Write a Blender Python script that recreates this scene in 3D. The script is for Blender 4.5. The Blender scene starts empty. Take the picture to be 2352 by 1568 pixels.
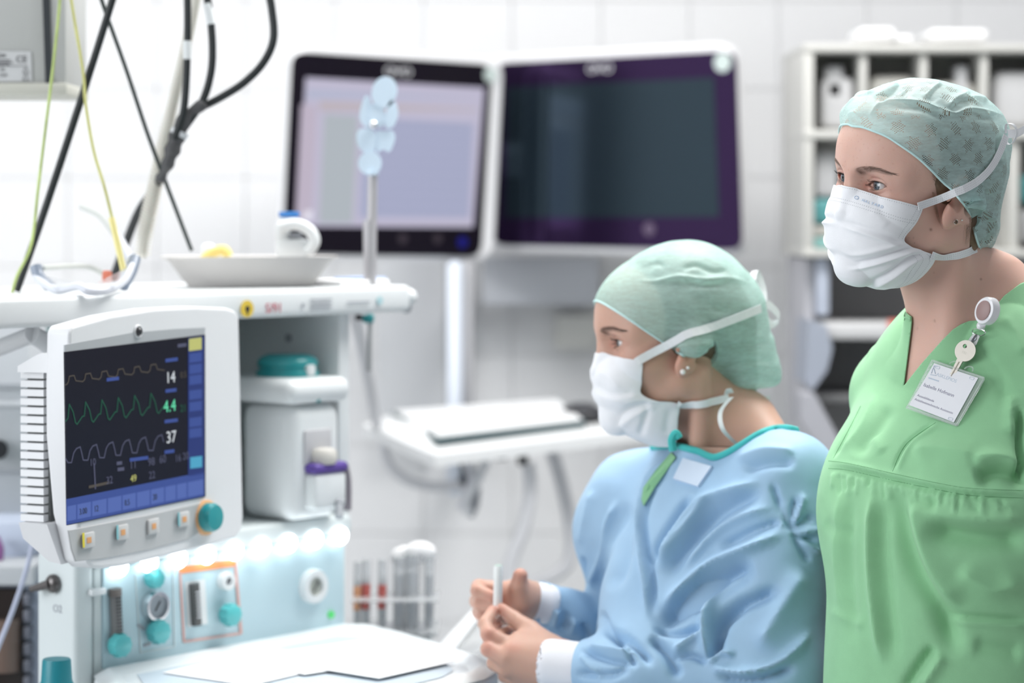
import bpy, bmesh, math, random
import numpy as np
from mathutils import Vector, Matrix, Euler
random.seed(7)
RNG = np.random.default_rng(11)
C = bpy.context.scene.collection
SC = bpy.context.scene
# ------------------------------------------------------------------ camera
CAM_H, FPX, CXP, HZP = 1.52, 5553.0, 1176.0, 500.0
cam_data = bpy.data.cameras.new('camera')
cam = bpy.data.objects.new('camera', cam_data)
C.objects.link(cam)
cam.location = (0, 0, CAM_H)
cam.rotation_euler = (math.radians(90), 0, 0)
cam_data.sensor_width = 36.0
cam_data.lens = 85.0
cam_data.shift_y = -(784 - HZP) / 2352.0
cam_data.clip_start = 0.05
cam_data.dof.use_dof = True
cam_data.dof.focus_distance = 2.70
cam_data.dof.aperture_fstop = 2.9
SC.camera = cam
# ------------------------------------------------------------------ view, world
SC.view_settings.view_transform = 'Standard'
SC.view_settings.look = 'None'
SC.view_settings.exposure = 0.0
SC.view_settings.gamma = 1.0
SC.view_settings.use_curve_mapping = False
SC.cycles.use_denoising = True
SC.cycles.max_bounces = 8
SC.cycles.sample_clamp_indirect = 6.0
world = bpy.data.worlds.new('world'); SC.world = world
world.use_nodes = True
bgn = world.node_tree.nodes['Background']
bgn.inputs[0].default_value = (0.93, 0.96, 1.0, 1)
bgn.inputs[1].default_value = 0.26

def area(name, loc, target, size, power, col=(1, 1, 1), size_y=None):
    d = bpy.data.lights.new(name, 'AREA')
    d.energy = power; d.color = col
    d.shape = 'RECTANGLE'; d.size = size; d.size_y = size_y or size
    o = bpy.data.objects.new(name, d); C.objects.link(o)
    o.location = loc
    v = Vector(target) - Vector(loc)
    o.rotation_euler = v.to_track_quat('-Z', 'Y').to_euler()
    return o
# ceiling light panels of the operating room
area('ceiling_light', (-1.2, 4.0, 2.95), (-1.2, 4.0, 0), 2.2, 35, (1, 0.99, 0.97), 1.4)
area('ceiling_light', (0.6, 3.35, 2.95), (0.5, 3.0, 0), 1.1, 72, (1, 0.99, 0.97), 1.2)
area('ceiling_light', (-0.6, 1.2, 2.95), (-0.4, 2.6, 0.8), 1.8, 8, (0.97, 0.985, 1), 1.0)
area('side_key_light', (-2.6, 1.6, 1.9), (0.3, 3.0, 1.3), 1.8, 52, (0.94, 0.97, 1), 1.6)  # key lamp added at the left to model the two women, not a window

# ------------------------------------------------------------------ helpers
def P(px, py, D):
    """point seen at pixel (px,py) at distance D along the view axis"""
    return np.array([(px - CXP) / FPX * D, D, CAM_H - (py - HZP) / FPX * D])
def PX(v):
    v = np.asarray(v)
    return np.stack([CXP + FPX * v[..., 0] / v[..., 1], HZP + FPX * (CAM_H - v[..., 2]) / v[..., 1]], -1)
def onplane(px, py, o, n):
    d = P(px, py, 1.0) - np.array([0, 0, CAM_H]); c = np.array([0, 0, CAM_H])
    o = np.asarray(o, float); n = np.asarray(n, float)
    return c + d * (np.dot(o - c, n) / np.dot(d, n))

MATS = {}
def mat(name, col=(0.8, 0.8, 0.8), rough=0.5, metal=0.0, emit=None, estr=0.0, alpha=1.0, trans=0.0,
        sss=0.0, sssr=(0.01, 0.004, 0.003), bump=0.0, bscale=200.0, var=0.0, vscale=8.0, coat=0.0, spec=0.5, attr=None, sheen=0.0, stint=None):
    if name in MATS: return MATS[name]
    m = bpy.data.materials.new(name); m.use_nodes = True
    nt = m.node_tree; b = nt.nodes['Principled BSDF']
    c4 = tuple(col[:3]) + (1,)
    b.inputs['Base Color'].default_value = c4
    b.inputs['Roughness'].default_value = rough
    b.inputs['Metallic'].default_value = metal
    b.inputs['Alpha'].default_value = alpha
    b.inputs['Transmission Weight'].default_value = trans
    b.inputs['Coat Weight'].default_value = coat
    b.inputs['Specular IOR Level'].default_value = spec
    b.inputs['Sheen Weight'].default_value = sheen
    if stint: b.inputs['Specular Tint'].default_value = tuple(stint) + (1,)
    if emit:
        b.inputs['Emission Color'].default_value = tuple(emit) + (1,)
        b.inputs['Emission Strength'].default_value = estr
    if sss:
        b.inputs['Subsurface Weight'].default_value = sss
        b.inputs['Subsurface Radius'].default_value = sssr
        b.inputs['Subsurface Scale'].default_value = 1.0
    tc = nt.nodes.new('ShaderNodeTexCoord')
    src = None
    if attr:
        a = nt.nodes.new('ShaderNodeVertexColor'); a.layer_name = attr; src = a.outputs[0]
    if var > 0:
        n = nt.nodes.new('ShaderNodeTexNoise'); n.inputs['Scale'].default_value = vscale; n.inputs['Detail'].default_value = 5
        nt.links.new(tc.outputs['Object'], n.inputs['Vector'])
        mr = nt.nodes.new('ShaderNodeMapRange')
        mr.inputs[1].default_value = 0.3; mr.inputs[2].default_value = 0.7
        mr.inputs[3].default_value = 1 - var; mr.inputs[4].default_value = 1 + var * 0.5
        nt.links.new(n.outputs['Fac'], mr.inputs[0])
        mx = nt.nodes.new('ShaderNodeVectorMath'); mx.operation = 'MULTIPLY'
        if src: nt.links.new(src, mx.inputs[0])
        else: mx.inputs[0].default_value = col[:3]
        nt.links.new(mr.outputs[0], mx.inputs[1])
        src = mx.outputs[0]
    if src: nt.links.new(src, b.inputs['Base Color'])
    if bump > 0:
        n = nt.nodes.new('ShaderNodeTexNoise'); n.inputs['Scale'].default_value = bscale; n.inputs['Detail'].default_value = 3
        nt.links.new(tc.outputs['Object'], n.inputs['Vector'])
        bp = nt.nodes.new('ShaderNodeBump'); bp.inputs['Strength'].default_value = bump; bp.inputs['Distance'].default_value = 0.001
        nt.links.new(n.outputs['Fac'], bp.inputs['Height']); nt.links.new(bp.outputs[0], b.inputs['Normal'])
    MATS[name] = m
    return m

def tag(o, label=None, cat=None, group=None, kind=None):
    if label: o['label'] = label
    if cat: o['category'] = cat
    if group: o['group'] = group
    if kind: o['kind'] = kind
    return o
def empty(name, loc=(0, 0, 0), label=None, cat=None, group=None, kind=None, rz=0.0):
    o = bpy.data.objects.new(name, None); C.objects.link(o)
    o.location = loc; o.rotation_euler = (0, 0, rz); o.empty_display_size = 0.05
    return tag(o, label, cat, group, kind)
def link_mesh(name, me, m=None, parent=None, smooth=True):
    """mesh in world coordinates; parent transform undone so coordinates stay world"""
    if m is not None and len(me.materials) == 0: me.materials.append(m)
    if smooth:
        me.polygons.foreach_set('use_smooth', [True] * len(me.polygons))
    o = bpy.data.objects.new(name, me); C.objects.link(o)
    if parent is not None:
        o.parent = parent
        o.matrix_parent_inverse = world_of(parent).inverted()
    return o
def world_of(o):
    M = Matrix.LocRotScale(o.location, o.rotation_euler, o.scale)
    if o.parent is not None:
        M = world_of(o.parent) @ o.matrix_parent_inverse @ M
    return M
def mesh_from(V, F, name='mesh'):
    me = bpy.data.meshes.new(name)
    V = np.asarray(V, np.float32)
    if isinstance(F, np.ndarray):
        k = F.shape[1]
        me.vertices.add(len(V)); me.vertices.foreach_set('co', V.ravel())
        me.loops.add(F.size); me.loops.foreach_set('vertex_index', F.astype(np.int32).ravel())
        me.polygons.add(len(F)); me.polygons.foreach_set('loop_start', np.arange(0, F.size, k, dtype=np.int32))
        me.polygons.foreach_set('loop_total', np.full(len(F), k, np.int32))
        me.update(calc_edges=True); me.validate()
    else:
        me.from_pydata([tuple(map(float, v)) for v in V], [], [tuple(map(int, f)) for f in F]); me.update()
    return me
def set_color(me, cols, name='Col'):
    a = me.color_attributes.new(name, 'FLOAT_COLOR', 'POINT')
    c = np.ones((len(me.vertices), 4), np.float32); c[:, :3] = cols
    a.data.foreach_set('color', c.ravel())

class BM:
    """collects shapes into one mesh"""
    def __init__(s): s.b = bmesh.new()
    def _xf(s, vs, M):
        bmesh.ops.transform(s.b, matrix=M, verts=vs); return vs
    def box(s, c, size, R=None, bev=0.0, seg=2):
        vs = bmesh.ops.create_cube(s.b, size=1.0)['verts']
        M = Matrix.Translation(Vector(c)) @ (R.to_4x4() if R is not None else Matrix.Identity(4)) @ Matrix.Diagonal((*size, 1))
        s._xf(vs, M)
        if bev > 0:
            es = list({e for v in vs for e in v.link_edges})
            bmesh.ops.bevel(s.b, geom=es, offset=bev, segments=seg, affect='EDGES', profile=0.5, clamp_overlap=True)
        return s
    def cyl(s, a, b, r, r2=None, n=20, caps=True):
        a = Vector(a); b = Vector(b); d = b - a
        vs = bmesh.ops.create_cone(s.b, cap_ends=caps, segments=n, radius1=r, radius2=r if r2 is None else r2, depth=d.length)['verts']
        M = Matrix.Translation((a + b) / 2) @ d.to_track_quat('Z', 'Y').to_matrix().to_4x4()
        s._xf(vs, M); return s
    def sph(s, c, r, sc=(1, 1, 1), R=None, n=16):
        vs = bmesh.ops.create_uvsphere(s.b, u_segments=n, v_segments=max(8, n * 2 // 3), radius=r)['verts']
        M = Matrix.Translation(Vector(c)) @ (R.to_4x4() if R is not None else Matrix.Identity(4)) @ Matrix.Diagonal((*sc, 1))
        s._xf(vs, M); return s
    def lathe(s, c, axis, prof, n=32, up=None):
        """prof: list of (radius, height) revolved about axis at c"""
        q = Vector(axis).to_track_quat('Z', 'Y'); c = Vector(c); rings = []
        for r, h in prof:
            rings.append([s.b.verts.new(c + q @ Vector((max(r, 1e-5) * math.cos(2 * math.pi * i / n), max(r, 1e-5) * math.sin(2 * math.pi * i / n), h))) for i in range(n)])
        for k in range(len(rings) - 1):
            for i in range(n):
                s.b.faces.new((rings[k][i], rings[k][(i + 1) % n], rings[k + 1][(i + 1) % n], rings[k + 1][i]))
        s.b.faces.new(rings[0][::-1]); s.b.faces.new(rings[-1]); return s
    def tube(s, pts, r, n=10, caps=True, radii=None):
        pts = smooth_path(pts) if len(pts) > 2 else [Vector(p) for p in pts]
        m = len(pts); rings = []; up = None
        for i, p in enumerate(pts):
            t = (pts[min(i + 1, m - 1)] - pts[max(i - 1, 0)]).normalized()
            if up is None:
                up = Vector((0, 0, 1)) if abs(t.z) < 0.9 else Vector((1, 0, 0))
            x = (up - t * up.dot(t)).normalized(); y = t.cross(x); up = x
            rr = r if radii is None else radii(i / (m - 1))
            rings.append([s.b.verts.new(p + (x * math.cos(2 * math.pi * k / n) + y * math.sin(2 * math.pi * k / n)) * rr) for k in range(n)])
        for j in range(m - 1):
            for k in range(n):
                s.b.faces.new((rings[j][k], rings[j][(k + 1) % n], rings[j + 1][(k + 1) % n], rings[j + 1][k]))
        if caps: s.b.faces.new(rings[0][::-1]); s.b.faces.new(rings[-1])
        return s
    def ribbon(s, pts, w, wdir, th=0.0006):
        """flat strap: pts centre line, wdir list of width directions"""
        m = len(pts); q = []
        for i in range(m):
            p = Vector(pts[i]); d = Vector(wdir[i]).normalized() * (w / 2)
            t = (Vector(pts[min(i + 1, m - 1)]) - Vector(pts[max(i - 1, 0)])).normalized()
            nn = t.cross(d.normalized()) * th / 2
            q.append([s.b.verts.new(p + d + nn), s.b.verts.new(p - d + nn), s.b.verts.new(p - d - nn), s.b.verts.new(p + d - nn)])
        for i in range(m - 1):
            for k in range(4):
                s.b.faces.new((q[i][k], q[i][(k + 1) % 4], q[i + 1][(k + 1) % 4], q[i + 1][k]))
        s.b.faces.new(q[0][::-1]); s.b.faces.new(q[-1]); return s
    def prism(s, pts, vec):
        """closed outline pts extruded by vec"""
        a = [s.b.verts.new(Vector(p)) for p in pts]; b = [s.b.verts.new(Vector(p) + Vector(vec)) for p in pts]
        s.b.faces.new(a[::-1]); s.b.faces.new(b)
        for i in range(len(a)):
            j = (i + 1) % len(a); s.b.faces.new((a[i], a[j], b[j], b[i]))
        return s
    def done(s, name, m=None, parent=None, smooth=True, ang=40):
        bmesh.ops.recalc_face_normals(s.b, faces=s.b.faces)
        me = bpy.data.meshes.new(name); s.b.to_mesh(me); s.b.free()
        if smooth:
            me.polygons.foreach_set('use_smooth', [True] * len(me.polygons))
            try: me.set_sharp_from_angle(angle=math.radians(ang))
            except Exception: pass
        return link_mesh(name, me, m, parent, smooth=False)

def smooth_path(pts, sub=8):
    pts = [Vector(p) for p in pts]; out = []
    n = len(pts)
    for i in range(n - 1):
        p0 = pts[max(i - 1, 0)]; p1 = pts[i]; p2 = pts[i + 1]; p3 = pts[min(i + 2, n - 1)]
        for k in range(sub):
            t = k / sub
            out.append(0.5 * ((2 * p1) + (p2 - p0) * t + (2 * p0 - 5 * p1 + 4 * p2 - p3) * t * t + (3 * p1 - p0 - 3 * p2 + p3) * t ** 3))
    out.append(pts[-1]); return out

def text_part(name, s, origin, xdir, ydir, size, m, parent, align='LEFT', ext=0.0002, stretch=1.0):
    cu = bpy.data.curves.new(name, 'FONT'); cu.body = s; cu.size = size; cu.align_x = align; cu.extrude = ext
    cu.resolution_u = 3
    t = bpy.data.objects.new('tmp_text', cu); C.objects.link(t)
    dg = bpy.context.evaluated_depsgraph_get(); dg.update()
    me = bpy.data.meshes.new_from_object(t.evaluated_get(dg))
    bpy.data.objects.remove(t)
    X = Vector(xdir).normalized(); Y = Vector(ydir).normalized(); Z = X.cross(Y)
    M = Matrix.Translation(Vector(origin)) @ Matrix((X * stretch, Y, Z)).transposed().to_4x4()
    me.transform(M); me.materials.clear()
    return link_mesh(name, me, m, parent, smooth=False)

# ------------------------------------------------------------------ SDF sculpting
def ell(Q, c, r):
    q = (Q - np.array(c, np.float32)) / np.array(r, np.float32)
    k0 = np.sqrt((q * q).sum(-1)) + 1e-9
    q2 = q / np.array(r, np.float32); k1 = np.sqrt((q2 * q2).sum(-1)) + 1e-9
    return k0 * (k0 - 1) / k1
def cone(Q, a, b, ra, rb):
    a = np.array(a, np.float32); b = np.array(b, np.float32); d = b - a
    t = np.clip(((Q - a) @ d) / (d @ d), 0, 1)
    w = Q - a - t[:, None] * d
    return np.sqrt((w * w).sum(-1)) - (ra + (rb - ra) * t)
def smin(a, b, k):
    h = np.maximum(k - np.abs(a - b), 0) / k
    return np.minimum(a, b) - h * h * k * 0.25
def smax(a, b, k): return -smin(-a, -b, k)
def rotm(rx=0, ry=0, rz=0): return np.array(Euler((rx, ry, rz)).to_matrix(), np.float32)
def ellr(Q, c, r, R):
    """rotated ellipsoid; R maps local axes to space"""
    return ell((Q - np.array(c, np.float32)) @ R, (0, 0, 0), r)

def sdf_mesh(f, lo, hi, h, B=6, band=1.6, newton=2):
    lo = np.array(lo, np.float32); hi = np.array(hi, np.float32)
    n = np.ceil((hi - lo) / h).astype(int) + 1
    nb = np.ceil(n / B).astype(int)
    cc = np.stack(np.meshgrid(*[np.arange(k) for k in nb], indexing='ij'), -1).reshape(-1, 3)
    ctr = lo + (cc * B + (B - 1) / 2).astype(np.float32) * h
    d = f(ctr)
    N = nb * B
    A = np.empty(tuple(N), np.float32)
    Av = A.reshape(nb[0], B, nb[1], B, nb[2], B)
    Av[...] = d.reshape(nb)[:, None, :, None, :, None]
    act = np.abs(d) < B * h * 0.87 * band
    ac = cc[act]
    off = np.stack(np.meshgrid(*[np.arange(B)] * 3, indexing='ij'), -1).reshape(-1, 3)
    for s0 in range(0, len(ac), 4000):
        a = ac[s0:s0 + 4000]
        idx = a[:, None, :] * B + off[None]
        pts = lo + idx.reshape(-1, 3).astype(np.float32) * h
        v = f(pts)
        idx = idx.reshape(-1, 3)
        A[idx[:, 0], idx[:, 1], idx[:, 2]] = v
    S = A < 0
    cnt = np.zeros(tuple(N - 1), np.uint8)
    for i in (0, 1):
        for j in (0, 1):
            for k in (0, 1):
                cnt += S[i:N[0] - 1 + i, j:N[1] - 1 + j, k:N[2] - 1 + k]
    cells = np.argwhere((cnt > 0) & (cnt < 8))
    ID = np.full(tuple(N - 1), -1, np.int32)
    ID[cells[:, 0], cells[:, 1], cells[:, 2]] = np.arange(len(cells))
    acc = np.zeros((len(cells), 3), np.float32); num = np.zeros(len(cells), np.float32)
    corners = [(i, j, k) for i in (0, 1) for j in (0, 1) for k in (0, 1)]
    val = {c: A[cells[:, 0] + c[0], cells[:, 1] + c[1], cells[:, 2] + c[2]] for c in corners}
    for c in corners:
        for ax in range(3):
            if c[ax] == 0:
                e = list(c); e[ax] = 1; e = tuple(e)
                a, b = val[c], val[e]
                m = (a < 0) != (b < 0)
                t = np.where(m, a / np.where(m, a - b, 1), 0)
                p = np.array(c, np.float32)[None].repeat(len(a), 0); p[:, ax] += t
                acc[m] += p[m]; num[m] += 1
    V = lo + (cells + acc / num[:, None]) * h
    F = []
    for ax in range(3):
        u, w = (ax + 1) % 3, (ax + 2) % 3
        sl0 = [slice(None)] * 3; sl1 = [slice(None)] * 3
        sl0[ax] = slice(0, -1); sl1[ax] = slice(1, None)
        ch = S[tuple(sl0)] != S[tuple(sl1)]
        e = np.argwhere(ch)
        e = e[(e[:, u] > 0) & (e[:, w] > 0) & (e[:, u] < N[u] - 1) & (e[:, w] < N[w] - 1) & (e[:, ax] < N[ax] - 1)]
        sg = S[e[:, 0], e[:, 1], e[:, 2]]
        def cid(du, dw):
            q = e.copy(); q[:, u] -= du; q[:, w] -= dw
            return ID[q[:, 0], q[:, 1], q[:, 2]]
        q = np.stack([cid(1, 1), cid(0, 1), cid(0, 0), cid(1, 0)], -1)
        q[~sg] = q[~sg][:, ::-1]
        F.append(q[(q >= 0).all(1)])
    F = np.concatenate(F)
    for _ in range(newton):
        g, v0 = grad(f, V, h * 0.5)
        gn = (g * g).sum(1) + 1e-6
        st = np.clip(v0 / np.sqrt(gn), -h, h)
        V = V - g / np.sqrt(gn)[:, None] * st[:, None] * 0.9
    return V.astype(np.float32), F
def grad(f, V, e):
    V = V.astype(np.float32)
    g = np.stack([f(V + np.array(d, np.float32) * e) - f(V - np.array(d, np.float32) * e) for d in ((1, 0, 0), (0, 1, 0), (0, 0, 1))], -1) / (2 * e)
    return g, f(V)
def clean_faces(V, F):
    used = np.zeros(len(V), bool); used[F.ravel()] = True
    m = np.cumsum(used) - 1
    return V[used], m[F], used
def vnormals(V, F):
    a = V[F[:, 1]] - V[F[:, 0]]; b = V[F[:, 3 if F.shape[1] == 4 else 2]] - V[F[:, 0]]
    fn = np.cross(a, b)
    N = np.zeros_like(V)
    for k in range(F.shape[1]): np.add.at(N, F[:, k], fn)
    return N / (np.linalg.norm(N, axis=1, keepdims=True) + 1e-12)
def laplace(V, F, it=3, lam=0.5, mask=None):
    E = np.concatenate([F[:, [i, (i + 1) % F.shape[1]]] for i in range(F.shape[1])])
    for _ in range(it):
        S = np.zeros_like(V); n = np.zeros(len(V))
        np.add.at(S, E[:, 0], V[E[:, 1]]); np.add.at(n, E[:, 0], 1)
        np.add.at(S, E[:, 1], V[E[:, 0]]); np.add.at(n, E[:, 1], 1)
        d = (S / np.maximum(n, 1)[:, None] - V) * lam
        if mask is not None: d = d * mask[:, None]
        V = V + d
    return V.astype(np.float32)
def seg_dist(q, line):
    """distance (and arclength fraction) of 2-D points q to polyline"""
    line = np.asarray(line, float); best = np.full(len(q), 1e9); tt = np.zeros(len(q)); sg = np.zeros(len(q))
    L = np.linalg.norm(np.diff(line, axis=0), axis=1); cum = np.concatenate([[0], np.cumsum(L)])
    for i in range(len(line) - 1):
        a, b = line[i], line[i + 1]; d = b - a
        t = np.clip(((q - a) @ d) / (d @ d), 0, 1); w = q - a - t[:, None] * d
        dist = np.sqrt((w * w).sum(1)); m = dist < best
        best[m] = dist[m]; tt[m] = (cum[i] + t[m] * L[i]) / cum[-1]
        sg[m] = np.sign(d[0] * w[m, 1] - d[1] * w[m, 0])
    return best, tt, sg
def spl(pts, n=24):
    """smooth 2-D polyline"""
    return np.array([(p.x, p.y) for p in smooth_path([Vector((a, b, 0)) for a, b in pts], max(2, n // max(1, len(pts) - 1)))])
def fold(q, line, w, amp, kind='ridge', taper=True, asym=0.0):
    """height field of a fold along a projected line: amp in metres, w in pixels"""
    d, t, s = seg_dist(q, spl(line))
    if asym: w = w * (1 + asym * s)
    g = np.exp(-(d / w) ** 2)
    if kind == 'step': g = np.exp(-(d / w)) * (s > 0)
    tp = np.clip(np.minimum(t, 1 - t) * 5, 0, 1) if taper else 1.0
    if taper: tp = tp * tp * (3 - 2 * tp) * (d < 1e8)
    return amp * g * tp
def head_frame(px, py, D, yaw, pitch=0.0, roll=0.0):
    """person-local frame: x forward, y the person's left, z up; yaw from facing screen-left towards the camera"""
    a = math.radians(yaw)
    f = Vector((-math.cos(a), -math.sin(a), 0)); l = Vector((math.sin(a), -math.cos(a), 0))
    R = Matrix((f, l, Vector((0, 0, 1)))).transposed()
    R = R @ Matrix.Rotation(math.radians(pitch), 3, 'Y') @ Matrix.Rotation(math.radians(roll), 3, 'X')
    return np.array(R, np.float32), P(px, py, D).astype(np.float32)
# ================================================================== PEOPLE
def clip_mesh(V, F, g, attrs=()):
    """keep g>=0, cutting triangles on the g=0 line"""
    T = F if F.shape[1] == 3 else np.concatenate([F[:, [0, 1, 2]], F[:, [0, 2, 3]]])
    s = g[T] >= 0; n = s.sum(1)
    keep = T[n == 3]; V = list(V); nv = len(V)
    out = [keep]; cache = {}; newV = []; newA = [[] for _ in attrs]; Vn = np.asarray(V)
    def cut(a, b):
        k = (a, b) if a < b else (b, a)
        if k not in cache:
            t = g[a] / (g[a] - g[b]); cache[k] = nv + len(newV)
            newV.append(Vn[a] + (Vn[b] - Vn[a]) * t)
            for q, at in enumerate(attrs): newA[q].append(at[a] + (at[b] - at[a]) * t)
        return cache[k]
    ex = []
    for t in T[(n == 1) | (n == 2)]:
        q = []
        for i in range(3):
            a, b = int(t[i]), int(t[(i + 1) % 3])
            if g[a] >= 0: q.append(a)
            if (g[a] >= 0) != (g[b] >= 0): q.append(cut(a, b))
        for i in range(1, len(q) - 1): ex.append((q[0], q[i], q[i + 1]))
    if ex: out.append(np.array(ex))
    F2 = np.concatenate(out)
    V2 = np.concatenate([Vn, np.array(newV).reshape(-1, 3)]).astype(np.float32)
    A2 = [np.concatenate([at, np.array(na).reshape((-1,) + at.shape[1:])]) for at, na in zip(attrs, newA)]
    V3, F3, used = clean_faces(V2, F2)
    return V3, F3, [a[used] for a in A2]
def side_of(q, line):
    """signed distance in pixels to a polyline (positive on its left-hand side, y down)"""
    L = spl(line, 60); d, t, s = seg_dist(q, L)
    return d * -s
def inside_poly(q, poly):
    poly = np.asarray(poly, float); c = np.zeros(len(q), bool); n = len(poly)
    for i in range(n):
        a, b = poly[i], poly[(i + 1) % n]
        m = (a[1] > q[:, 1]) != (b[1] > q[:, 1])
        xx = a[0] + (q[:, 1] - a[1]) * (b[0] - a[0]) / (b[1] - a[1] + 1e-9)
        c ^= m & (q[:, 0] < xx)
    return c
def poly_dist(q, poly):
    """signed distance to closed polygon, positive inside"""
    P2 = np.asarray(list(poly) + [poly[0]], float); d, _, _ = seg_dist(q, P2)
    return np.where(inside_poly(q, poly), d, -d)

EX, EY, EZ, ER = 0.0665, 0.031, -0.001, 0.0121
def lid_curves(y):
    u = (y - 0.0312) / 0.0142; w = np.clip(1 - u * u, 0, 1); u = np.clip(u, -1.2, 1.2)
    tilt = 0.0012 * u
    return 0.0052 * w ** 0.62 + tilt, -0.0044 * w ** 0.75 + tilt
def head_sdf(L, ear_dz=0.009, fine=True, ears=True):
    A = L.copy(); A[:, 1] = np.abs(A[:, 1])
    d = ell(A, (-0.006, 0, 0.030), (0.093, 0.075, 0.077))
    d = smin(d, ell(A, (0.034, 0, 0.030), (0.056, 0.062, 0.054)), 0.03)
    d = smin(d, ell(A, (0.036, 0, -0.030), (0.052, 0.055, 0.070)), 0.025)
    d = smin(d, cone(A, (0.005, 0.050, -0.056), (0.070, 0.010, -0.098), 0.019, 0.017), 0.03)
    d = smin(d, ell(A, (0.062, 0, -0.070), (0.034, 0.032, 0.034)), 0.018)
    d = smin(d, ell(A, (0.050, 0.043, -0.030), (0.026, 0.020, 0.020)), 0.022)
    d = smin(d, ell(A, (0.080, 0, -0.102), (0.013, 0.017, 0.013)), 0.015)
    # brow ridge, eye hollow
    d = smin(d, cone(A, (0.079, 0.008, 0.016), (0.058, 0.050, 0.014), 0.0105, 0.008), 0.016)
    d = smax(d, -ell(A, (0.093, 0.029, -0.003), (0.019, 0.0185, 0.0125)), 0.014)
    d = smax(d, -ell(A, (0.089, 0.017, 0.000), (0.010, 0.008, 0.010)), 0.010)
    # nose
    ns = cone(A, (0.082, 0, 0.010), (0.094, 0, -0.033), 0.0065, 0.0080)
    ns = smin(ns, cone(A, (0.075, 0.004, 0.004), (0.086, 0.008, -0.036), 0.008, 0.010), 0.010)
    ns = smin(ns, ell(A, (0.0950, 0, -0.038), (0.008, 0.0080, 0.0075)), 0.006)
    ns = smin(ns, ell(A, (0.088, 0.0115, -0.042), (0.010, 0.0065, 0.007)), 0.005)
    d = smin(d, ns, 0.012)
    # lips under the mask
    d = smin(d, ell(A, (0.087, 0, -0.065), (0.007, 0.020, 0.005)), 0.006)
    d = smin(d, ell(A, (0.085, 0, -0.074), (0.007, 0.018, 0.005)), 0.006)
    # lids
    lid = ell(A, (EX, EY, EZ), (0.0137, 0.0150, 0.0135))
    d = smin(d, lid, 0.006)
    if fine:
        y = A[:, 1]; z = A[:, 2] - EZ; x = A[:, 0]
        zt, zb = lid_curves(y)
        win = np.exp(-((y - 0.0315) / 0.0125) ** 4) * (x > 0.05)
        d = d + 0.0013 * win * np.exp(-((z - (zt * 1.05 + 0.0036)) / 0.0011) ** 2)
        d = d + 0.0007 * win * np.exp(-((z - (zb - 0.0048)) / 0.0016) ** 2)
        op = np.maximum(z - zt, zb - z) * 0.9
        op = np.maximum(op, 0.0690 - 0.022 - x); op = np.maximum(op, np.abs(y - 0.0312) - 0.0142)
        d = smax(d, -op, 0.0010)
        d = np.minimum(d, ell(A, (0.0695, 0.0180, EZ - 0.0008), (0.0055, 0.0042, 0.0040)))
        d = np.minimum(d, ell(A, (0.0610, 0.0445, EZ + 0.001), (0.0055, 0.0036, 0.0050)))
    # ear
    if not ears: return d
    E = A - np.array((0.000, 0.0715, -0.018 + ear_dz), np.float32)
    Re = rotm(math.radians(-6), math.radians(-12), math.radians(13))
    El = E @ Re
    ear = ell(El, (-0.004, 0.003, 0.004), (0.0135, 0.0050, 0.026))
    ear = smin(ear, ell(El, (0.000, 0.002, -0.024), (0.0105, 0.0050, 0.0125)), 0.010)
    ear = smax(ear, -ell(El, (-0.003, 0.009, 0.000), (0.0090, 0.0068, 0.016)), 0.003)
    ear = smax(ear, -ell(El, (-0.008, 0.0085, 0.015), (0.008, 0.004, 0.010)), 0.003)
    ear = smin(ear, ell(El, (0.010, 0.001, -0.001), (0.004, 0.0045, 0.006)), 0.004)
    ear = smax(ear, -ell(El, (0.004, 0.007, -0.006), (0.005, 0.008, 0.006)), 0.003)
    d = smin(d, ear, 0.004)
    return d

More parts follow.
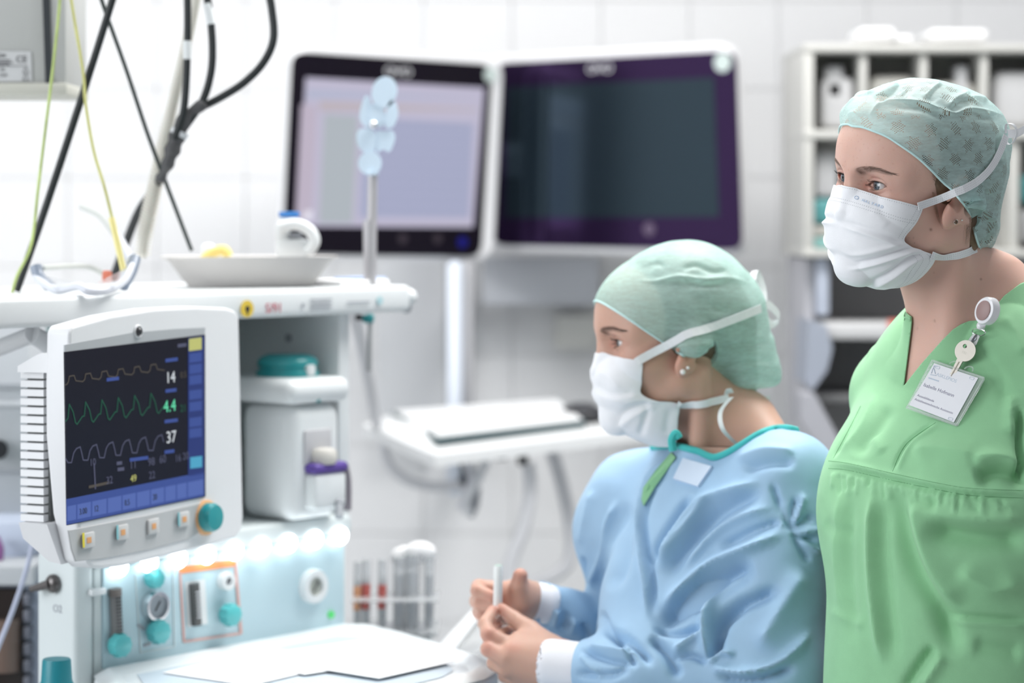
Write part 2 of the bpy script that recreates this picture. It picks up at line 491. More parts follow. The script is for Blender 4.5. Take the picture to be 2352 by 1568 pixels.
SKIN1 = mat('skin_fair', rough=0.42, sss=0.35, sssr=(0.012, 0.005, 0.003), attr='Col', bump=0.12, bscale=900, spec=0.35)
SKIN2 = mat('skin_warm', rough=0.45, sss=0.35, sssr=(0.012, 0.005, 0.003), attr='Col', bump=0.10, bscale=700, spec=0.35)
def skin_colors(L, base, kind):
    """natural face colouring plus shadow tone painted round the eyes, head-local coordinates"""
    n = len(L); c = np.tile(np.array(base, np.float32), (n, 1))
    A = L.copy(); A[:, 1] = np.abs(A[:, 1])
    def add(ctr, r, col, amt):
        w = np.exp(-(((A - np.array(ctr)) / r) ** 2).sum(1)) * amt
        c[:] = c * (1 - w[:, None]) + np.array(col) * w[:, None]
    add((0.07, 0.045, -0.035), 0.022, np.array(base) * (1.0, .80, .78), 0.45)     # cheeks
    add((0.112, 0, -0.040), 0.014, np.array(base) * (1.0, .74, .70), 0.5)          # nose
    add((0.0, 0.080, -0.015), 0.022, np.array(base) * (1.02, .78, .74), 0.55)       # ears
    add((0.080, 0.030, 0.008), 0.008, np.array(base) * (.90, .74, .78), 0.5)        # upper lids
    add((0.079, 0.028, -0.014), 0.008, np.array(base) * (.86, .72, .78), 0.42)      # under the eye
    add((0.080, 0.0165, -0.003), 0.005, np.array(base) * (.95, .58, .52), 0.65)     # inner corner
    zt, zb = lid_curves(A[:, 1]); z = A[:, 2] - EZ
    near = (np.abs(A[:, 0] - 0.076) < 0.012) & (np.abs(A[:, 1] - EY) < 0.0155)
    rim = near * (np.exp(-((z - zt) / 0.0009) ** 2) * 0.75 + np.exp(-((z - zb) / 0.0009) ** 2) * 0.35)
    c[:] = c * (1 - rim[:, None]) + np.array((0.20, 0.11, 0.09)) * rim[:, None]
    cr = near * np.exp(-((z - (zt * 1.05 + 0.0036)) / 0.0008) ** 2) * 0.35
    c[:] = c * (1 - cr[:, None]) + np.array((0.30, 0.16, 0.13)) * cr[:, None]
    tb = np.clip((A[:, 1] - 0.0135) / 0.040, 0, 1)
    zcb = 0.0122 + 0.0060 * np.sin(np.minimum(1, tb * 1.25) * math.pi * 0.62) - 0.0085 * np.clip(tb - 0.62, 0, 1)
    wb = np.exp(-((L[:, 2] - zcb) / (0.0040 * (1.02 - tb) ** 0.55 + 0.0004)) ** 4) * np.clip((A[:, 1] - 0.0115) / 0.004, 0, 1) * (A[:, 1] < 0.0535) * (L[:, 0] > 0.03) * 0.62
    c[:] = c * (1 - wb[:, None]) + np.array((0.17, 0.10, 0.08)) * wb[:, None]
    add((0.070, 0.047, -0.004), 0.010, np.array(base) * (.88, .76, .78), 0.35)  # purplish shadow tone painted beside the outer eye corner
    spots = RNG.normal(size=(110, 3)) * (0.0, 0.034, 0.036) + (0.0, 0, 0.03)
    side = L[:, 1] > -1
    for s in spots:
        w = np.exp(-(((L[:, 1:] - s[1:]) / 0.0008) ** 2).sum(1)) * (L[:, 0] > 0.03) * 0.40
        c[:] = c * (1 - w[:, None] * np.array((0.25, 0.45, 0.5)))
    return c

def eye_material(name, iris, gaze, ctr):
    m = bpy.data.materials.new(name); m.use_nodes = True; nt = m.node_tree; b = nt.nodes['Principled BSDF']
    b.inputs['Roughness'].default_value = 0.06; b.inputs['Coat Weight'].default_value = 1.0; b.inputs['Coat Roughness'].default_value = 0.02
    geo = nt.nodes.new('ShaderNodeNewGeometry'); sub = nt.nodes.new('ShaderNodeVectorMath'); sub.operation = 'SUBTRACT'
    nt.links.new(geo.outputs['Position'], sub.inputs[0]); sub.inputs[1].default_value = ctr
    nm = nt.nodes.new('ShaderNodeVectorMath'); nm.operation = 'NORMALIZE'; nt.links.new(sub.outputs[0], nm.inputs[0])
    dt = nt.nodes.new('ShaderNodeVectorMath'); dt.operation = 'DOT_PRODUCT'; nt.links.new(nm.outputs[0], dt.inputs[0]); dt.inputs[1].default_value = gaze
    ac = nt.nodes.new('ShaderNodeMath'); ac.operation = 'ARCCOSINE'; nt.links.new(dt.outputs['Value'], ac.inputs[0])
    no = nt.nodes.new('ShaderNodeTexNoise'); no.inputs['Scale'].default_value = 900
    tc = nt.nodes.new('ShaderNodeTexCoord'); nt.links.new(tc.outputs['Object'], no.inputs['Vector'])
    md = nt.nodes.new('ShaderNodeMath'); md.operation = 'MULTIPLY_ADD'; md.inputs[1].default_value = 0.05
    nt.links.new(no.outputs['Fac'], md.inputs[0]); nt.links.new(ac.outputs[0], md.inputs[2])
    r = nt.nodes.new('ShaderNodeValToRGB'); r.color_ramp.interpolation = 'LINEAR'
    el = r.color_ramp.elements
    el[0].position = 0.0; el[0].color = (0.003, 0.003, 0.003, 1)
    el[1].position = 0.19; el[1].color = (0.003, 0.003, 0.003, 1)
    for p, c in ((0.22, [v * .75 for v in iris]), (0.36, iris), (0.47, [v * .7 for v in iris]), (0.51, (0.03, 0.035, 0.05)), (0.55, (0.62, 0.60, 0.60)), (0.9, (0.62, 0.56, 0.55)), (1.0, (0.6, 0.40, 0.36))):
        e = el.new(p); e.color = (*c, 1)
    nt.links.new(md.outputs[0], r.inputs[0]); nt.links.new(r.outputs[0], b.inputs['Base Color'])
    return m

HAIR1 = mat('hair_light_brown', (0.20, 0.125, 0.075), rough=0.45, bump=0.6, bscale=260, var=0.4, vscale=60)
HAIR2 = mat('hair_brown', (0.13, 0.085, 0.05), rough=0.45, bump=0.6, bscale=260, var=0.4, vscale=60)
def strands(name, roots, m, parent, rad=0.00012, n=3):
    """hair strands: list of point lists"""
    V = []; F = []
    for pts in roots:
        pts = [Vector(p) for p in pts]; b = len(V); k = len(pts)
        for i, p in enumerate(pts):
            t = (pts[min(i + 1, k - 1)] - pts[max(i - 1, 0)]).normalized()
            x = t.orthogonal().normalized(); y = t.cross(x); r = rad * (1 - 0.8 * i / (k - 1))
            for q in range(n):
                a = 2 * math.pi * q / n; V.append(p + (x * math.cos(a) + y * math.sin(a)) * r)
        for i in range(k - 1):
            for q in range(n):
                F.append((b + i * n + q, b + i * n + (q + 1) % n, b + (i + 1) * n + (q + 1) % n, b + (i + 1) * n + q))
    me = mesh_from([tuple(v) for v in V], np.array(F), name)
    o = link_mesh(name, me, m, parent); o['kind'] = 'stuff'; return o

def surf_point(f, p, dirv, tmax=0.05, n=60):
    """march from p along dirv to the surface of f (p outside)"""
    p = np.array(p, np.float32); d = np.array(dirv, np.float32)
    ts = np.linspace(0, tmax, n).astype(np.float32)
    v = f(p[None] + ts[:, None] * d[None]); i = np.argmax(v < 0)
    if v[i] >= 0: i = int(np.argmin(v))
    return p + ts[i] * d

def face_bits(fr, root, iris, hairm, gaze_l, browdz=0.0, lashm=None):
    R, o = fr
    W = lambda q: np.asarray(q, np.float32) @ R.T + o
    g = np.array(gaze_l, np.float32); g /= np.linalg.norm(g)
    lf = lambda L: head_sdf(L, fine=False)
    lash = []; brow = []
    for s in (1, -1):
        c = np.array((EX, s * EY, EZ), np.float32)
        gw = R @ g; cw = W(c)
        em = eye_material('eye_iris', iris, tuple(map(float, gw)), tuple(map(float, cw)))
        b = BM(); b.sph(cw, ER, n=40); e = b.done('eye', em, root)
        # lashes
        for i in range(46):
            y = 0.0235 + 0.0215 * (i + 0.5 * random.random()) / 46
            zt, zb = lid_curves(np.array([y])); zt, zb = float(zt[0]) + EZ, float(zb[0]) + EZ
            xx = EX + math.sqrt(max(0, 0.0135 ** 2 - (y - EY) ** 2 * 0.8 - 0.004 ** 2)) + 0.0003
            ln = 0.0050 + 0.002 * math.sin((y - 0.018) / 0.0265 * math.pi)
            sp = (y - EY) / 0.013
            p0 = (xx, s * y, zt); p1 = (xx + ln * .6, s * (y + sp * .0022), zt - 0.0003); p2 = (xx + ln * .95, s * (y + sp * .0042), zt + 0.0022 + random.random() * 0.0008)
            lash.append([W(p0), W(p1), W(p2)])
            if i % 2 == 0:
                p0 = (xx - .0005, s * y, zb); p1 = (xx + ln * .3, s * (y + sp * .0014), zb - 0.0010); p2 = (xx + ln * .45, s * (y + sp * .002), zb - 0.0017)
                lash.append([W(p0), W(p1), W(p2)])
        # brow hairs
        for i in range(420):
            t = random.random(); y = 0.0135 + 0.040 * t
            zc = 0.0125 + browdz + 0.0060 * math.sin(min(1, t * 1.25) * math.pi * 0.62) - 0.0085 * max(0, t - 0.62)
            h = 0.0050 * (1 - t) ** 0.55 * (0.75 + 0.25 * min(1, t * 8))
            z = zc + (random.random() - 0.5) * 2 * h * 0.8
            p = surf_point(lf, (0.125, s * y, z), (-1, 0, 0), 0.09, 110)
            a = 0.9 - 1.0 * t + (0.4 if z < zc else -0.2); ln = 0.0050 + 0.002 * random.random()
            dy = math.cos(a) * ln; dz = math.sin(a) * ln * 0.7
            q = surf_point(lf, (p[0] + .02, s * (y + dy), z + dz), (-1, 0, 0), 0.06, 110)
            m_ = (p + q) / 2 + np.array((0.0008, 0, 0)); q = q + np.array((0.0005, 0, 0))
            brow.append([W(p), W(m_), W(q)])
    strands('eyelashes', lash, mat('lash_dark', (0.02, 0.015, 0.012), rough=0.6), root, 0.00012)
    strands('eyebrow', brow, hairm, root, 0.00009)

def nonwoven(name, col, alpha, pattern=False, transl=0.45):
    """thin non-woven cloth: diffuse + translucent, fibre clouding, optional groups of punched holes"""
    m = bpy.data.materials.new(name); m.use_nodes = True; nt = m.node_tree; nt.nodes.clear()
    N = nt.nodes.new; Lk = nt.links.new
    out = N('ShaderNodeOutputMaterial'); di = N('ShaderNodeBsdfDiffuse'); tr = N('ShaderNodeBsdfTranslucent'); gl = N('ShaderNodeBsdfGlossy'); gl.inputs['Roughness'].default_value = 0.5
    tp = N('ShaderNodeBsdfTransparent'); m1 = N('ShaderNodeMixShader'); m2 = N('ShaderNodeMixShader'); m3 = N('ShaderNodeMixShader')
    tc = N('ShaderNodeTexCoord'); mp = N('ShaderNodeMapping'); mp.inputs['Scale'].default_value = (70, 70, 260); Lk(tc.outputs['Object'], mp.inputs[0])
    no = N('ShaderNodeTexNoise'); no.inputs['Scale'].default_value = 1.0; no.inputs['Detail'].default_value = 6; no.inputs['Roughness'].default_value = 0.7; Lk(mp.outputs[0], no.inputs['Vector'])
    cr = N('ShaderNodeMapRange'); cr.inputs[1].default_value = .3; cr.inputs[2].default_value = .7; cr.inputs[3].default_value = alpha - .20; cr.inputs[4].default_value = min(1, alpha + .10)
    Lk(no.outputs['Fac'], cr.inputs[0])
    for b in (di, tr): b.inputs['Color'].default_value = (*col, 1)
    Lk(di.outputs[0], m1.inputs[1]); Lk(tr.outputs[0], m1.inputs[2]); m1.inputs[0].default_value = transl
    Lk(m1.outputs[0], m2.inputs[1]); Lk(gl.outputs[0], m2.inputs[2]); m2.inputs[0].default_value = 0.05
    Lk(tp.outputs[0], m3.inputs[1]); Lk(m2.outputs[0], m3.inputs[2]); Lk(m3.outputs[0], out.inputs[0])
    fac = cr.outputs[0]
    bp = N('ShaderNodeBump'); bp.inputs['Strength'].default_value = 0.25; bp.inputs['Distance'].default_value = 0.001; Lk(no.outputs['Fac'], bp.inputs['Height']); Lk(bp.outputs[0], di.inputs['Normal'])
    if pattern:
        def M(op, a, b=None, c=None):
            n = N('ShaderNodeMath'); n.operation = op
            for i, v in enumerate((a, b, c)):
                if v is None: continue
                if isinstance(v, (int, float)): n.inputs[i].default_value = v
                else: Lk(v, n.inputs[i])
            return n.outputs[0]
        uv = N('ShaderNodeUVMap'); uv.uv_map = 'UVMap'; sx = N('ShaderNodeSeparateXYZ'); Lk(uv.outputs[0], sx.inputs[0])
        u, v = sx.outputs[0], sx.outputs[1]                     # metres
        # cluster lattice
        a = M('MULTIPLY_ADD', u, 1 / 0.034, M('MULTIPLY', v, 1 / 0.034)); b = M('MULTIPLY_ADD', u, 1 / 0.034, M('MULTIPLY', v, -1 / 0.034))
        fa = M('SUBTRACT', M('FRACT', a), .5); fb = M('SUBTRACT', M('FRACT', b), .5)
        lu = M('ABSOLUTE', M('MULTIPLY', M('ADD', fa, fb), 0.0185)); lv = M('ABSOLUTE', M('MULTIPLY', M('SUBTRACT', fa, fb), 0.0185))
        # six-pointed patch: three thin diamonds turned by 60 degrees
        su = M('MULTIPLY', M('ADD', fa, fb), 0.017); sv = M('MULTIPLY', M('SUBTRACT', fa, fb), 0.017)
        star = None
        for k in range(3):
            ca, sa = math.cos(k * math.pi / 3 + 0.35), math.sin(k * math.pi / 3 + 0.35)
            xx = M('ABSOLUTE', M('MULTIPLY_ADD', su, ca, M('MULTIPLY', sv, sa))); yy = M('ABSOLUTE', M('MULTIPLY_ADD', su, -sa, M('MULTIPLY', sv, ca)))
            e = M('LESS_THAN', M('MULTIPLY_ADD', xx, 1.75, yy), 0.0092); star = e if star is None else M('MAXIMUM', star, e)
        # hole grid
        hu = M('MULTIPLY_ADD', u, 1 / 0.0034, M('MULTIPLY', v, 1 / 0.0026)); hv = M('MULTIPLY_ADD', u, 1 / 0.0034, M('MULTIPLY', v, -1 / 0.0026))
        ha = M('SUBTRACT', M('FRACT', hu), .5); hb = M('SUBTRACT', M('FRACT', hv), .5)
        px_ = M('MULTIPLY', M('ADD', ha, hb), 0.0034 / 2); py_ = M('MULTIPLY', M('SUBTRACT', ha, hb), 0.0026 / 2)
        rr = M('ADD', M('POWER', M('DIVIDE', px_, 0.00078), 2), M('POWER', M('DIVIDE', py_, 0.00052), 2))
        hole = M('MULTIPLY', star, M('LESS_THAN', rr, 1.0))
        fac = M('MULTIPLY', fac, M('SUBTRACT', 1.0, hole))
    Lk(fac, m3.inputs[0])
    return m

def stitched(name, col, bands=True):
    return mat(name, col, rough=0.75, bump=0.15, bscale=500, var=0.04, vscale=40, sheen=0.1)

def build_mask(fr, parent, rows, m, pleats, faceF, lbl=None):
    """rows: (front x, front z, rear x, rear y, rear z, mid bulge)"""
    R, o = fr; nr = len(rows); nu, nv = 120, 110
    rows = np.array(rows, float)
    t = np.linspace(0, nr - 1, nv); i0 = np.clip(t.astype(int), 0, nr - 2); ft = (t - i0)[:, None]
    rm = rows[np.maximum(i0 - 1, 0)]; r0 = rows[i0]; r1 = rows[i0 + 1]; r2 = rows[np.minimum(i0 + 2, nr - 1)]
    rr = 0.5 * (2 * r0 + (r1 - rm) * ft + (2 * rm - 5 * r0 + 4 * r1 - r2) * ft ** 2 + (3 * r0 - rm - 3 * r1 + r2) * ft ** 3)
    s = np.linspace(-1, 1, nu); th = np.abs(s) * math.pi / 2
    V = np.zeros((nv, nu, 3), np.float32)
    for k in range(nv):
        xf, zf, xr, yr, zr, p = rr[k]
        cx = np.cos(th) ** p; sy = np.sin(th) ** 0.9
        V[k, :, 0] = xr + (xf - xr) * cx
        V[k, :, 1] = np.sign(s) * yr * sy
        V[k, :, 2] = zr + (zf - zr) * (np.cos(th) ** 1.4)
    V = V.reshape(-1, 3)
    for _ in range(3):
        g, d = grad(faceF, V, 0.001)
        push = np.clip(0.0022 - d, 0, 0.02)
        V = V + g / (np.linalg.norm(g, axis=1, keepdims=True) + 1e-6) * push[:, None]
    F = np.array([(k * nu + j, (k + 1) * nu + j, (k + 1) * nu + j + 1, k * nu + j + 1) for k in range(nv - 1) for j in range(nu - 1)])
    V = laplace(V, F, 3, 0.4)
    Wv = (V @ R.T + o).astype(np.float32)
    # pleats on both sides: use the near-side projection of mirrored points
    Vm = V.copy(); Vm[:, 1] = np.abs(Vm[:, 1]); q = PX(Vm @ R.T + o)
    N = vnormals(Wv, F)
    ctr = o + R @ np.array((0.03, 0, -0.06), np.float32)
    flip = np.sign(((Wv - ctr) * N).sum(1)).mean(); N = N * (1 if flip > 0 else -1)
    h = np.zeros(len(V))
    for line, w, a, kind in pleats: h += fold2(q, line, w, a)
    ss = np.tile(np.clip(np.abs(np.linspace(-1, 1, nu)) * 3.5, 0, 1), nv); h *= 0.12 + 0.88 * ss * ss * (3 - 2 * ss)
    Wv = Wv + N * h[:, None]
    Lq = (Wv - o) @ R
    for _ in range(2):
        g, d = grad(faceF, Lq, 0.001); Lq = Lq + g / (np.linalg.norm(g, axis=1, keepdims=True) + 1e-6) * np.clip(0.0018 - d, 0, 0.02)[:, None]
    Wv = laplace((Lq @ R.T + o).astype(np.float32), F, 2, 0.4)
    if flip < 0: F = F[:, ::-1]
    me = mesh_from(Wv, F, 'face_mask'); ob = link_mesh('face_mask', me, m, parent)
    md = ob.modifiers.new('s', 'SOLIDIFY'); md.thickness = 0.0006; md.offset = -1
    if lbl: ob['label'] = lbl
    grid = Wv.reshape(nv, nu, 3); ng = N.reshape(nv, nu, 3)
    return ob, grid, ng
def stitch_dots(name, lines, nrm, m, parent, gap=0.0026, size=(0.0011, 0.0005)):
    """rows of small embossed dashes along surface polylines"""
    V = []; F = []
    for L, N in zip(lines, nrm):
        L = np.asarray(L); seg = np.linalg.norm(np.diff(L, axis=0), axis=1); cum = np.concatenate([[0], np.cumsum(seg)])
        k = int(cum[-1] / gap)
        for i in range(k):
            s = (i + .5) * gap; p = np.array([np.interp(s, cum, L[:, a]) for a in range(3)]); nn = np.array([np.interp(s, cum, N[:, a]) for a in range(3)])
            p2 = np.array([np.interp(min(s + .001, cum[-1]), cum, L[:, a]) for a in range(3)]); t = p2 - p
            nn /= np.linalg.norm(nn); t /= np.linalg.norm(t) + 1e-9; b = np.cross(nn, t); p = p + nn * 0.00018
            j = len(V)
            for q in range(6):
                a = q * math.pi / 3; V.append(p + t * math.cos(a) * size[0] / 2 + b * math.sin(a) * size[1])
            V.append(p + nn * 0.00025)
            for q in range(6): F.append((j + q, j + (q + 1) % 6, j + 6))
    me = mesh_from(np.array(V), np.array(F), name); o = link_mesh(name, me, m, parent, smooth=False); o['kind'] = 'stuff'; return o

def fold2(q, line, w, amp):
    d, t, sg = seg_dist(q, spl(line))
    g = np.exp(-(d / w) ** 2) * 0.4 + 0.6 * np.exp(-d / (w * 0.8)) if amp > 0 else np.exp(-(d / w) ** 2)
    tp = np.clip(np.minimum(t, 1 - t) * 5, 0, 1); return amp * g * tp * tp * (3 - 2 * tp)
def garment(name, f, lo, hi, h, m, parent, folds, cuts=(), low=None, noise=0.0, solid=0.0012, sm=1, label=None, seedn=1.0, facing=0.1, ret=False, avoid=None, crisp=False):
    V, F = sdf_mesh(f, lo, hi, h, newton=2)
    q = PX(V); N = vnormals(V, F)
    g, _ = grad(f, V, h); flip = np.sign((g * N).sum(1)).mean(); N = N * flip
    if flip < 0: F = F[:, ::-1]
    view = V - np.array((0, 0, CAM_H)); view /= np.linalg.norm(view, axis=1, keepdims=True)
    fc = np.clip(-(N * view).sum(1) * 2.0 + facing, 0, 1)
    hh = np.zeros(len(V))
    for fd in folds:
        line, w, a = fd[:3]; kind = fd[3] if len(fd) > 3 else 'ridge'; asym = fd[4] if len(fd) > 4 else 0.0
        hh += fold(q, line, w, a, kind, asym=asym) if not crisp else fold2(q, line, w, a)
    Ns = laplace(N, F, 6, 0.5); Ns /= np.linalg.norm(Ns, axis=1, keepdims=True) + 1e-9
    V = V + Ns * (hh * fc)[:, None]
    if noise:
        a = V * seedn
        w = (np.sin(a[:, 0] * 37 + 3 * np.sin(a[:, 2] * 19)) + np.sin(a[:, 2] * 31 + a[:, 1] * 27 + 2 * np.sin(a[:, 0] * 23)) + .6 * np.sin(a[:, 1] * 71 + a[:, 2] * 57 + 2.5 * np.sin(a[:, 0] * 47)))
        V = V + Ns * (noise * w / 2.6)[:, None]
    V = V.astype(np.float32)
    if sm: V = laplace(V, F, sm, 0.4)
    if avoid is not None:
        for _ in range(2):
            ga, da = grad(avoid, V, 0.002); ga /= np.linalg.norm(ga, axis=1, keepdims=True) + 1e-6
            V = (V + ga * np.clip(0.0032 - da, 0, 0.03)[:, None]).astype(np.float32)
    if len(cuts):
        gq = np.full(len(V), 1e9)
        for cf in cuts: gq = np.minimum(gq, cf(V))
        V, F, _ = clip_mesh(V, F, gq)
    Vm, Fm = V, F
    if low:
        zl, l2, h2_, h2 = low
        V4, F4 = sdf_mesh(f, l2, h2_, h2, newton=1); V4, F4, _ = clip_mesh(V4, F4, zl + 0.002 - V4[:, 2])
        if len(cuts):
            gq = np.full(len(V4), 1e9)
            for cf in cuts: gq = np.minimum(gq, cf(V4))
            V4, F4, _ = clip_mesh(V4, F4, gq)
        Vm = np.concatenate([V, V4]); Fm = np.concatenate([tri(F), F4 + len(V)])
    me = mesh_from(Vm, Fm, name); o = link_mesh(name, me, m, parent)
    if solid:
        md = o.modifiers.new('s', 'SOLIDIFY'); md.thickness = solid; md.offset = -1
    if label: o['label'] = label
    return (o, V, F) if ret else o
def tri(F): return F if F.shape[1] == 3 else np.concatenate([F[:, [0, 1, 2]], F[:, [0, 2, 3]]])
class RayMesh:
    """snap pixels onto a built mesh"""
    def __init__(s, V, F):
        from mathutils.bvhtree import BVHTree
        s.t = BVHTree.FromPolygons([tuple(map(float, v)) for v in V], [tuple(map(int, f)) for f in F])
    def hit(s, px, py, off=0.0, back=None):
        c = Vector((0, 0, CAM_H)); d = (Vector(P(px, py, 1)) - c).normalized()
        h = s.t.ray_cast(c, d)
        if h[0] is None: return Vector(P(px, py, back or 2.7)), Vector((0, -1, 0))
        n = h[1] if h[1].dot(d) < 0 else -h[1]
        return h[0] + n * off, n
def mesh_arrays(ob):
    me = ob.data; V = np.empty(len(me.vertices) * 3, np.float32); me.vertices.foreach_get('co', V)
    return V.reshape(-1, 3), [tuple(p.vertices) for p in me.polygons]

def mirror_px(V, fr):
    R, o = fr; L = (V - o) @ R; L[:, 1] = np.abs(L[:, 1]); return PX(L @ R.T + o), L
def build_cap(fr, parent, f, h, hem, folds, m, hemm, faceF, lo, hi, label, pull=20, hemr=0.0012, puff=0.0):
    R, o = fr
    V, F = sdf_mesh(lambda Q: f((Q - o) @ R), o + lo, o + hi, h)
    N = vnormals(V, F); ctr = o + R @ np.array((-0.01, 0, 0.03), np.float32)
    if ((V - ctr) * N).sum(1).mean() < 0: F = F[:, ::-1]; N = -N
    q, L = mirror_px(V, fr)
    g = side_of(q, hem)
    hh = np.zeros(len(V))
    for fd in folds:
        line, w, a = fd[:3]; hh += fold2(q, line, w, a * 1.25)
    hh *= np.clip(g / 12, 0, 1)
    if puff:
        hh += puff * (np.sin(L[:, 0] * 90 + 2 * np.sin(L[:, 2] * 80)) * np.sin(L[:, 1] * 110 + L[:, 2] * 60 + 1.3)) * np.clip(g / 20, 0, 1)
    V = V + N * hh[:, None]
    L0 = (V - o) @ R
    gr, d0 = grad(faceF, L0, 0.002); gr /= np.linalg.norm(gr, axis=1, keepdims=True) + 1e-6
    w = np.exp(-(np.clip(g, 0, None) / pull) ** 2) * (np.abs(g) < 80)
    push = np.where(d0 < 0.0025, 0.0025 - d0, -(d0 - 0.0020) * w)
    push = np.clip(push, -0.03, 0.02)
    L0 = L0 + gr * push[:, None]
    V = (L0 @ R.T + o).astype(np.float32)
    V = laplace(V, F, 1, 0.3)
    q, L = mirror_px(V, fr); g = side_of(q, hem)
    V, F, _ = clip_mesh(V, F, g)
    me = mesh_from(V, F, 'surgical_cap')
    L = (V - o) @ R
    uvv = np.stack([L[:, 0], 0.085 * np.arctan2(L[:, 2], np.abs(L[:, 1]) + 0.004) + 0.003], -1)
    side = np.stack([-0.088 * np.arctan2(np.abs(L[:, 1]), L[:, 0] + 0.01) , L[:, 2] * 1.02], -1); topu = np.stack([L[:, 0], np.abs(L[:, 1]) * 1.05], -1)
    ftop = L[F][:, :, 2].mean(1) > 0.080
    uvv = np.where(np.repeat(ftop, F.shape[1])[:, None], topu[F.ravel()], side[F.ravel()])
    uvv += 0.0016 * np.sin(uvv[:, ::-1] * 130)
    ul = me.uv_layers.new(name='UVMap')
    if len(me.loops) == len(uvv): ul.data.foreach_set('uv', uvv.astype(np.float32).ravel())
    ob = link_mesh('surgical_cap', me, m, parent); ob['label'] = label
    ray = RayMesh(V, F); pts = []
    for a in spl(hem, 90):
        h_ = ray.t.ray_cast(Vector((0, 0, CAM_H)), (Vector(P(a[0], a[1] - 0.8, 1)) - Vector((0, 0, CAM_H))).normalized())
        if h_[0] is None or h_[3] > 3.6: continue
        l = R.T @ (np.array(h_[0], np.float32) - o)
        if l[1] >= -0.002: pts.append(l)
    if len(pts) > 4:
        full = [p * np.array((1, -1, 1)) for p in pts[::-1]] + pts
        full = [R @ p.astype(np.float32) + o for p in full[::2]]
        b = BM(); b.tube(full, hemr, n=8); b.done('cap_hem', hemm, ob)
    return ob, V, F
def strap(name, ray, pxl, w, m, parent, off=0.0012, twist=None, n=26, dots_m=None, lab=None):
    pp = spl(pxl, n); pts = []; nr = []; D = None
    for a in pp:
        p, nn = ray.hit(a[0], a[1], off, back=D)
        pts.append(p); nr.append(nn); D = p.y
    for _ in range(8):
        pts = [pts[0]] + [(pts[i - 1] + pts[i] * 2 + pts[i + 1]) / 4 for i in range(1, len(pts) - 1)] + [pts[-1]]
        nr = [nr[0]] + [(nr[i - 1] + nr[i] * 2 + nr[i + 1]).normalized() for i in range(1, len(nr) - 1)] + [nr[-1]]
    for _ in range(2):
        for i in range(1, len(pts)):
            a = PX(np.array(pts[i])); h2, n2 = ray.hit(a[0], a[1], off)
            if h2.y < pts[i].y: pts[i] = h2
        if _ == 0: pts = [pts[0]] + [(pts[i - 1] + pts[i] * 2 + pts[i + 1]) / 4 for i in range(1, len(pts) - 1)] + [pts[-1]]
    wd = []
    for i in range(len(pts)):
        t = (pts[min(i + 1, len(pts) - 1)] - pts[max(i - 1, 0)]).normalized(); wd.append(nr[i].cross(t).normalized())
    b = BM(); b.ribbon(pts, w, wd, 0.0007); o = b.done(name, m, parent, smooth=False)
    if lab: o['label'] = lab
    if dots_m:
        stitch_dots('stitch_row', [np.array([p + wd[i] * k * w + nr[i] * 0.0005 for i, p in enumerate(pts)]) for k in (-.28, 0, .28)], [np.array([tuple(v) for v in nr])] * 3, dots_m, o, 0.0024, (0.0009, 0.00035))
    return o
def free_ribbon(name, pts, w, wdir, m, parent):
    pp = smooth_path(pts); b = BM(); b.ribbon(pp, w, [wdir] * len(pp), 0.0006); return b.done(name, m, parent, smooth=False)
# ================================================================== ROOM
WALL = mat('wall_tile_white', (0.80, 0.80, 0.81), rough=0.35)
GROUT = mat('grout_pale', (0.77, 0.77, 0.78), rough=0.9)
def slab(name, c, size, m):
    b = BM(); b.box(c, size); o = b.done(name, m, smooth=False); o['kind'] = 'structure'; return o
wb = slab('wall_back', (-0.2, 5.50, 1.5), (5.8, 0.10, 3.0), GROUT)
slab('wall_left', (-3.05, 2.4, 1.5), (0.1, 6.3, 3.0), mat('paint_white', (0.82, 0.82, 0.83), rough=0.7))
slab('wall_right', (2.65, 2.4, 1.5), (0.1, 6.3, 3.0), mat('paint_grey', (0.55, 0.56, 0.58), rough=0.7))
slab('floor', (-0.2, 2.4, -0.05), (5.8, 6.3, 0.1), mat('vinyl_grey', (0.50, 0.52, 0.53), rough=0.4, var=0.06, vscale=3))
slab('ceiling', (-0.2, 2.4, 3.05), (5.8, 6.3, 0.1), mat('ceiling_white', (0.86, 0.86, 0.86), rough=0.8))
b = BM(); b.box((-2.985, 4.32, 1.05), (0.03, 1.25, 2.1)); d1 = b.done('display_dimming_slab', mat('dimming_slab_dark', (0.03, 0.035, 0.045), rough=0.5), smooth=False); d1['kind'] = 'structure'  # unseen dark slab added so the right display reflects a dark area
b = BM(); b.cyl((-2.965, 3.82, 1.05), (-2.92, 3.82, 1.05), 0.008, n=12); b.cyl((-2.925, 3.82, 1.05), (-2.925, 3.94, 1.05), 0.009, n=12); b.done('dimming_slab_handle', mat('steel_slab_handle', (0.6, 0.6, 0.6), rough=0.3, metal=1.0), d1)  # lever on the added slab, out of view
# glazed wall tiles, one object each
b = bmesh.new(); bmesh.ops.create_cube(b, size=1.0)
bmesh.ops.transform(b, matrix=Matrix.Diagonal((0.1985, 0.010, 0.1985, 1)), verts=b.verts)
bmesh.ops.bevel(b, geom=[e for e in b.edges if e.verts[0].co.y < 0 and e.verts[1].co.y < 0], offset=0.0008, segments=1, affect='EDGES')
tme = bpy.data.meshes.new('tile'); b.to_mesh(tme); b.free(); tme.materials.append(WALL)
for i in range(14):
    for j in range(11):
        o = bpy.data.objects.new('tile', tme); C.objects.link(o)
        o.location = (-1.30 + 0.2 * i, 5.4465, 0.31 + 0.2 * j); o.parent = wb
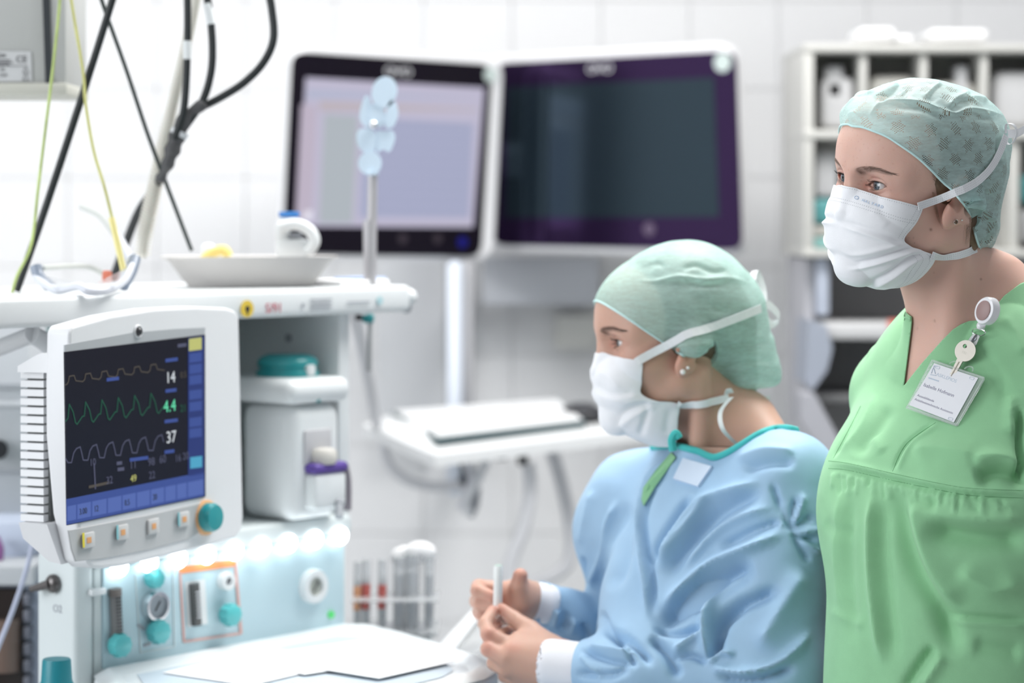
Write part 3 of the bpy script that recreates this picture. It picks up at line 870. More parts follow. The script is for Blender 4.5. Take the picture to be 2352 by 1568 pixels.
# machine frame ----------------------------------------------------
MA = np.array((-0.536, 3.10, 0.0)); MU = np.array((0.651, 0.759, 0.0)); MN = np.array((0.759, -0.651, 0.0))
MR = Matrix((Vector(MU), Vector(-MN), Vector((0, 0, 1)))).transposed()       # local x along width, y into the machine, z up
def M(t, v, z): return MA + MU * t - MN * v + np.array((0, 0, z))
def mp(px, py, v=0.0): return onplane(px, py, MA - MN * v, MN)
def mbox(b, t0, t1, v0, v1, z0, z1, bev=0.004, seg=2): return b.box(tuple(M((t0 + t1) / 2, (v0 + v1) / 2, (z0 + z1) / 2)), (abs(t1 - t0), abs(v1 - v0), abs(z1 - z0)), MR, bev, seg)
WH = mat('machine_white', (0.74, 0.77, 0.78), rough=0.38, coat=0.1)
WH2 = mat('machine_pale', (0.66, 0.72, 0.73), rough=0.42)
PANB = mat('panel_pale_blue', (0.50, 0.66, 0.72), rough=0.35)
GRN = mat('alcove_grey_green', (0.42, 0.54, 0.54), rough=0.5)
TEALP = mat('knob_teal', (0.02, 0.30, 0.32), rough=0.35, coat=0.3)
TEALL = mat('knob_teal_light', (0.10, 0.50, 0.52), rough=0.35, coat=0.3)
DK = mat('dark_plastic', (0.02, 0.022, 0.026), rough=0.4)
GREY = mat('mid_grey', (0.35, 0.37, 0.40), rough=0.5)
LG = mat('light_grey', (0.62, 0.64, 0.67), rough=0.45)
CHR = mat('chrome_soft', (0.72, 0.73, 0.75), rough=0.2, metal=1.0)
PAPER = mat('paper_white', (0.88, 0.88, 0.89), rough=0.8)

am = empty('anaesthesia_machine', tuple(M(0.22, 0.1, 0.0)), 'white anaesthesia machine with lit pale blue flowmeter panel, open alcove and flat top shelf', 'medical machine')
ZP0, ZP1, ZS0, ZS1 = 0.938, 1.071, 1.384, 1.4225
b = BM(); mbox(b, 0.0, 0.460, 0.0, 0.075, ZP0 - 0.02, ZP1 + 0.0, 0.004); mbox(b, 0.25, 0.460, 0.074, 0.34, ZP0 - 0.02, ZP1, 0.004)
b.done('panel_housing', WH2, am)
b = BM(); mbox(b, -0.001, 0.462, -0.012, 0.078, ZP1, ZP1 + 0.028, 0.008, 3); mbox(b, 0.20, 0.462, 0.07, 0.36, ZP1, ZP1 + 0.0275, 0.004, 2); b.done('lamp_hood', WH2, am)
b = BM(); mbox(b, 0.012, 0.452, -0.004, 0.004, ZP0 + 0.002, ZP1 - 0.002, 0.002); pan = b.done('flow_panel', PANB, am)
b = BM(); mbox(b, 0.445, 0.468, 0.0, 0.30, ZP1 + 0.02, ZS0, 0.004); b.done('side_wall', WH, am)
b = BM(); mbox(b, 0.16, 0.46, 0.24, 0.30, ZP1 + 0.02, ZS0, 0.002); b.done('alcove_back', GRN, am)
b = BM(); mbox(b, 0.0, 0.02, 0.0, 0.075, ZP1 + 0.02, ZS0, 0.004); mbox(b, 0.17, 0.19, 0.06, 0.30, ZP1 + 0.02, ZS0, 0.004); b.done('side_wall', WH2, am)
b = BM(); mbox(b, -0.35, 0.565, -0.03, 0.33, ZS0, ZS1, 0.008, 3)
b.done('top_shelf', WH, am)
b = BM(); mbox(b, -0.03, 0.47, -0.002, 0.075, 0.10, ZP0 - 0.02, 0.01); mbox(b, 0.20, 0.47, 0.07, 0.34, 0.10, ZP0 - 0.02, 0.01); b.done('base_cabinet', WH2, am)
for k in (0, 1):
    for q in (0, 1):
        c = M(0.03 + 0.40 * k, 0.04 + 0.25 * q, 0.05); b = BM(); b.cyl(tuple(c - MN * .015), tuple(c + MN * .015), 0.05, n=20); b.done('castor', DK, am)
b = BM()
for k in range(3): mbox(b, 0.10, 0.36, -0.012, -0.002, 0.16 + 0.24 * k, 0.38 + 0.24 * k, 0.006)
b.done('drawer_front', WH, am)
# screws on the alcove wall
for a in ((748, 776), (752, 900)):
    b = BM(); p = Vector(M(0.444, 0.10 if a[1] < 800 else 0.12, CAM_H - (a[1] - 500) / FPX * 3.5)); b.cyl(p, p - Vector(MU) * 0.003, 0.006, n=14); b.done('screw', GREY, am)
# shelf end knob, rail, sticker row
p = Vector(M(0.578, -0.012, ZS1 - 0.018)); b = BM(); b.cyl(p - Vector(MU) * 0.02, p, 0.006, n=14); b.sph(p, 0.0125, n=20); b.done('shelf_knob', WH, am)
p2 = Vector(M(0.575, -0.01, ZS1 - 0.034)); b = BM(); b.sph(p2, 0.008, n=14); b.done('shelf_latch', GREY, am)
VS = -0.0315
def shelfpt(px, py): return Vector(mp(px, py, VS))
c = shelfpt(567, 709); nrm = Vector(MN)
b = BM(); b.cyl(c, c + nrm * 0.0012, 0.0115, n=28); s_ = b.done('round_sticker', mat('sticker_yellow', (0.72, 0.52, 0.06), rough=0.5), am); s_['label'] = 'round yellow sticker with black mark'
b = BM(); b.cyl(c + nrm * 0.0012, c + nrm * 0.0018, 0.0040, n=18); b.prism([c + nrm * .0012 + Vector(MU) * a + Vector((0, 0, z)) for a, z in ((-.0018, -.001), (.0018, -.001), (.0008, -.0085), (-.0008, -.0085))], nrm * .0006); b.done('sticker_mark', DK, s_)
text_part('red_lettering', 'S/91', shelfpt(610, 718), MU, (0, 0, 1), 0.0185, mat('print_red', (0.55, 0.16, 0.20), rough=0.6), am, stretch=1.0)
for k, (x0, x1, y) in enumerate(((712, 762, 688), (716, 762, 697), (714, 762, 706), (798, 850, 694))):
    a, b_ = shelfpt(x0, y), shelfpt(x1, y - 1); bb = BM(); bb.box((a + b_) / 2 + nrm * 0.0006, ((b_ - a).length, 0.0008, 0.0022), MR); bb.done('printed_line', mat('print_grey', (0.38, 0.40, 0.44), rough=0.7), am, smooth=False)
c = shelfpt(696, 701); b = BM(); b.box(c + nrm * .0006, (0.004, 0.0008, 0.006), MR); b.done('printed_line', MATS['print_grey'], am, smooth=False)
c = shelfpt(872, 690); b = BM(); b.cyl(c, c + nrm * 0.001, 0.006, n=18); b.done('printed_dot', mat('print_aqua', (0.45, 0.66, 0.70), rough=0.6), am)
# lamps under the hood
LAMP = mat('led_white', (1, 1, 1), emit=(0.93, 0.98, 1.0), estr=4.0)
for k in range(9):
    t = 0.030 + 0.0505 * k; c = Vector(M(t, -0.0145, ZP1 + 0.007))
    b = BM(); b.sph(c - Vector((0, 0, 0.008)), 0.0150, sc=(1.0, 0.22, 0.86), R=MR, n=18); b.done('led_lamp', LAMP, am)
    d = bpy.data.lights.new('led_glow', 'POINT'); d.energy = 0.013; d.color = (0.90, 0.97, 1); d.shadow_soft_size = 0.01
    o = bpy.data.objects.new('led_glow', d); C.objects.link(o); o.location = M(t, -0.028, ZP1 - 0.012)
def knob(px, py, r, L, m, name='knob', lab=None, v=-0.004):
    c = Vector(mp(px, py, v - L * 0.5)) - nrm * (L * 0.5) ; n = 24
    b = BM(); b.lathe(c, nrm, [(r * .55, 0), (r * .6, L * .3), (r, L * .35), (r * .96, L * .92), (r * .8, L)], n)
    for k in range(10):
        a = k * math.pi / 5; d_ = (Vector(MU) * math.cos(a) + Vector((0, 0, 1)) * math.sin(a)) * r
        b.cyl(c + d_ + nrm * L * .38, c + d_ * .97 + nrm * L * .9, r * .10, n=6)
    o = b.done(name, m, am)
    if lab: o['label'] = lab
    return o
def gauge(px, py, r, ring, face, v=-0.004, wide=0.3, L=0.014):
    c = Vector(mp(px, py, v))
    b = BM(); b.lathe(c, nrm, [(r, 0), (r, L * .7), (r * .94, L), (r * (1 - wide), L), (r * (1 - wide) * .97, L * .6), (0, L * .6)], 32); g = b.done('pressure_gauge', ring, am)
    b = BM(); b.cyl(c + nrm * L * .6, c + nrm * (L * .62), r * (1 - wide) * .95, n=28); b.done('gauge_face', face, g)
    b = BM(); b.box(c + nrm * L * .68 + Vector(MU) * r * .1, (0.0016, 0.001, r * .7), MR @ Matrix.Rotation(0.6, 3, 'Y')); b.done('needle', DK, g)
    return g
b = BM(); a_, b_ = Vector(mp(257, 1350, -0.004)), Vector(mp(262, 1478, -0.004)); b.cyl(a_ + nrm * .006, b_ + nrm * .006, 0.0075, n=16); ft = b.done('flow_tube', mat('tube_smoky', (0.30, 0.30, 0.30), rough=0.15, trans=0.35), am)
for k in range(14):
    c = a_.lerp(b_, 0.10 + 0.82 * k / 13) + nrm * 0.0130; b = BM(); b.box(c, (0.009, 0.0012, 0.0022), MR); b.done('scale_mark', DK, ft, smooth=False)
b = BM(); b.cyl(a_ + nrm * .006, a_.lerp(b_, .13) + nrm * .006, 0.0088, n=16); b.done('tube_end', mat('brown_grey', (0.16, 0.14, 0.13), rough=0.4), ft)
b = BM(); b.cyl(a_.lerp(b_, .86) + nrm * .006, b_ + nrm * .006, 0.0088, n=16); b.done('tube_end', MATS['brown_grey'], ft)
b = BM(); c0, c1 = Vector(mp(203, 1361, -0.006)), Vector(mp(243, 1356, -0.010)); b.box((c0 + c1) / 2, ((c1 - c0).length, 0.010, 0.009), MR, 0.003); b.done('lever_bar', WH, am)
knob(272, 1481, 0.0145, 0.024, TEALL, lab='teal flow knob')
knob(352, 1327, 0.0125, 0.022, TEALL, lab='teal knob above the chrome gauge'); gauge(349, 1390, 0.0205, CHR, mat('gauge_grey', (0.32, 0.36, 0.40), rough=0.4), wide=0.22); knob(361, 1450, 0.0150, 0.024, TEALL, lab='teal knob below the chrome gauge')
OR1, OR2 = mat('border_orange', (0.90, 0.30, 0.10), rough=0.5), mat('border_rose', (0.70, 0.42, 0.38), rough=0.5)
def bar(a, b_, w, m, name, v=-0.0045, par=None):
    a, b_ = Vector(mp(*a, v)), Vector(mp(*b_, v)); d = b_ - a; s = nrm.cross(d.normalized()) * w / 2
    bb = BM(); bb.prism([a + s, b_ + s, b_ - s, a - s], nrm * 0.0012); o = bb.done(name, m, par or am, smooth=False); return o
bar((411, 1309), (541, 1291), 0.0095, OR1, 'warning_border'); bar((413, 1312), (422, 1474), 0.0035, OR2, 'warning_border'); bar((540, 1295), (553, 1455), 0.0045, OR2, 'warning_border'); bar((422, 1473), (553, 1454), 0.0028, OR2, 'warning_border')
b = BM(); q = [Vector(mp(*a, -0.0046)) for a in ((424, 1336), (470, 1329), (476, 1432), (430, 1440))]; b.prism(q, nrm * 0.001); b.done('meter_plate', WH, am, smooth=False)
b = BM(); a_, b_ = Vector(mp(441, 1338, -0.006)), Vector(mp(447, 1434, -0.006)); b.cyl(a_ + nrm * .004, b_ + nrm * .004, 0.0072, n=16); ft = b.done('flow_tube', mat('tube_dark', (0.10, 0.10, 0.10), rough=0.2), am)
for k in range(8):
    c = a_.lerp(b_, 0.2 + 0.6 * k / 7) + nrm * 0.0112; b = BM(); b.box(c, (0.008, 0.001, 0.0018), MR); b.done('scale_mark', LG, ft, smooth=False)
gauge(513, 1333, 0.0125, WH, LG, wide=0.55, L=0.012); knob(526, 1411, 0.0145, 0.024, TEALL, lab='teal knob inside the orange border')
gauge(714, 1345, 0.0240, WH, mat('gauge_olive', (0.40, 0.42, 0.38), rough=0.4), wide=0.42, L=0.012)
c = Vector(mp(759, 1411, -0.004)); b = BM(); b.cyl(c, c + nrm * .003, 0.0055, n=20); b.done('green_button', mat('led_green', (0.08, 0.5, 0.14), rough=0.4, emit=(0.1, 0.7, 0.2), estr=0.3), am)
for a, b_ in (((310, 1318), (322, 1498)), ((322, 1498), (400, 1484)), ((396, 1300), (400, 1484))): bar(a, b_, 0.0012, WH2, 'panel_line')
for a, b_ in (((316, 1434), (330, 1444)), ((330, 1482), (345, 1478)), ((376, 1432), (388, 1440))): bar(a, b_, 0.004, MATS['print_grey'], 'panel_mark')
# left cheek of the machine with key lever
def mside(px, py): return Vector(onplane(px, py, M(-0.031, 0, 0), MU))
b = BM(); mbox(b, -0.034, -0.002, -0.004, 0.075, 0.6, ZP1 + 0.02, 0.008, 3); ck = b.done('side_panel', WH2, am)
c = Vector(M(-0.036, 0.035, CAM_H - (1338 - 500) / FPX * 3.1)); b = BM(); b.lathe(c, tuple(-MU), [(0.012, 0), (0.012, 0.004), (0.009, 0.008), (0.004, 0.010)], 20); b.cyl(c - Vector(MU) * .007, c + Vector(MN) * (-0.030) - Vector(MU) * .014 + Vector((0, 0, -0.009)), 0.0065, 0.004, n=12); b.done('lever', mat('gunmetal', (0.14, 0.13, 0.13), rough=0.3, metal=0.8), ck)
text_part('oxygen_mark', 'O2', tuple(M(-0.0345, 0.040, CAM_H - (1404 - 500) / FPX * 3.1)), -(-MN) * 1.0, (0, 0, 1), 0.014, MATS['print_grey'], ck)
# worktop ----------------------------------------------------------
ZW = 0.936
def wz(px, py, z=ZW):
    D = (CAM_H - z) * FPX / (py - HZP); return np.array(((px - CXP) / FPX * D, D, z))
out = [(-0.535, 3.09), (-0.235, 3.452), (-0.200, 3.450), (-0.150, 3.385), (-0.085, 3.285), (-0.030, 3.185), (-0.018, 3.125), (-0.035, 3.065), (-0.10, 2.98), (-0.22, 2.88), (-0.34, 2.80), (-0.455, 2.80), (-0.475, 2.88), (-0.500, 2.97)]
b = BM(); b.prism([(x, y, ZW - 0.035) for x, y in out], (0, 0, 0.035)); wt = b.done('worktop', mat('worktop_white', (0.80, 0.84, 0.86), rough=0.3, coat=0.2), am, ang=30)
md = wt.modifiers.new('b', 'BEVEL'); md.width = 0.009; md.segments = 4; md.limit_method = 'ANGLE'
cx_, cy_ = -0.28, 3.08
ring = [(cx_ + (x - cx_) * 0.86, cy_ + (y - cy_) * 0.86) for x, y in out]; ring2 = [(cx_ + (x - cx_) * 0.78, cy_ + (y - cy_) * 0.78) for x, y in out]
b = BM(); n_ = len(out)
lo_ = [b.b.verts.new((x, y, ZW + 0.0012)) for x, y in ring2]; b.b.faces.new(lo_); b.done('tray_mat', mat('tray_blue_grey', (0.55, 0.63, 0.70), rough=0.4), am, smooth=False)
b = BM(); v0 = [b.b.verts.new((x, y, ZW)) for x, y in ring]; v1 = [b.b.verts.new((cx_ + (x - cx_) * .93, cy_ + (y - cy_) * .93, ZW + 0.009)) for x, y in out]; v2 = [b.b.verts.new((x, y, ZW - 0.001)) for x, y in out]
for i in range(n_):
    j = (i + 1) % n_; b.b.faces.new((v0[i], v0[j], v1[j], v1[i])); b.b.faces.new((v1[i], v1[j], v2[j], v2[i]))
b.done('worktop_rim', MATS['worktop_white'], am, ang=60)
for k, (cpx, cpy, w, h, rz) in enumerate(((600, 1535, 0.21, 0.15, 0.95), (770, 1515, 0.21, 0.15, 0.72), (880, 1535, 0.15, 0.12, 0.9))):
    c = wz(cpx, cpy); b = BM()
    b.box((c[0], c[1], ZW + 0.003 + 0.0014 * k), (w, h, 0.001), Matrix.Rotation(rz, 3, 'Z')); o = b.done('paper_sheet', PAPER, smooth=False)
    tag(o, ['white paper sheet lying leftmost on the machine worktop', 'white paper sheet in the middle of the machine worktop', 'small white paper sheet nearest the worktop corner'][k], 'paper', 'papers on the worktop')
b = BM(); b.box((-0.60, 2.98, 0.805), (0.13, 0.15, 0.018), None, 0.004); b.box((-0.545, 3.04, 0.70), (0.02, 0.10, 0.20), None, 0.004); b.done('side_tray', WH2, am)
# absorber canister in the alcove -----------------------------------
ac = empty('absorber_canister', tuple(M(0.33, 0.05, ZP1 + 0.028)), 'white angular absorber canister with a teal lid standing in the alcove', 'canister')
T0, T1, V0, V1 = 0.325, 0.426, -0.028, 0.080
b = BM(); mbox(b, T0, T1, V0, V1, ZP1 + 0.0285, 1.262, 0.022, 5); b.done('body', WH, ac)
b = BM(); mbox(b, T0 - 0.010, T1 + 0.012, V0 - 0.008, V1 + 0.050, 1.262, 1.297, 0.016, 5); b.done('shoulder', WH, ac)
c = Vector(M(0.388, 0.045, 1.297)); b = BM(); b.lathe(c, (0, 0, 1), [(0.045, 0), (0.045, 0.006), (0.0415, 0.008), (0.0415, 0.013), (0.0435, 0.015), (0.0435, 0.020), (0.039, 0.026), (0.030, 0.030), (0, 0.030)], 36); lid = b.done('lid', TEALP, ac)
lid['label'] = 'teal ribbed lid'
b = BM(); cc = c + Vector(MN) * 0.042 + Vector(MU) * 0.002; b.box(cc + Vector((0, 0, 0.009)), (0.016, 0.010, 0.016), MR, 0.003); b.done('lid_tab', WH, lid)
b = BM(); mbox(b, T0 + .022, T0 + .075, V0 - 0.004, V0 + 0.010, 1.178, 1.226, 0.003); b.done('filler_recess', mat('recess_grey', (0.50, 0.50, 0.52), rough=0.6), ac)
b = BM(); mbox(b, T0 + .025, T1 - .012, V0 - 0.020, V0 + 0.004, ZP1 + 0.045, 1.166, 0.007, 3); b.done('filler_block', WH, ac)
b = BM(); mbox(b, T0 + .024, T1 - .010, V0 - 0.022, V0 + 0.004, 1.166, 1.180, 0.006, 3); b.done('violet_collar', mat('violet', (0.10, 0.055, 0.30), rough=0.5), ac)
c = Vector(M(T0 + 0.054, V0 - 0.006, 1.178)); b = BM(); b.lathe(c, (0, 0, 1), [(0.018, 0), (0.020, 0.004), (0.020, 0.016), (0.016, 0.021), (0, 0.022)], 28); b.done('filler_cap', mat('cap_beige', (0.62, 0.60, 0.56), rough=0.5), ac)
b = BM(); b.tube([M(T1 - .010, V0 - 0.012, 1.174), M(T1 - .004, V0 - 0.012, 1.15), M(T1 - .004, V0 - 0.012, 1.11)], 0.0055, n=10); b.done('drain_tube', mat('tube_grey', (0.22, 0.20, 0.23), rough=0.5), ac)
for z, r in ((1.236, 0.0035),):
    c = Vector(M(T0 + .05, V0 - 0.001, z + .03)); b = BM(); b.sph(c, r, n=12); b.done('indicator', TEALP, ac)
c = Vector(M(T0 + .070, V0 - 0.022, ZP1 + 0.052)); b = BM(); b.sph(c, 0.007, n=14); b.cyl(c, c + Vector(MN) * 0.010 - Vector((0, 0, 0.018)) - Vector(MU) * .01, 0.006, n=12); b.done('drain_valve', GREY, ac)
# unit beside the canister, behind the monitor
b = BM(); mbox(b, 0.270, 0.312, 0.10, 0.18, ZP1 + 0.0285, 1.19, 0.004); mu_ = b.done('module_box', WH, None)
tag(mu_, 'low white module box between the monitor and the absorber canister', 'module')
b = BM(); mbox(b, 0.265, 0.315, 0.11, 0.20, 1.191, 1.235, 0.004); o = b.done('module_box', LG, None); tag(o, 'grey module box stacked on the low white one beside the canister', 'module')
# ------------------------------------------------------------------ patient monitor
TLm, TRm, BLm = P(146, 808, 2.87), P(468, 768, 3.11), P(152, 1205, 2.87)
mun = (TRm - TLm); mun /= np.linalg.norm(mun); mvn = (TLm - BLm); mvn -= mun * (mvn @ mun); mvn /= np.linalg.norm(mvn)
mnn = np.cross(mun, mvn); mnn = -mnn if mnn[1] > 0 else mnn
def sp(px, py, off=0.0): return Vector(onplane(px, py, TLm + mnn * off, mnn))
mon = empty('patient_monitor', tuple(sp(310, 1290, -0.04)), 'white patient monitor with a black and blue waveform screen, leaning in front of the machine', 'monitor')
nM = Vector(mnn); uM = Vector(mun); vM = Vector(mvn)
MW = mat('monitor_white', (0.76, 0.77, 0.79), rough=0.4)
def face(pts, off, th, name, m, par, bev=0.0, smooth=True, seg=3):
    b = BM(); b.prism([sp(x, y, off) for x, y in pts], nM * th); o = b.done(name, m, par, smooth=smooth)
    if bev:
        md = o.modifiers.new('b', 'BEVEL'); md.width = bev; md.segments = seg; md.limit_method = 'ANGLE'; md.angle_limit = math.radians(30)
    return o
bez = [(106, 762), (112, 748), (200, 724), (300, 708), (400, 703), (470, 706), (490, 712), (499, 726), (503, 900), (509, 1185), (505, 1215), (490, 1232), (420, 1252), (330, 1273), (230, 1296), (180, 1302), (160, 1300), (146, 1286), (120, 1180), (104, 1000), (103, 880)]
face(bez, -0.036, 0.036, 'bezel', MW, mon, 0.008, seg=4)
bk = [(150, 790), (240, 760), (400, 742), (470, 748), (480, 900), (485, 1170), (470, 1200), (300, 1240), (190, 1250), (160, 1240), (145, 1100), (140, 900)]
rear = face(bk, -0.075, 0.040, 'rear_housing', MW, mon, 0.006)
face([(146, 808), (146, 792), (300, 764), (400, 755), (469, 752), (468, 768)], -0.001, 0.0018, 'inner_frame', mat('frame_grey', (0.42, 0.44, 0.46), rough=0.5), mon, smooth=False)
scr = face([(146, 808), (468, 768), (469, 1140), (152, 1206)], -0.001, 0.0022, 'screen', mat('screen_black', (0.006, 0.006, 0.010), rough=0.35, spec=0.15, emit=(0.008, 0.008, 0.018), estr=0.5), mon, smooth=False)
strip = face([(153, 1217), (330, 1183), (476, 1150), (480, 1205), (430, 1238), (330, 1264), (230, 1283), (170, 1289), (160, 1260)], -0.001, 0.0026, 'control_strip', mat('strip_grey', (0.50, 0.51, 0.52), rough=0.5), mon, 0.001)
c = sp(317, 761, 0.0005); b = BM(); b.lathe(c, mnn, [(0.0085, -0.001), (0.0085, 0.001), (0.0070, 0.002), (0.0065, 0.0008), (0, 0.0008)], 28); cm = b.done('camera_lens', MW, mon)
b = BM(); b.sph(sp(317, 761, 0.0008), 0.0058, sc=(1, 1, 1), n=16); b.done('lens_glass', mat('lens_dark', (0.05, 0.05, 0.055), rough=0.1), cm)
# vent fins on the left flank
for k in range(17):
    y = 862 + k * 20.6
    p0 = sp(106, y - 8, -0.045); p1 = sp(106, y + 7.5, -0.045); d = -nM
    w0 = p0 + d * 0.004; wid = 0.036
    b = BM(); b.prism([w0, w0 + d * wid, w0 + d * wid + (p1 - p0), w0 + (p1 - p0)], uM * 0.02); b.done('vent_fin', MW, mon, smooth=False)
fl0, fl1 = sp(106, 842, -0.046), sp(106, 1218, -0.046)
b = BM(); b.prism([fl0 + uM * .008, fl0 + uM * .008 - nM * 0.036, fl1 + uM * .008 - nM * 0.036, fl1 + uM * .008], uM * 0.05); b.done('vent_cavity', mat('vent_dark', (0.12, 0.13, 0.13), rough=0.7), mon, smooth=False)
up0 = sp(106, 800, -0.040)
b = BM(); b.prism([sp(108, 812, -0.036), sp(108, 812, -0.036) - nM * 0.012, sp(108, 842, -0.036) - nM * 0.046, sp(108, 856, -0.036) - nM * 0.046, sp(108, 856, -0.036)], uM * 0.05); b.done('flank_top', MW, mon)
b = BM(); b.prism([sp(108, 1204, -0.036), sp(108, 1204, -0.036) - nM * 0.044, sp(112, 1240, -0.036) - nM * 0.040, sp(130, 1290, -0.036) - nM * 0.012, sp(140, 1296, -0.036)], uM * 0.05); b.done('flank_foot', MW, mon)
# screen content (flat luminous graphics)
def em(name, col, s=1.0): return mat(name, tuple(c * 0.08 for c in col), rough=0.5, spec=0.15, emit=col, estr=s * 1.15)
E_Y, E_G, E_V, E_B, E_B2, E_W, E_YL, E_C = em('glow_cream', (0.16, 0.14, 0.12), 0.4), em('glow_green', (0.04, 0.19, 0.12), 0.4), em('glow_violet', (0.15, 0.16, 0.26), 0.45), em('glow_blue', (0.07, 0.12, 0.42), 0.55), em('glow_blue_pale', (0.12, 0.19, 0.55), 0.6), em('glow_white', (0.62, 0.66, 0.70), 0.9), em('glow_yellow', (0.46, 0.47, 0.16), 0.9), em('glow_cyan', (0.08, 0.36, 0.55), 0.8)
def trace(pts, w, m, name='waveform'):
    b = BM(); b.tube([sp(x, y, 0.0016) for x, y in pts], w, n=4) if False else None
    b = BM(); q = [sp(x, y, 0.0015) for x, y in pts]
    for a, c_ in zip(q[:-1], q[1:]):
        d = (c_ - a).normalized(); s = nM.cross(d) * w; b.prism([a + s - d * w * .5, c_ + s + d * w * .5, c_ - s + d * w * .5, a - s - d * w * .5], nM * 0.0003)
    return b.done(name, m, scr, smooth=False)
w1, w2, w3 = [(149, 884), (154, 882)], [(150, 968)], [(150, 1052)]
for k in range(6):
    x = 155 + 37.5 * k; y = 880 - 5.2 * k
    w1 += [(x + 2, y - 4), (x + 4, y - 16), (x + 15, y - 18), (x + 19, y - 6), (x + 35, y - 4)] if k < 6 else []
    y = 952 - 5.0 * k; w2 += [(x + 1, y + 8), (x + 4, y - 24), (x + 13, y - 6), (x + 18, y + 18), (x + 22, y + 22), (x + 34, y + 4)]
    y = 1048 - 5.6 * k; w3 += [(x + 1, y + 14), (x + 9, y + 14), (x + 14, y - 8), (x + 20, y - 18), (x + 29, y - 22), (x + 33, y - 6), (x + 36, y + 8)]
trace([p_ for p_ in w1 if p_[0] < 378], 0.0007, E_Y); trace([p_ for p_ in w2 if p_[0] < 378], 0.0007, E_G); trace([p_ for p_ in w3 if p_[0] < 378], 0.0007, E_V)
trace([(205, 1118), (250, 1108)], 0.0016, E_Y); trace([(216, 1065), (219, 1122)], 0.0010, E_V)
def quad(x0, y0, x1, y1, m, name, sl=-0.125, par=None, off=0.0015):
    d = (x1 - x0) * sl
    b = BM(); b.prism([sp(x0, y0, off), sp(x1, y0 + d, off), sp(x1, y1 + d, off), sp(x0, y1, off)], nM * 0.0003); return b.done(name, m, par or scr, smooth=False)
qs = -0.13
quad(432, 776, 469, 1093, em('glow_navy', (0.03, 0.05, 0.20), 0.7), 'button_column', qs)
for k, y in enumerate((812, 838, 863, 897, 924, 960, 985)): quad(435, y, 463, y + 21, E_B, 'soft_key', qs, off=0.0019)
quad(434, 778, 463, 806, E_YL, 'soft_key', qs, off=0.0019); quad(437, 1050, 464, 1076, E_C, 'soft_key', qs, off=0.0019)
b = BM(); b.prism([sp(152, 1146, 0.0015), sp(469, 1083, 0.0015), sp(469, 1139, 0.0015), sp(152, 1205, 0.0015)], nM * .0003); b.done('blue_bar', E_B, scr, smooth=False)
xs = [153, 176, 210, 246, 280, 313, 345, 378, 405, 430, 468]
for k in range(10):
    a, c_ = xs[k] + 1.5, xs[k + 1] - 1.5; ya = 1163 - (a - 153) * 0.200
    quad(a, ya, c_, ya + 34, E_B2, 'soft_key', -0.205, off=0.0019)
    if k in (1, 2, 4, 6): text_part('key_figures', ['', '3.00', '12', '', '0.5', '', '20'][k] or '5', sp(a + 5, ya + 24, 0.0024), uM, vM, 0.0105, DK, scr, stretch=0.8)
for s_, x, y, h_, m_ in (('14', 381, 880, 0.020, E_W), ('4.4', 376, 947, 0.021, em('glow_mint', (0.12, 0.62, 0.36), 1.0)), ('37', 382, 1018, 0.021, E_W), ('0.5', 414, 868, 0.011, E_Y), ('21', 414, 946, 0.013, E_G), ('11', 298, 1077, 0.014, E_V), ('98', 340, 1070, 0.014, E_V), ('60', 366, 1064, 0.014, E_V), ('16', 402, 1061, 0.013, E_V), ('20', 420, 1056, 0.013, E_V), ('49', 300, 1107, 0.012, E_YL), ('22', 342, 1100, 0.013, E_V), ('32', 244, 1112, 0.013, E_V), ('10', 206, 1070, 0.012, E_V)):
    text_part('figures', s_, sp(x, y, 0.0018), uM, vM, h_, m_, scr, ext=0.0001)
for x0, y, x1, m_ in ((245, 868, 273, E_B), (380, 824, 408, E_B), (380, 894, 405, E_B), (378, 964, 408, E_B), (378, 1034, 400, E_B), (268, 1060, 280, E_V), (408, 790, 428, E_V), (270, 1074, 285, E_V), (298, 1052, 340, E_B)):
    quad(x0, y, x1, y + 8, m_, 'caption_bar', -0.13)
for i, (x, y, cc) in enumerate(((203, 1240, 'y'), (281, 1222, 'c'), (352, 1208, 'n'), (422, 1192, 'c'))):
    b = BM(); b.box(sp(x, y, 0.0038), (0.0215, 0.0185, 0.004), Matrix((uM, vM, nM)).transposed(), 0.0015); bt = b.done('button', mat('button_grey', (0.60, 0.60, 0.60), rough=0.5), mon)
    bx = BM(); bx.box(sp(x + 2, y, 0.0060), (0.008, 0.007, 0.0006), Matrix((uM, vM, nM)).transposed()); bx.done('button_symbol', mat('symbol_orange', (0.75, 0.38, 0.16), rough=0.5), bt, smooth=False)
    if cc != 'n':
        bx = BM(); bx.box(sp(x - 11, y, 0.0060), (0.0035, 0.0175, 0.0006), Matrix((uM, vM, nM)).transposed()); bx.done('button_stripe', mat('stripe_yellow', (0.80, 0.68, 0.05), rough=0.5) if cc == 'y' else mat('stripe_cyan', (0.25, 0.55, 0.60), rough=0.5), bt, smooth=False)
c = sp(471, 1188, 0.0); b = BM(); b.lathe(c, mnn, [(0.0225, 0), (0.0225, 0.0035), (0.0195, 0.005), (0.0, 0.005)], 32); b.done('knob_ring', mat('ring_orange', (0.80, 0.45, 0.22), rough=0.5), mon)
c2 = sp(473, 1187, 0.005); b = BM(); b.lathe(c2, mnn, [(0.0165, 0), (0.0185, 0.003), (0.0185, 0.011), (0.0160, 0.016), (0, 0.0175)], 32); kb = b.done('knob', TEALP, mon); kb['label'] = 'teal rotary knob'
quad(452, 1243, 484, 1250, mat('led_green', (0.1, 0.5, 0.2)), 'green_mark', -0.13, par=mon, off=-0.002)
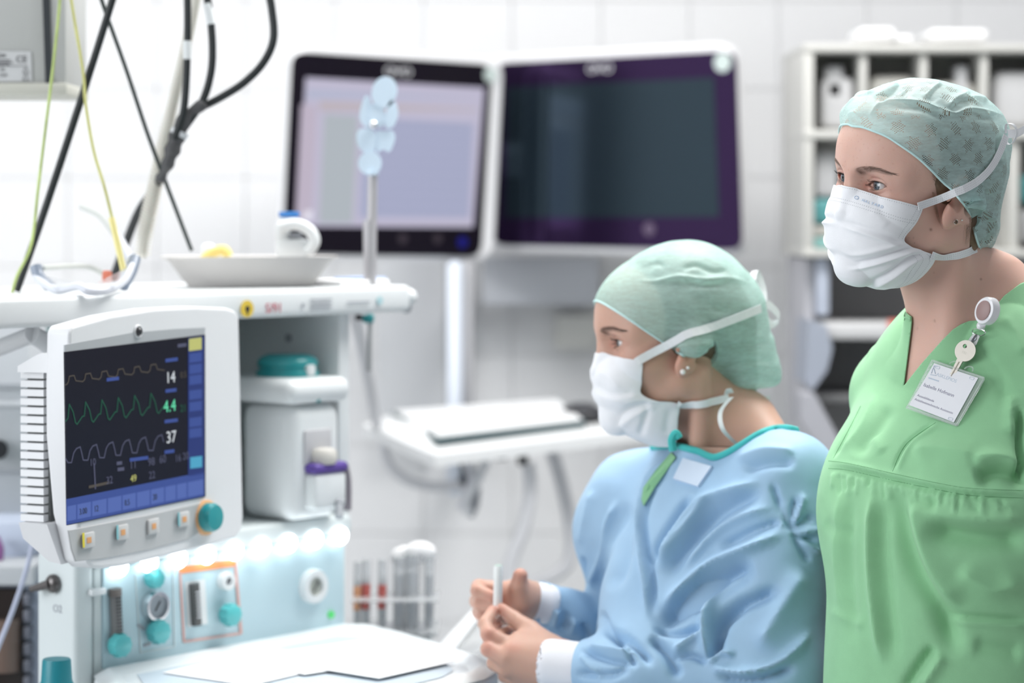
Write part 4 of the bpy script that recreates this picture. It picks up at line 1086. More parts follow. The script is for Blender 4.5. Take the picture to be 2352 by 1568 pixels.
# support arm
b = BM(); b.tube([P(-40, 812, 3.12), P(20, 790, 3.10), P(74, 768, 3.07)], 0.011, n=16); b.tube([P(74, 768, 3.07), P(120, 800, 3.10), P(200, 900, 3.14)], 0.012, n=12); b.done('support_arm', MW, mon)
# ================================================================== STANDING WOMAN
person1 = empty('person', (0.62, 2.86, 0.0), 'standing woman in a green scrub top, lace-patterned mint cap and white face mask', 'person')
FR1 = head_frame(2102, 411, 2.75, 28, 2, -9)
R1, o1 = FR1
Y1 = 38
TR, TO = head_frame(2222, 725, 2.80, Y1)      # torso frame, origin at the neck base
def t1(x, y, z): return (TR @ np.array((x, y, z), np.float32) + TO)
def neck1(Q):
    L = (Q - o1) @ R1; T = (Q - TO) @ TR
    a = (TR.T @ (o1 + R1 @ np.array((-0.020, 0, -0.055), np.float32) - TO))
    d = cone(T, a, (-0.008, 0, 0.0), 0.046, 0.051)
    d = smin(d, cone(T, a + np.array((0.014, 0, 0.0)), (0.012, 0, -0.02), 0.036, 0.040), 0.02)
    for s in (1, -1):
        e = TR.T @ (o1 + R1 @ np.array((-0.022, s * 0.058, -0.040), np.float32) - TO)
        d = smin(d, cone(T, e, (0.050, s * 0.014, -0.045), 0.012, 0.009), 0.022)        # neck cord
        d = smin(d, cone(T, (-0.035, s * 0.028, 0.040), (-0.028, s * 0.125, -0.056), 0.026, 0.026), 0.05)   # trapezius
        d = smin(d, cone(T, (0.046, s * 0.012, -0.056), (0.012, s * 0.12, -0.055), 0.010, 0.012), 0.02)   # collar bone
    return d
def torso1(Q, r=0.0):
    T = (Q - TO) @ TR
    d = ell(T, (-0.005, 0, -0.20), (0.102 + r, 0.138 + r, 0.215))
    d = smin(d, ell(T, (-0.012, 0, -0.095), (0.066, 0.135, 0.055)), 0.05)
    for s in (1, -1):
        d = smin(d, ell(T, (0.062, s * 0.068, -0.205), (0.060, 0.064, 0.062)), 0.035)
    d = smin(d, ell(T, (0.0, 0, -0.36), (0.095 + r, 0.125 + r, 0.12)), 0.08)
    d = smin(d, ell(T, (-0.01, 0, -0.52), (0.115 + r, 0.160 + r, 0.14)), 0.08)
    return d
def arm1(Q):
    T = (Q - TO) @ TR; d = np.full(len(Q), 9.0, np.float32)
    for s in (1, -1):
        bk = -0.05 if s < 0 else 0.0; ys = 0.150 if s < 0 else 0.200; yh = 0.10 if s < 0 else 0.215
        E_ = (-0.062 + bk, s * ys, -0.34); H_ = (0.02 + bk * 3.2, s * yh, -0.57)
        d = smin(d, cone(T, (-0.024, s * 0.130, -0.095), E_, 0.040, 0.036), 0.03)
        d = smin(d, cone(T, E_, H_, 0.036, 0.024), 0.02)
        hx = H_[0]
        d = smin(d, ell(T, (hx + 0.010, s * yh, -0.62), (0.035, 0.016, 0.045)), 0.02)
        for k in range(4):
            d = smin(d, cone(T, (hx - 0.010 + 0.017 * k, s * yh, -0.65), (hx + 0.016 * k, s * (yh - 0.014), -0.725 + 0.006 * abs(k - 1.6)), 0.0085, 0.0065), 0.004)
        d = smin(d, cone(T, (hx + 0.035, s * yh, -0.60), (hx + 0.063, s * (yh - 0.02), -0.665), 0.010, 0.008), 0.006)
    return d
def legs1(Q):
    T = (Q - TO) @ TR; d = ell(T, (-0.01, 0, -0.56), (0.11, 0.16, 0.12))
    for s in (1, -1):
        d = smin(d, cone(T, (0, s * 0.085, -0.60), (0.01, s * 0.085, -0.98), 0.080, 0.055), 0.04)
        d = smin(d, cone(T, (0.01, s * 0.085, -0.98), (-0.01, s * 0.085, -1.34), 0.053, 0.034), 0.03)
        d = smin(d, cone(T, (-0.02, s * 0.085, -1.368), (0.13, s * 0.095, -1.385), 0.032, 0.022), 0.03)
    return d
def low1(Q): return smin(smin(smin(neck1(Q), torso1(Q), 0.04), arm1(Q), 0.03), legs1(Q), 0.05)
def up1(Q):
    L = (Q - o1) @ R1
    return smin(smin(head_sdf(L), neck1(Q), 0.022), torso1(Q), 0.04)
BASE1 = (0.66, 0.42, 0.345)
zc = o1[2] - 0.135
V, F = sdf_mesh(up1, o1 + (-0.17, -0.17, -0.145), o1 + (0.17, 0.17, 0.14), 0.00115)
V, F, _ = clip_mesh(V, F, V[:, 2] - zc)
V2, F2 = sdf_mesh(lambda Q: smin(smin(neck1(Q), torso1(Q), 0.04), smin(head_sdf((Q - o1) @ R1, fine=False), np.full(len(Q), 9., np.float32), .01), 0.022), TO + (-0.20, -0.20, -0.20), TO + (0.20, 0.20, 0.13), 0.0032)
V2, F2, _ = clip_mesh(V2, F2, zc + 0.0001 - V2[:, 2])
V3, F3 = sdf_mesh(low1, TO + (-0.36, -0.36, -1.42), TO + (0.36, 0.36, -0.02), 0.008)
k3 = V3[:, 2] < TO[2] - 0.17; T3 = (V3 - TO) @ TR; k3 |= np.abs(T3[:, 1]) > 0.17
F3 = F3[k3[F3].all(1)]; V3, F3, _ = clean_faces(V3, F3)
Vb = np.concatenate([V, V2, V3]); Fb = np.concatenate([F, F2 + len(V), tri(F3) + len(V) + len(V2)])
me = mesh_from(Vb, Fb, 'body')
Lb = (Vb - o1) @ R1
colb = skin_colors(Lb, BASE1, 0)
skinray1 = RayMesh(V, F)
def mole(px, py, r, amt=0.6):
    q = PX(Vb); d = np.sqrt(((q - (px, py)) ** 2).sum(1)); w = np.exp(-(d / r) ** 2) * amt
    colb[:] = colb * (1 - w[:, None]) + np.array((0.16, 0.07, 0.04)) * w[:, None]
for a in ((2138, 527, 3.2, .7), (2253, 641, 2.4, .7), (2146, 736, 2.2, .6), (2100, 558, 1.8, .35), (2098, 546, 1.8, .3), (2145, 626, 2, .25), (2088, 546, 1.5, .3), (1978, 415, 1.5, .3), (2046, 437, 1.5, .35), (2107, 752, 2, .3)): mole(*a)
set_color(me, colb)
body = link_mesh('body', me, SKIN1, person1)
BROW1 = mat('brow_brown', (0.27, 0.19, 0.15), rough=0.6)
face_bits(FR1, person1, (0.075, 0.10, 0.125), BROW1, (1, 0.0, 0.00), browdz=0.0)

# hair seen under the cap edge at the temple and nape
def hair_sdf(off, Rf, of, headf, extra=False):
    def f(Q):
        L = (Q - of) @ Rf
        A = L.copy(); A[:, 1] = np.abs(A[:, 1])
        d = ell(A, (-0.006, 0, 0.030), (0.093 + off, 0.075 + off, 0.077 + off))
        d = smin(d, cone(A, (-0.070, 0.0, 0.0), (-0.085, 0, -0.055), 0.040, 0.030), 0.04)
        if extra: d = smin(d, ell(A, (-0.044, 0.040, -0.050), (0.022, 0.022, 0.034)), 0.015)
        return d
    return f
hf = hair_sdf(0.0035, R1, o1, None, True)
V, F = sdf_mesh(hf, o1 + (-0.16, -0.16, -0.14), o1 + (0.16, 0.16, 0.15), 0.0026)
L = (V - o1) @ R1
Lm = L.copy(); Lm[:, 1] = np.abs(Lm[:, 1]); q = PX(Lm @ R1.T + o1)
gh = side_of(q, [(1930, 262), (1990, 265), (2060, 300), (2118, 360), (2146, 420), (2158, 470), (2190, 520), (2215, 560), (2228, 600), (2300, 650)])
V, F, _ = clip_mesh(V, F, gh)
hair = link_mesh('hair', mesh_from(V, F), HAIR1, person1)
st = []
for i in range(70):
    t = random.random() * 0.6
    a = np.array([np.interp(t, [0, .5, 1], [2110, 2142, 2165]), np.interp(t, [0, .5, 1], [345, 395, 470])])
    pts = []
    for k in range(4):
        p, n = skinray1.hit(a[0] + (k * 9) + random.uniform(-6, 4), a[1] + k * (8 + 6 * t) + random.uniform(-2, 2), 0.0012)
        pts.append(p)
    st.append(pts)
for c in ([(2140, 440), (2146, 480), (2152, 505), (2163, 525)], [(2142, 455), (2148, 490), (2156, 512)], [(2225, 500), (2218, 540), (2214, 565)], [(2228, 500), (2222, 545), (2219, 568)], [(2236, 520), (2230, 550), (2226, 570)]):
    for j in range(7):
        st.append([skinray1.hit(a + j * .5, b + random.uniform(-1, 1), 0.001 + 0.0003 * j)[0] for a, b in c])
for i in range(16):
    x0 = 2212 + 20 * random.random(); st.append([skinray1.hit(x0 + 8 * k * .4 - 4 * k, 515 + 11 * k + random.uniform(-3, 3), 0.001 + 0.002 * random.random())[0] for k in range(5)])
strands('loose_hair', st, HAIR1, person1, 0.00011)

# mask
MASKW = stitched('mask_cloth', (0.83, 0.84, 0.87))
rows1 = [(0.090, -0.006, 0.038, 0.060, -0.021, 0.95), (0.098, -0.020, 0.043, 0.061, -0.034, 0.85), (0.1025, -0.036, 0.048, 0.062, -0.046, 0.80), (0.1025, -0.054, 0.053, 0.060, -0.060, 0.78),
         (0.1015, -0.074, 0.030, 0.064, -0.070, 0.72), (0.095, -0.088, 0.010, 0.065, -0.078, 0.66), (0.088, -0.100, 0.013, 0.060, -0.093, 0.62), (0.073, -0.112, 0.024, 0.050, -0.108, 0.6), (0.054, -0.123, 0.040, 0.036, -0.118, 0.6)]
pl1 = [([(1905, 500), (1975, 521), (2030, 540), (2082, 562)], 6, -0.0030, 'ridge'), ([(1912, 512), (1975, 532), (2030, 552), (2078, 572)], 5, 0.0030, 'ridge'), ([(1915, 566), (1960, 585), (2030, 572), (2085, 556)], 6, 0.0028, 'ridge'),
       ([(1930, 612), (2010, 596), (2080, 572), (2120, 566)], 5, -0.0036, 'ridge'), ([(1935, 624), (2010, 606), (2080, 584), (2125, 574)], 5, 0.0038, 'ridge'),
       ([(1985, 655), (2040, 628), (2090, 592), (2125, 580)], 5, -0.0036, 'ridge'), ([(1998, 664), (2050, 638), (2098, 602), (2130, 590)], 5, 0.0038, 'ridge'),
       ([(2030, 668), (2075, 640), (2110, 610)], 9, -0.0016, 'ridge'), ([(1955, 520), (2000, 532), (2060, 560)], 9, 0.0012, 'ridge'), ([(2000, 480), (2040, 520)], 14, 0.0010, 'ridge'), ([(1920, 470), (1950, 500)], 10, -0.0009, 'ridge'), ([(1930, 600), (1980, 590)], 6, -0.0009, 'ridge')]
lf1 = lambda L: smin(head_sdf(L, fine=False), neck1(L @ R1.T + o1), .02)
mask1, G1, N1 = build_mask(FR1, person1, rows1, MASKW, pl1, lf1, 'white pleated mask tied with ribbon straps')
dots = mat('stitch_grey', (0.55, 0.57, 0.60), rough=0.8)
nv, nu = G1.shape[:2]
stitch_dots('stitch_row', [G1[3, :], G1[14, :], G1[17, :]], [N1[3, :], N1[14, :], N1[17, :]], dots, mask1, 0.0027)
cols_ = [nu - 3, nu - 6]
stitch_dots('stitch_row', [G1[2:40, c] for c in cols_] + [G1[62:108, nu - 3], G1[62:108, nu - 6], G1[62:108, nu - 9]], [N1[2:40, c] for c in cols_] + [N1[62:108, nu - 3], N1[62:108, nu - 6], N1[62:108, nu - 9]], dots, mask1, 0.0022)
maskray = RayMesh(G1.reshape(-1, 3), np.array([(k * nu + j, (k + 1) * nu + j, (k + 1) * nu + j + 1, k * nu + j + 1) for k in range(nv - 1) for j in range(nu - 1)]))

# cap
CAPM1 = nonwoven('cap_mint_lace', (0.60, 0.82, 0.81), 0.86, pattern=True)
CAPH = mat('cap_edge_mint', (0.55, 0.78, 0.78), rough=0.8)
def capface(L, Rf, of, hff):
    A = L.copy(); A[:, 1] = np.abs(A[:, 1])
    return smin(smin(head_sdf(L, fine=False, ears=False), hff(L @ Rf.T + of) - 0.001, 0.004), smin(ell(A, (-0.010, 0.0700, -0.012), (0.025, 0.0170, 0.036)), ell(A, (-0.024, 0.0650, -0.028), (0.018, 0.0200, 0.030)), 0.01), 0.012)
def cap1(L):
    A = L.copy(); A[:, 1] = np.abs(A[:, 1])
    d = ell(A, (-0.008, 0, 0.030), (0.097, 0.082, 0.084))
    d = smin(d, ell(A, (0.048, 0, 0.064), (0.046, 0.058, 0.031)), 0.03)
    d = smin(d, ell(A, (-0.058, 0, 0.055), (0.036, 0.056, 0.032)), 0.03)
    d = smin(d, cone(A, (-0.050, 0.010, 0.030), (-0.078, 0.012, -0.098), 0.048, 0.022), 0.035)
    d = smin(d, cone(A, (-0.046, 0.030, -0.005), (-0.064, 0.022, -0.088), 0.038, 0.026), 0.02)
    return d
hem1 = [(1880, 296), (1938, 293), (1953, 292), (1974, 292), (1995, 298), (2035, 314), (2065, 333), (2105, 361), (2136, 389), (2166, 420), (2185, 436), (2201, 455), (2220, 479), (2230, 502), (2234, 516), (2243, 550), (2252, 573), (2263, 587), (2281, 596), (2300, 602), (2345, 603)]
fold1 = [([(1981, 289), (2000, 262), (2030, 235), (2112, 235), (2185, 261), (2234, 251), (2320, 268)], 5, 0.0028), ([(2030, 247), (2112, 248), (2185, 274), (2234, 264), (2310, 282)], 9, -0.0022),
         ([(1948, 244), (1962, 258), (1978, 276)], 5, 0.002), ([(1955, 262), (1972, 285)], 6, -0.0018), ([(2185, 258), (2205, 243), (2235, 228)], 6, -0.0045), ([(2175, 250), (2195, 228), (2230, 212)], 8, 0.0035),
         ([(2016, 238), (2046, 214), (2082, 190)], 6, -0.0038), ([(2005, 225), (2040, 203), (2070, 188)], 8, 0.003), ([(2133, 234), (2160, 206), (2190, 200)], 7, -0.0035), ([(2120, 228), (2142, 205), (2165, 190)], 8, 0.003), ([(2205, 232), (2240, 225), (2270, 232)], 7, 0.003),
         ([(2070, 225), (2090, 205), (2110, 190)], 6, -0.002), ([(2257, 466), (2275, 505), (2282, 541), (2279, 567)], 6, 0.0035), ([(2246, 500), (2262, 535), (2266, 570)], 8, -0.003), ([(2273, 480), (2291, 532), (2300, 565)], 6, 0.003), ([(2268, 500), (2284, 525), (2292, 560)], 6, -0.0025),
         ([(2225, 395), (2262, 385), (2295, 350)], 7, -0.003), ([(2300, 300), (2296, 340), (2303, 380)], 8, -0.004), ([(2250, 440), (2290, 455)], 8, -0.002)]
cap_ob1, Vc, Fc = build_cap(FR1, person1, cap1, 0.0017, hem1, fold1, CAPM1, CAPH, lambda L: capface(L, R1, o1, hf), np.array((-0.2, -0.2, -0.16), np.float32), np.array((0.2, 0.2, 0.18), np.float32), 'mint lace-patterned surgical cap')
allV = np.concatenate([V2, Vc, G1.reshape(-1, 3)])
Fg = np.array([(k * nu + j, (k + 1) * nu + j, (k + 1) * nu + j + 1, k * nu + j + 1) for k in range(nv - 1) for j in range(nu - 1)])
ray1 = RayMesh(np.concatenate([me_v := np.array([v for v in Vb[:]]), Vc, G1.reshape(-1, 3)]), [tuple(f) for f in Fb] + [tuple(f) for f in Fc + len(Vb)] + [tuple(f) for f in Fg + len(Vb) + len(Vc)])
strap('mask_strap', ray1, [(2106, 474), (2135, 462), (2175, 450), (2225, 430), (2262, 403), (2285, 370), (2300, 335), (2307, 312)], 0.0088, MASKW, mask1, 0.0026, dots_m=dots)
strap('mask_strap', ray1, [(2138, 586), (2165, 590), (2200, 584), (2228, 575), (2240, 571)], 0.0092, MASKW, mask1, 0.0016, dots_m=dots)
kd_ = ray1.hit(2302, 312, 0.0)[0].y + 0.004
kp = Vector(P(2310, 306, kd_))
free_ribbon('strap_tail', [kp + Vector((0, 0.004, 0)), P(2335, 306, kd_ + .01), P(2372, 290, kd_ + .02), P(2420, 300, kd_ + .03)], 0.010, (0.1, 0.3, 1), MASKW, mask1)
free_ribbon('strap_loop', [kp, P(2312, 285, kd_ - .004), P(2328, 287, kd_ - .004), P(2336, 305, kd_ - .004), P(2326, 328, kd_ - .004), P(2314, 330, kd_ - .004), P(2310, 316, kd_ - .002)], 0.0035, (0.8, 0.5, 0.2), MASKW, mask1)
free_ribbon('strap_tail', [P(2272, 592, 2.80), P(2275, 615, 2.795), P(2280, 638, 2.793)], 0.0088, (1, 0.4, -0.1), MASKW, mask1)
# printed word on the mask band
blue = mat('print_blue', (0.42, 0.55, 0.74), rough=0.7)
def word_on(ray, s, a, b, hpx, m, parent, name='printed_word', off=0.0009):
    a = np.array(a, float); b = np.array(b, float); n = len(s); d = (b - a) / n
    for i, ch in enumerate(s):
        if ch == ' ': continue
        q = a + d * (i + 0.1); p, nn = ray.hit(q[0], q[1], off); p2, _ = ray.hit(q[0] + d[0] * .8, q[1] + d[1] * .8, off)
        x = (p2 - p).normalized(); y = nn.cross(x)
        text_part(name, ch, p, x, y, hpx * p.y / FPX * 1.35, m, parent, ext=0.00005)
word_on(ray1, 'HALYARD', (1978, 462), (2028, 479), 7, blue, mask1)
p, nn = ray1.hit(1969, 455, 0.0015)
b = BM()
for k in range(24):
    pass
ring = [p + (Vector((1, 0, 0)).cross(nn).normalized() * math.cos(a) + Vector((1, 0, 0)) * math.sin(a)) * 0.0021 for a in np.linspace(0, 2 * math.pi, 14)]
b.tube(ring, 0.00035, n=5, caps=False); b.done('printed_ring', blue, mask1)
# earrings
p, nn = ray1.hit(2193, 508, 0.0012)
b = BM(); b.cyl(p - nn * .0015, p + nn * 0.0008, 0.0029, n=24); er = b.done('earring', mat('steel', (0.75, 0.74, 0.72), rough=0.25, metal=1.0), person1)
b = BM(); b.sph(p + nn * 0.0006, 0.0024, sc=(1, 1, 1), n=16); b.done('bead', mat('bead_brown', (0.08, 0.035, 0.012), rough=0.2, coat=.6), er)
p, nn = ray1.hit(2208, 505, 0.0008)
b = BM(); b.sph(p, 0.0013, n=10); b.done('earring_stud', mat('crystal', (0.8, 0.78, 0.75), rough=0.08, metal=0.6), person1)

# scrub top
GREEN = mat('scrub_green', (0.275, 0.565, 0.31), rough=0.85, bump=0.22, bscale=1500, var=0.05, vscale=30, sheen=0.15)
GREEND = mat('scrub_seam', (0.16, 0.37, 0.19), rough=0.9)
def scrub1(Q):
    T = (Q - TO) @ TR
    d = ell(T, (-0.012, 0, -0.19), (0.112, 0.155, 0.205))
    for s in (1, -1):
        d = smin(d, cone(T, (-0.016, s * 0.050, -0.040), (-0.022, s * 0.126, -0.094), 0.052, 0.046), 0.07)
        d = smin(d, ell(T, (0.062, s * 0.070, -0.215), (0.066, 0.072, 0.085)), 0.06)
        d = smin(d, cone(T, (-0.028, s * 0.132, -0.100), (-0.062 - 0.03 * (s < 0), s * (0.172 if s > 0 else 0.140), -0.26), 0.048, 0.058), 0.035)
    S = T * np.array((1.22, 1, 1), np.float32)
    d = smin(d, cone(S, (0.030, 0, -0.25), (0.025, 0, -0.68), 0.155, 0.175) * 0.85, 0.05)
    return d
nk = [(2093, 743), (2086, 800), (2075, 887), (2115, 836), (2163, 782), (2195, 750), (2225, 737), (2262, 734), (2280, 712), (2305, 680), (2350, 646), (2440, 640), (2440, 560), (2352, 540), (2200, 480), (2093, 560)]
def cut_neck1(V):
    T = (V - TO) @ TR; q = PX(V)
    g = -poly_dist(q, nk) * 0.0005
    g = np.where(T[:, 0] > -0.055, g, 1.0)
    back = np.sqrt((T[:, 0] + 0.02) ** 2 + T[:, 1] ** 2) - 0.072
    up = np.where(T[:, 2] > -0.03, back, 1.0)
    return np.where(T[:, 0] > -0.055, np.minimum(g, 9), up)
def cut_none(V): return np.ones(len(V))
def cut_hem1(V): return ((V - TO) @ TR)[:, 2] + 0.66
def cut_sleeve1(V):
    T = (V - TO) @ TR; return np.where(np.abs(T[:, 1]) > 0.155, T[:, 2] + 0.265 - (np.abs(T[:, 1]) - 0.235) * 0.3, 1.0)
fs1 = [([(1895, 1064), (1950, 1068), (2056, 1092), (2130, 1108), (2211, 1123), (2290, 1128), (2360, 1130)], 7, 0.0022), ([(1895, 1076), (1950, 1080), (2056, 1104), (2130, 1120), (2211, 1136), (2290, 1142), (2360, 1144)], 7, -0.0030),
       ([(2004, 1115), (2002, 1279), (2012, 1400), (2030, 1540)], 12, 0.0065), ([(2025, 1120), (2026, 1279), (2040, 1420), (2055, 1540)], 18, -0.0050),
       ([(2058, 1110), (2070, 1200), (2100, 1300), (2161, 1403), (2200, 1520)], 24, -0.0095), ([(2100, 1130), (2115, 1220), (2150, 1320), (2210, 1400)], 30, 0.0080), ([(2120, 1210), (2230, 1235), (2370, 1240)], 26, -0.010), ([(2120, 1175), (2220, 1190), (2360, 1195)], 20, 0.005),
       ([(2235, 1098), (2300, 1082), (2370, 1105)], 20, -0.010), ([(2230, 1060), (2290, 1050), (2350, 1070)], 18, 0.005), ([(2148, 1480), (2110, 1530), (2070, 1590)], 12, -0.006), ([(2170, 1500), (2120, 1580)], 14, 0.005), ([(2170, 1425), (2270, 1432), (2370, 1440)], 7, 0.003), ([(2160, 1412), (2270, 1420), (2370, 1426)], 8, -0.003),
       ([(1930, 1120), (1922, 1280), (1935, 1420)], 18, 0.003), ([(1955, 1120), (1950, 1300), (1965, 1480)], 14, -0.0028), ([(2149, 968), (2081, 1020), (2048, 1086)], 4, -0.0022), ([(2160, 972), (2092, 1024), (2060, 1088)], 5, 0.0018),
       ([(1978, 930), (1950, 985), (1912, 1055)], 4, -0.0025), ([(2010, 900), (1985, 970), (1930, 1040)], 10, 0.0018), ([(2050, 930), (2010, 990), (1960, 1050)], 16, -0.0028), ([(2000, 1000), (2030, 1040)], 14, 0.002), ([(2090, 1040), (2150, 1030), (2250, 1050)], 22, 0.004),
       ([(2338, 930), (2345, 1040), (2360, 1120)], 8, -0.012), ([(2320, 900), (2325, 1000)], 16, 0.004), ([(2300, 720), (2330, 760), (2352, 820)], 14, 0.002), ([(2230, 790), (2290, 870), (2320, 950)], 18, -0.0025), ([(2200, 1300), (2280, 1350), (2352, 1330)], 22, 0.005), ([(2090, 1150), (2160, 1160)], 12, -0.003),
       ([(1890, 1200), (1960, 1230)], 14, -0.0015), ([(1900, 1400), (1990, 1440)], 14, 0.002), ([(2230, 1480), (2352, 1500)], 20, -0.004)]
fs1 += [([(x, 1078 + (x - 1905) * 0.155 + 4), (x + random.uniform(-4, 6), 1078 + (x - 1905) * 0.155 + random.uniform(22, 60))], 4.0, random.choice((-1, 1)) * random.uniform(0.0008, 0.0018)) for x in range(1915, 2330, 11)]
fs1 = [(l, w, a * 1.7) for l, w, a in fs1]
scrub_ob, Vs, Fs = garment('scrub_top', scrub1, TO + (-0.30, -0.32, -0.46), TO + (0.32, 0.30, 0.08), 0.0030, GREEN, person1, fs1, (cut_neck1, cut_hem1, cut_sleeve1), low=(TO[2] - 0.46, TO + (-0.30, -0.32, -0.72), TO + (0.32, 0.30, -0.43), 0.009), noise=0.0006, crisp=True, solid=0.0012, label='green v-neck scrub top', ret=True, avoid=lambda Q: smin(smin(neck1(Q), torso1(Q), 0.04), arm1(Q), 0.03))
rays1 = RayMesh(Vs, Fs)
def seam(ray, line, m, parent, w=0.0009, off=0.0004, name='seam', n=40):
    pts = [ray.hit(a[0], a[1], off)[0] for a in spl(line, n)]
    b = BM(); b.tube(pts[::2] if len(pts) > 6 else pts, w / 2, n=5); b.done(name, m, parent)
for ln in ([(1903, 1058), (1950, 1064), (2056, 1088), (2130, 1104), (2211, 1119), (2290, 1124), (2350, 1126)], [(1903, 1075), (1950, 1080), (2056, 1104), (2130, 1119), (2211, 1135), (2290, 1141), (2350, 1143)], [(1977, 932), (1950, 985), (1914, 1052)], [(2149, 970), (2081, 1020), (2050, 1082)]):
    seam(rays1, ln, GREEND, scrub_ob, 0.0007, 0.0)
# trousers and shoes below the frame
def trous1(Q):
    T = (Q - TO) @ TR; d = ell(T, (-0.01, 0, -0.62), (0.125, 0.170, 0.10))
    for s in (1, -1): d = smin(d, cone(T, (0, s * 0.085, -0.62), (0.0, s * 0.09, -1.33), 0.095, 0.085), 0.03)
    return d
garment('scrub_trousers', trous1, TO + (-0.3, -0.3, -1.40), TO + (0.3, 0.3, -0.50), 0.008, GREEN, person1, [], (lambda V: ((V - TO) @ TR)[:, 2] + 1.35, lambda V: -0.60 - ((V - TO) @ TR)[:, 2]), noise=0.003)
for s in (1, -1):
    def shoe(Q, s=s):
        T = (Q - TO) @ TR
        d = cone(T, (-0.04, s * 0.088, -1.365), (0.13, s * 0.098, -1.385), 0.046, 0.036)
        return smax(d, -(T[:, 2] + 1.428), 0.01)
    Vq, Fq = sdf_mesh(shoe, t1(0.05, s * 0.09, -1.42) - (0.22, 0.22, 0.04), t1(0.05, s * 0.09, -1.30) + (0.22, 0.22, 0.05), 0.006)
    b = link_mesh('shoe', mesh_from(Vq, Fq), mat('shoe_white', (0.8, 0.8, 0.8), rough=0.5), person1)
# ================================================================== SEATED WOMAN
person2 = empty('person', (0.25, 3.1, 0.0), 'seated woman in a blue surgical gown and plain mint cap holding a small syringe', 'person')
FR2 = head_frame(1538, 775, 3.10, 12, 3, 0)
R2, o2 = FR2
Y2 = 33
BR, BO = head_frame(1655, 1015, 3.10, Y2)
def b2(x, y, z): return (BR @ np.array((x, y, z), np.float32) + BO).astype(np.float32)
def W2p(px, py, D): return P(px, py, D).astype(np.float32)
SN, EN, WN = W2p(1810, 1110, 2.99), W2p(1775, 1560, 2.96), W2p(1318, 1532, 3.02)     # near shoulder, elbow, wrist
SF, EF, WF = W2p(1468, 1150, 3.22), W2p(1440, 1470, 3.27), W2p(1222, 1374, 3.17)     # far arm
def neck2(Q):
    T = (Q - BO) @ BR
    a = (BR.T @ (o2 + R2 @ np.array((-0.022, 0, -0.055), np.float32) - BO))
    d = cone(T, a, (-0.005, 0, -0.005), 0.048, 0.050)
    for s in (1, -1):
        e = BR.T @ (o2 + R2 @ np.array((-0.022, s * 0.056, -0.045), np.float32) - BO)
        d = smin(d, cone(T, e, (0.045, s * 0.013, -0.045), 0.012, 0.009), 0.022)
        d = smin(d, cone(T, (-0.032, s * 0.028, 0.030), (-0.022, s * 0.13, -0.050), 0.028, 0.028), 0.05)
    return d
def torso2(Q):
    T = (Q - BO) @ BR
    d = ell(T, (-0.005, 0, -0.20), (0.100, 0.140, 0.21))
    d = smin(d, ell(T, (-0.01, 0, -0.095), (0.065, 0.140, 0.055)), 0.05)
    for s in (1, -1): d = smin(d, ell(T, (0.058, s * 0.066, -0.20), (0.056, 0.060, 0.060)), 0.035)
    d = smin(d, ell(T, (0.0, 0, -0.36), (0.092, 0.120, 0.12)), 0.08)
    return smin(d, ell(T, (-0.02, 0, -0.52), (0.12, 0.165, 0.12)), 0.08)
HIPZ = float(BO[2] - 0.56)
KN = [b2(0.42, s * 0.12, -0.56) for s in (1, -1)]; HP = [b2(0.0, s * 0.09, -0.56) for s in (1, -1)]
FT = [np.array((k[0], k[1], 0.07), np.float32) for k in KN]
def legs2(Q):
    d = np.full(len(Q), 9.0, np.float32)
    fw = BR @ np.array((1, 0, 0), np.float32)
    for h, k, f in zip(HP, KN, FT):
        d = smin(d, cone(Q, h, k, 0.085, 0.058), 0.04); d = smin(d, cone(Q, k, f, 0.055, 0.034), 0.03)
        d = smin(d, cone(Q, f - fw * 0.02 - (0, 0, 0.025), f + fw * 0.14 - (0, 0, 0.042), 0.034, 0.022), 0.03)
    return d
def arms2(Q, r=0.0):
    d = cone(Q, SN, EN, 0.050 + r, 0.040 + r); d = smin(d, cone(Q, EN, WN, 0.040 + r, 0.024 + r), 0.02)
    e = cone(Q, SF, EF, 0.048 + r, 0.038 + r); e = smin(e, cone(Q, EF, WF, 0.038 + r, 0.023 + r), 0.02)
    return np.minimum(d, e)
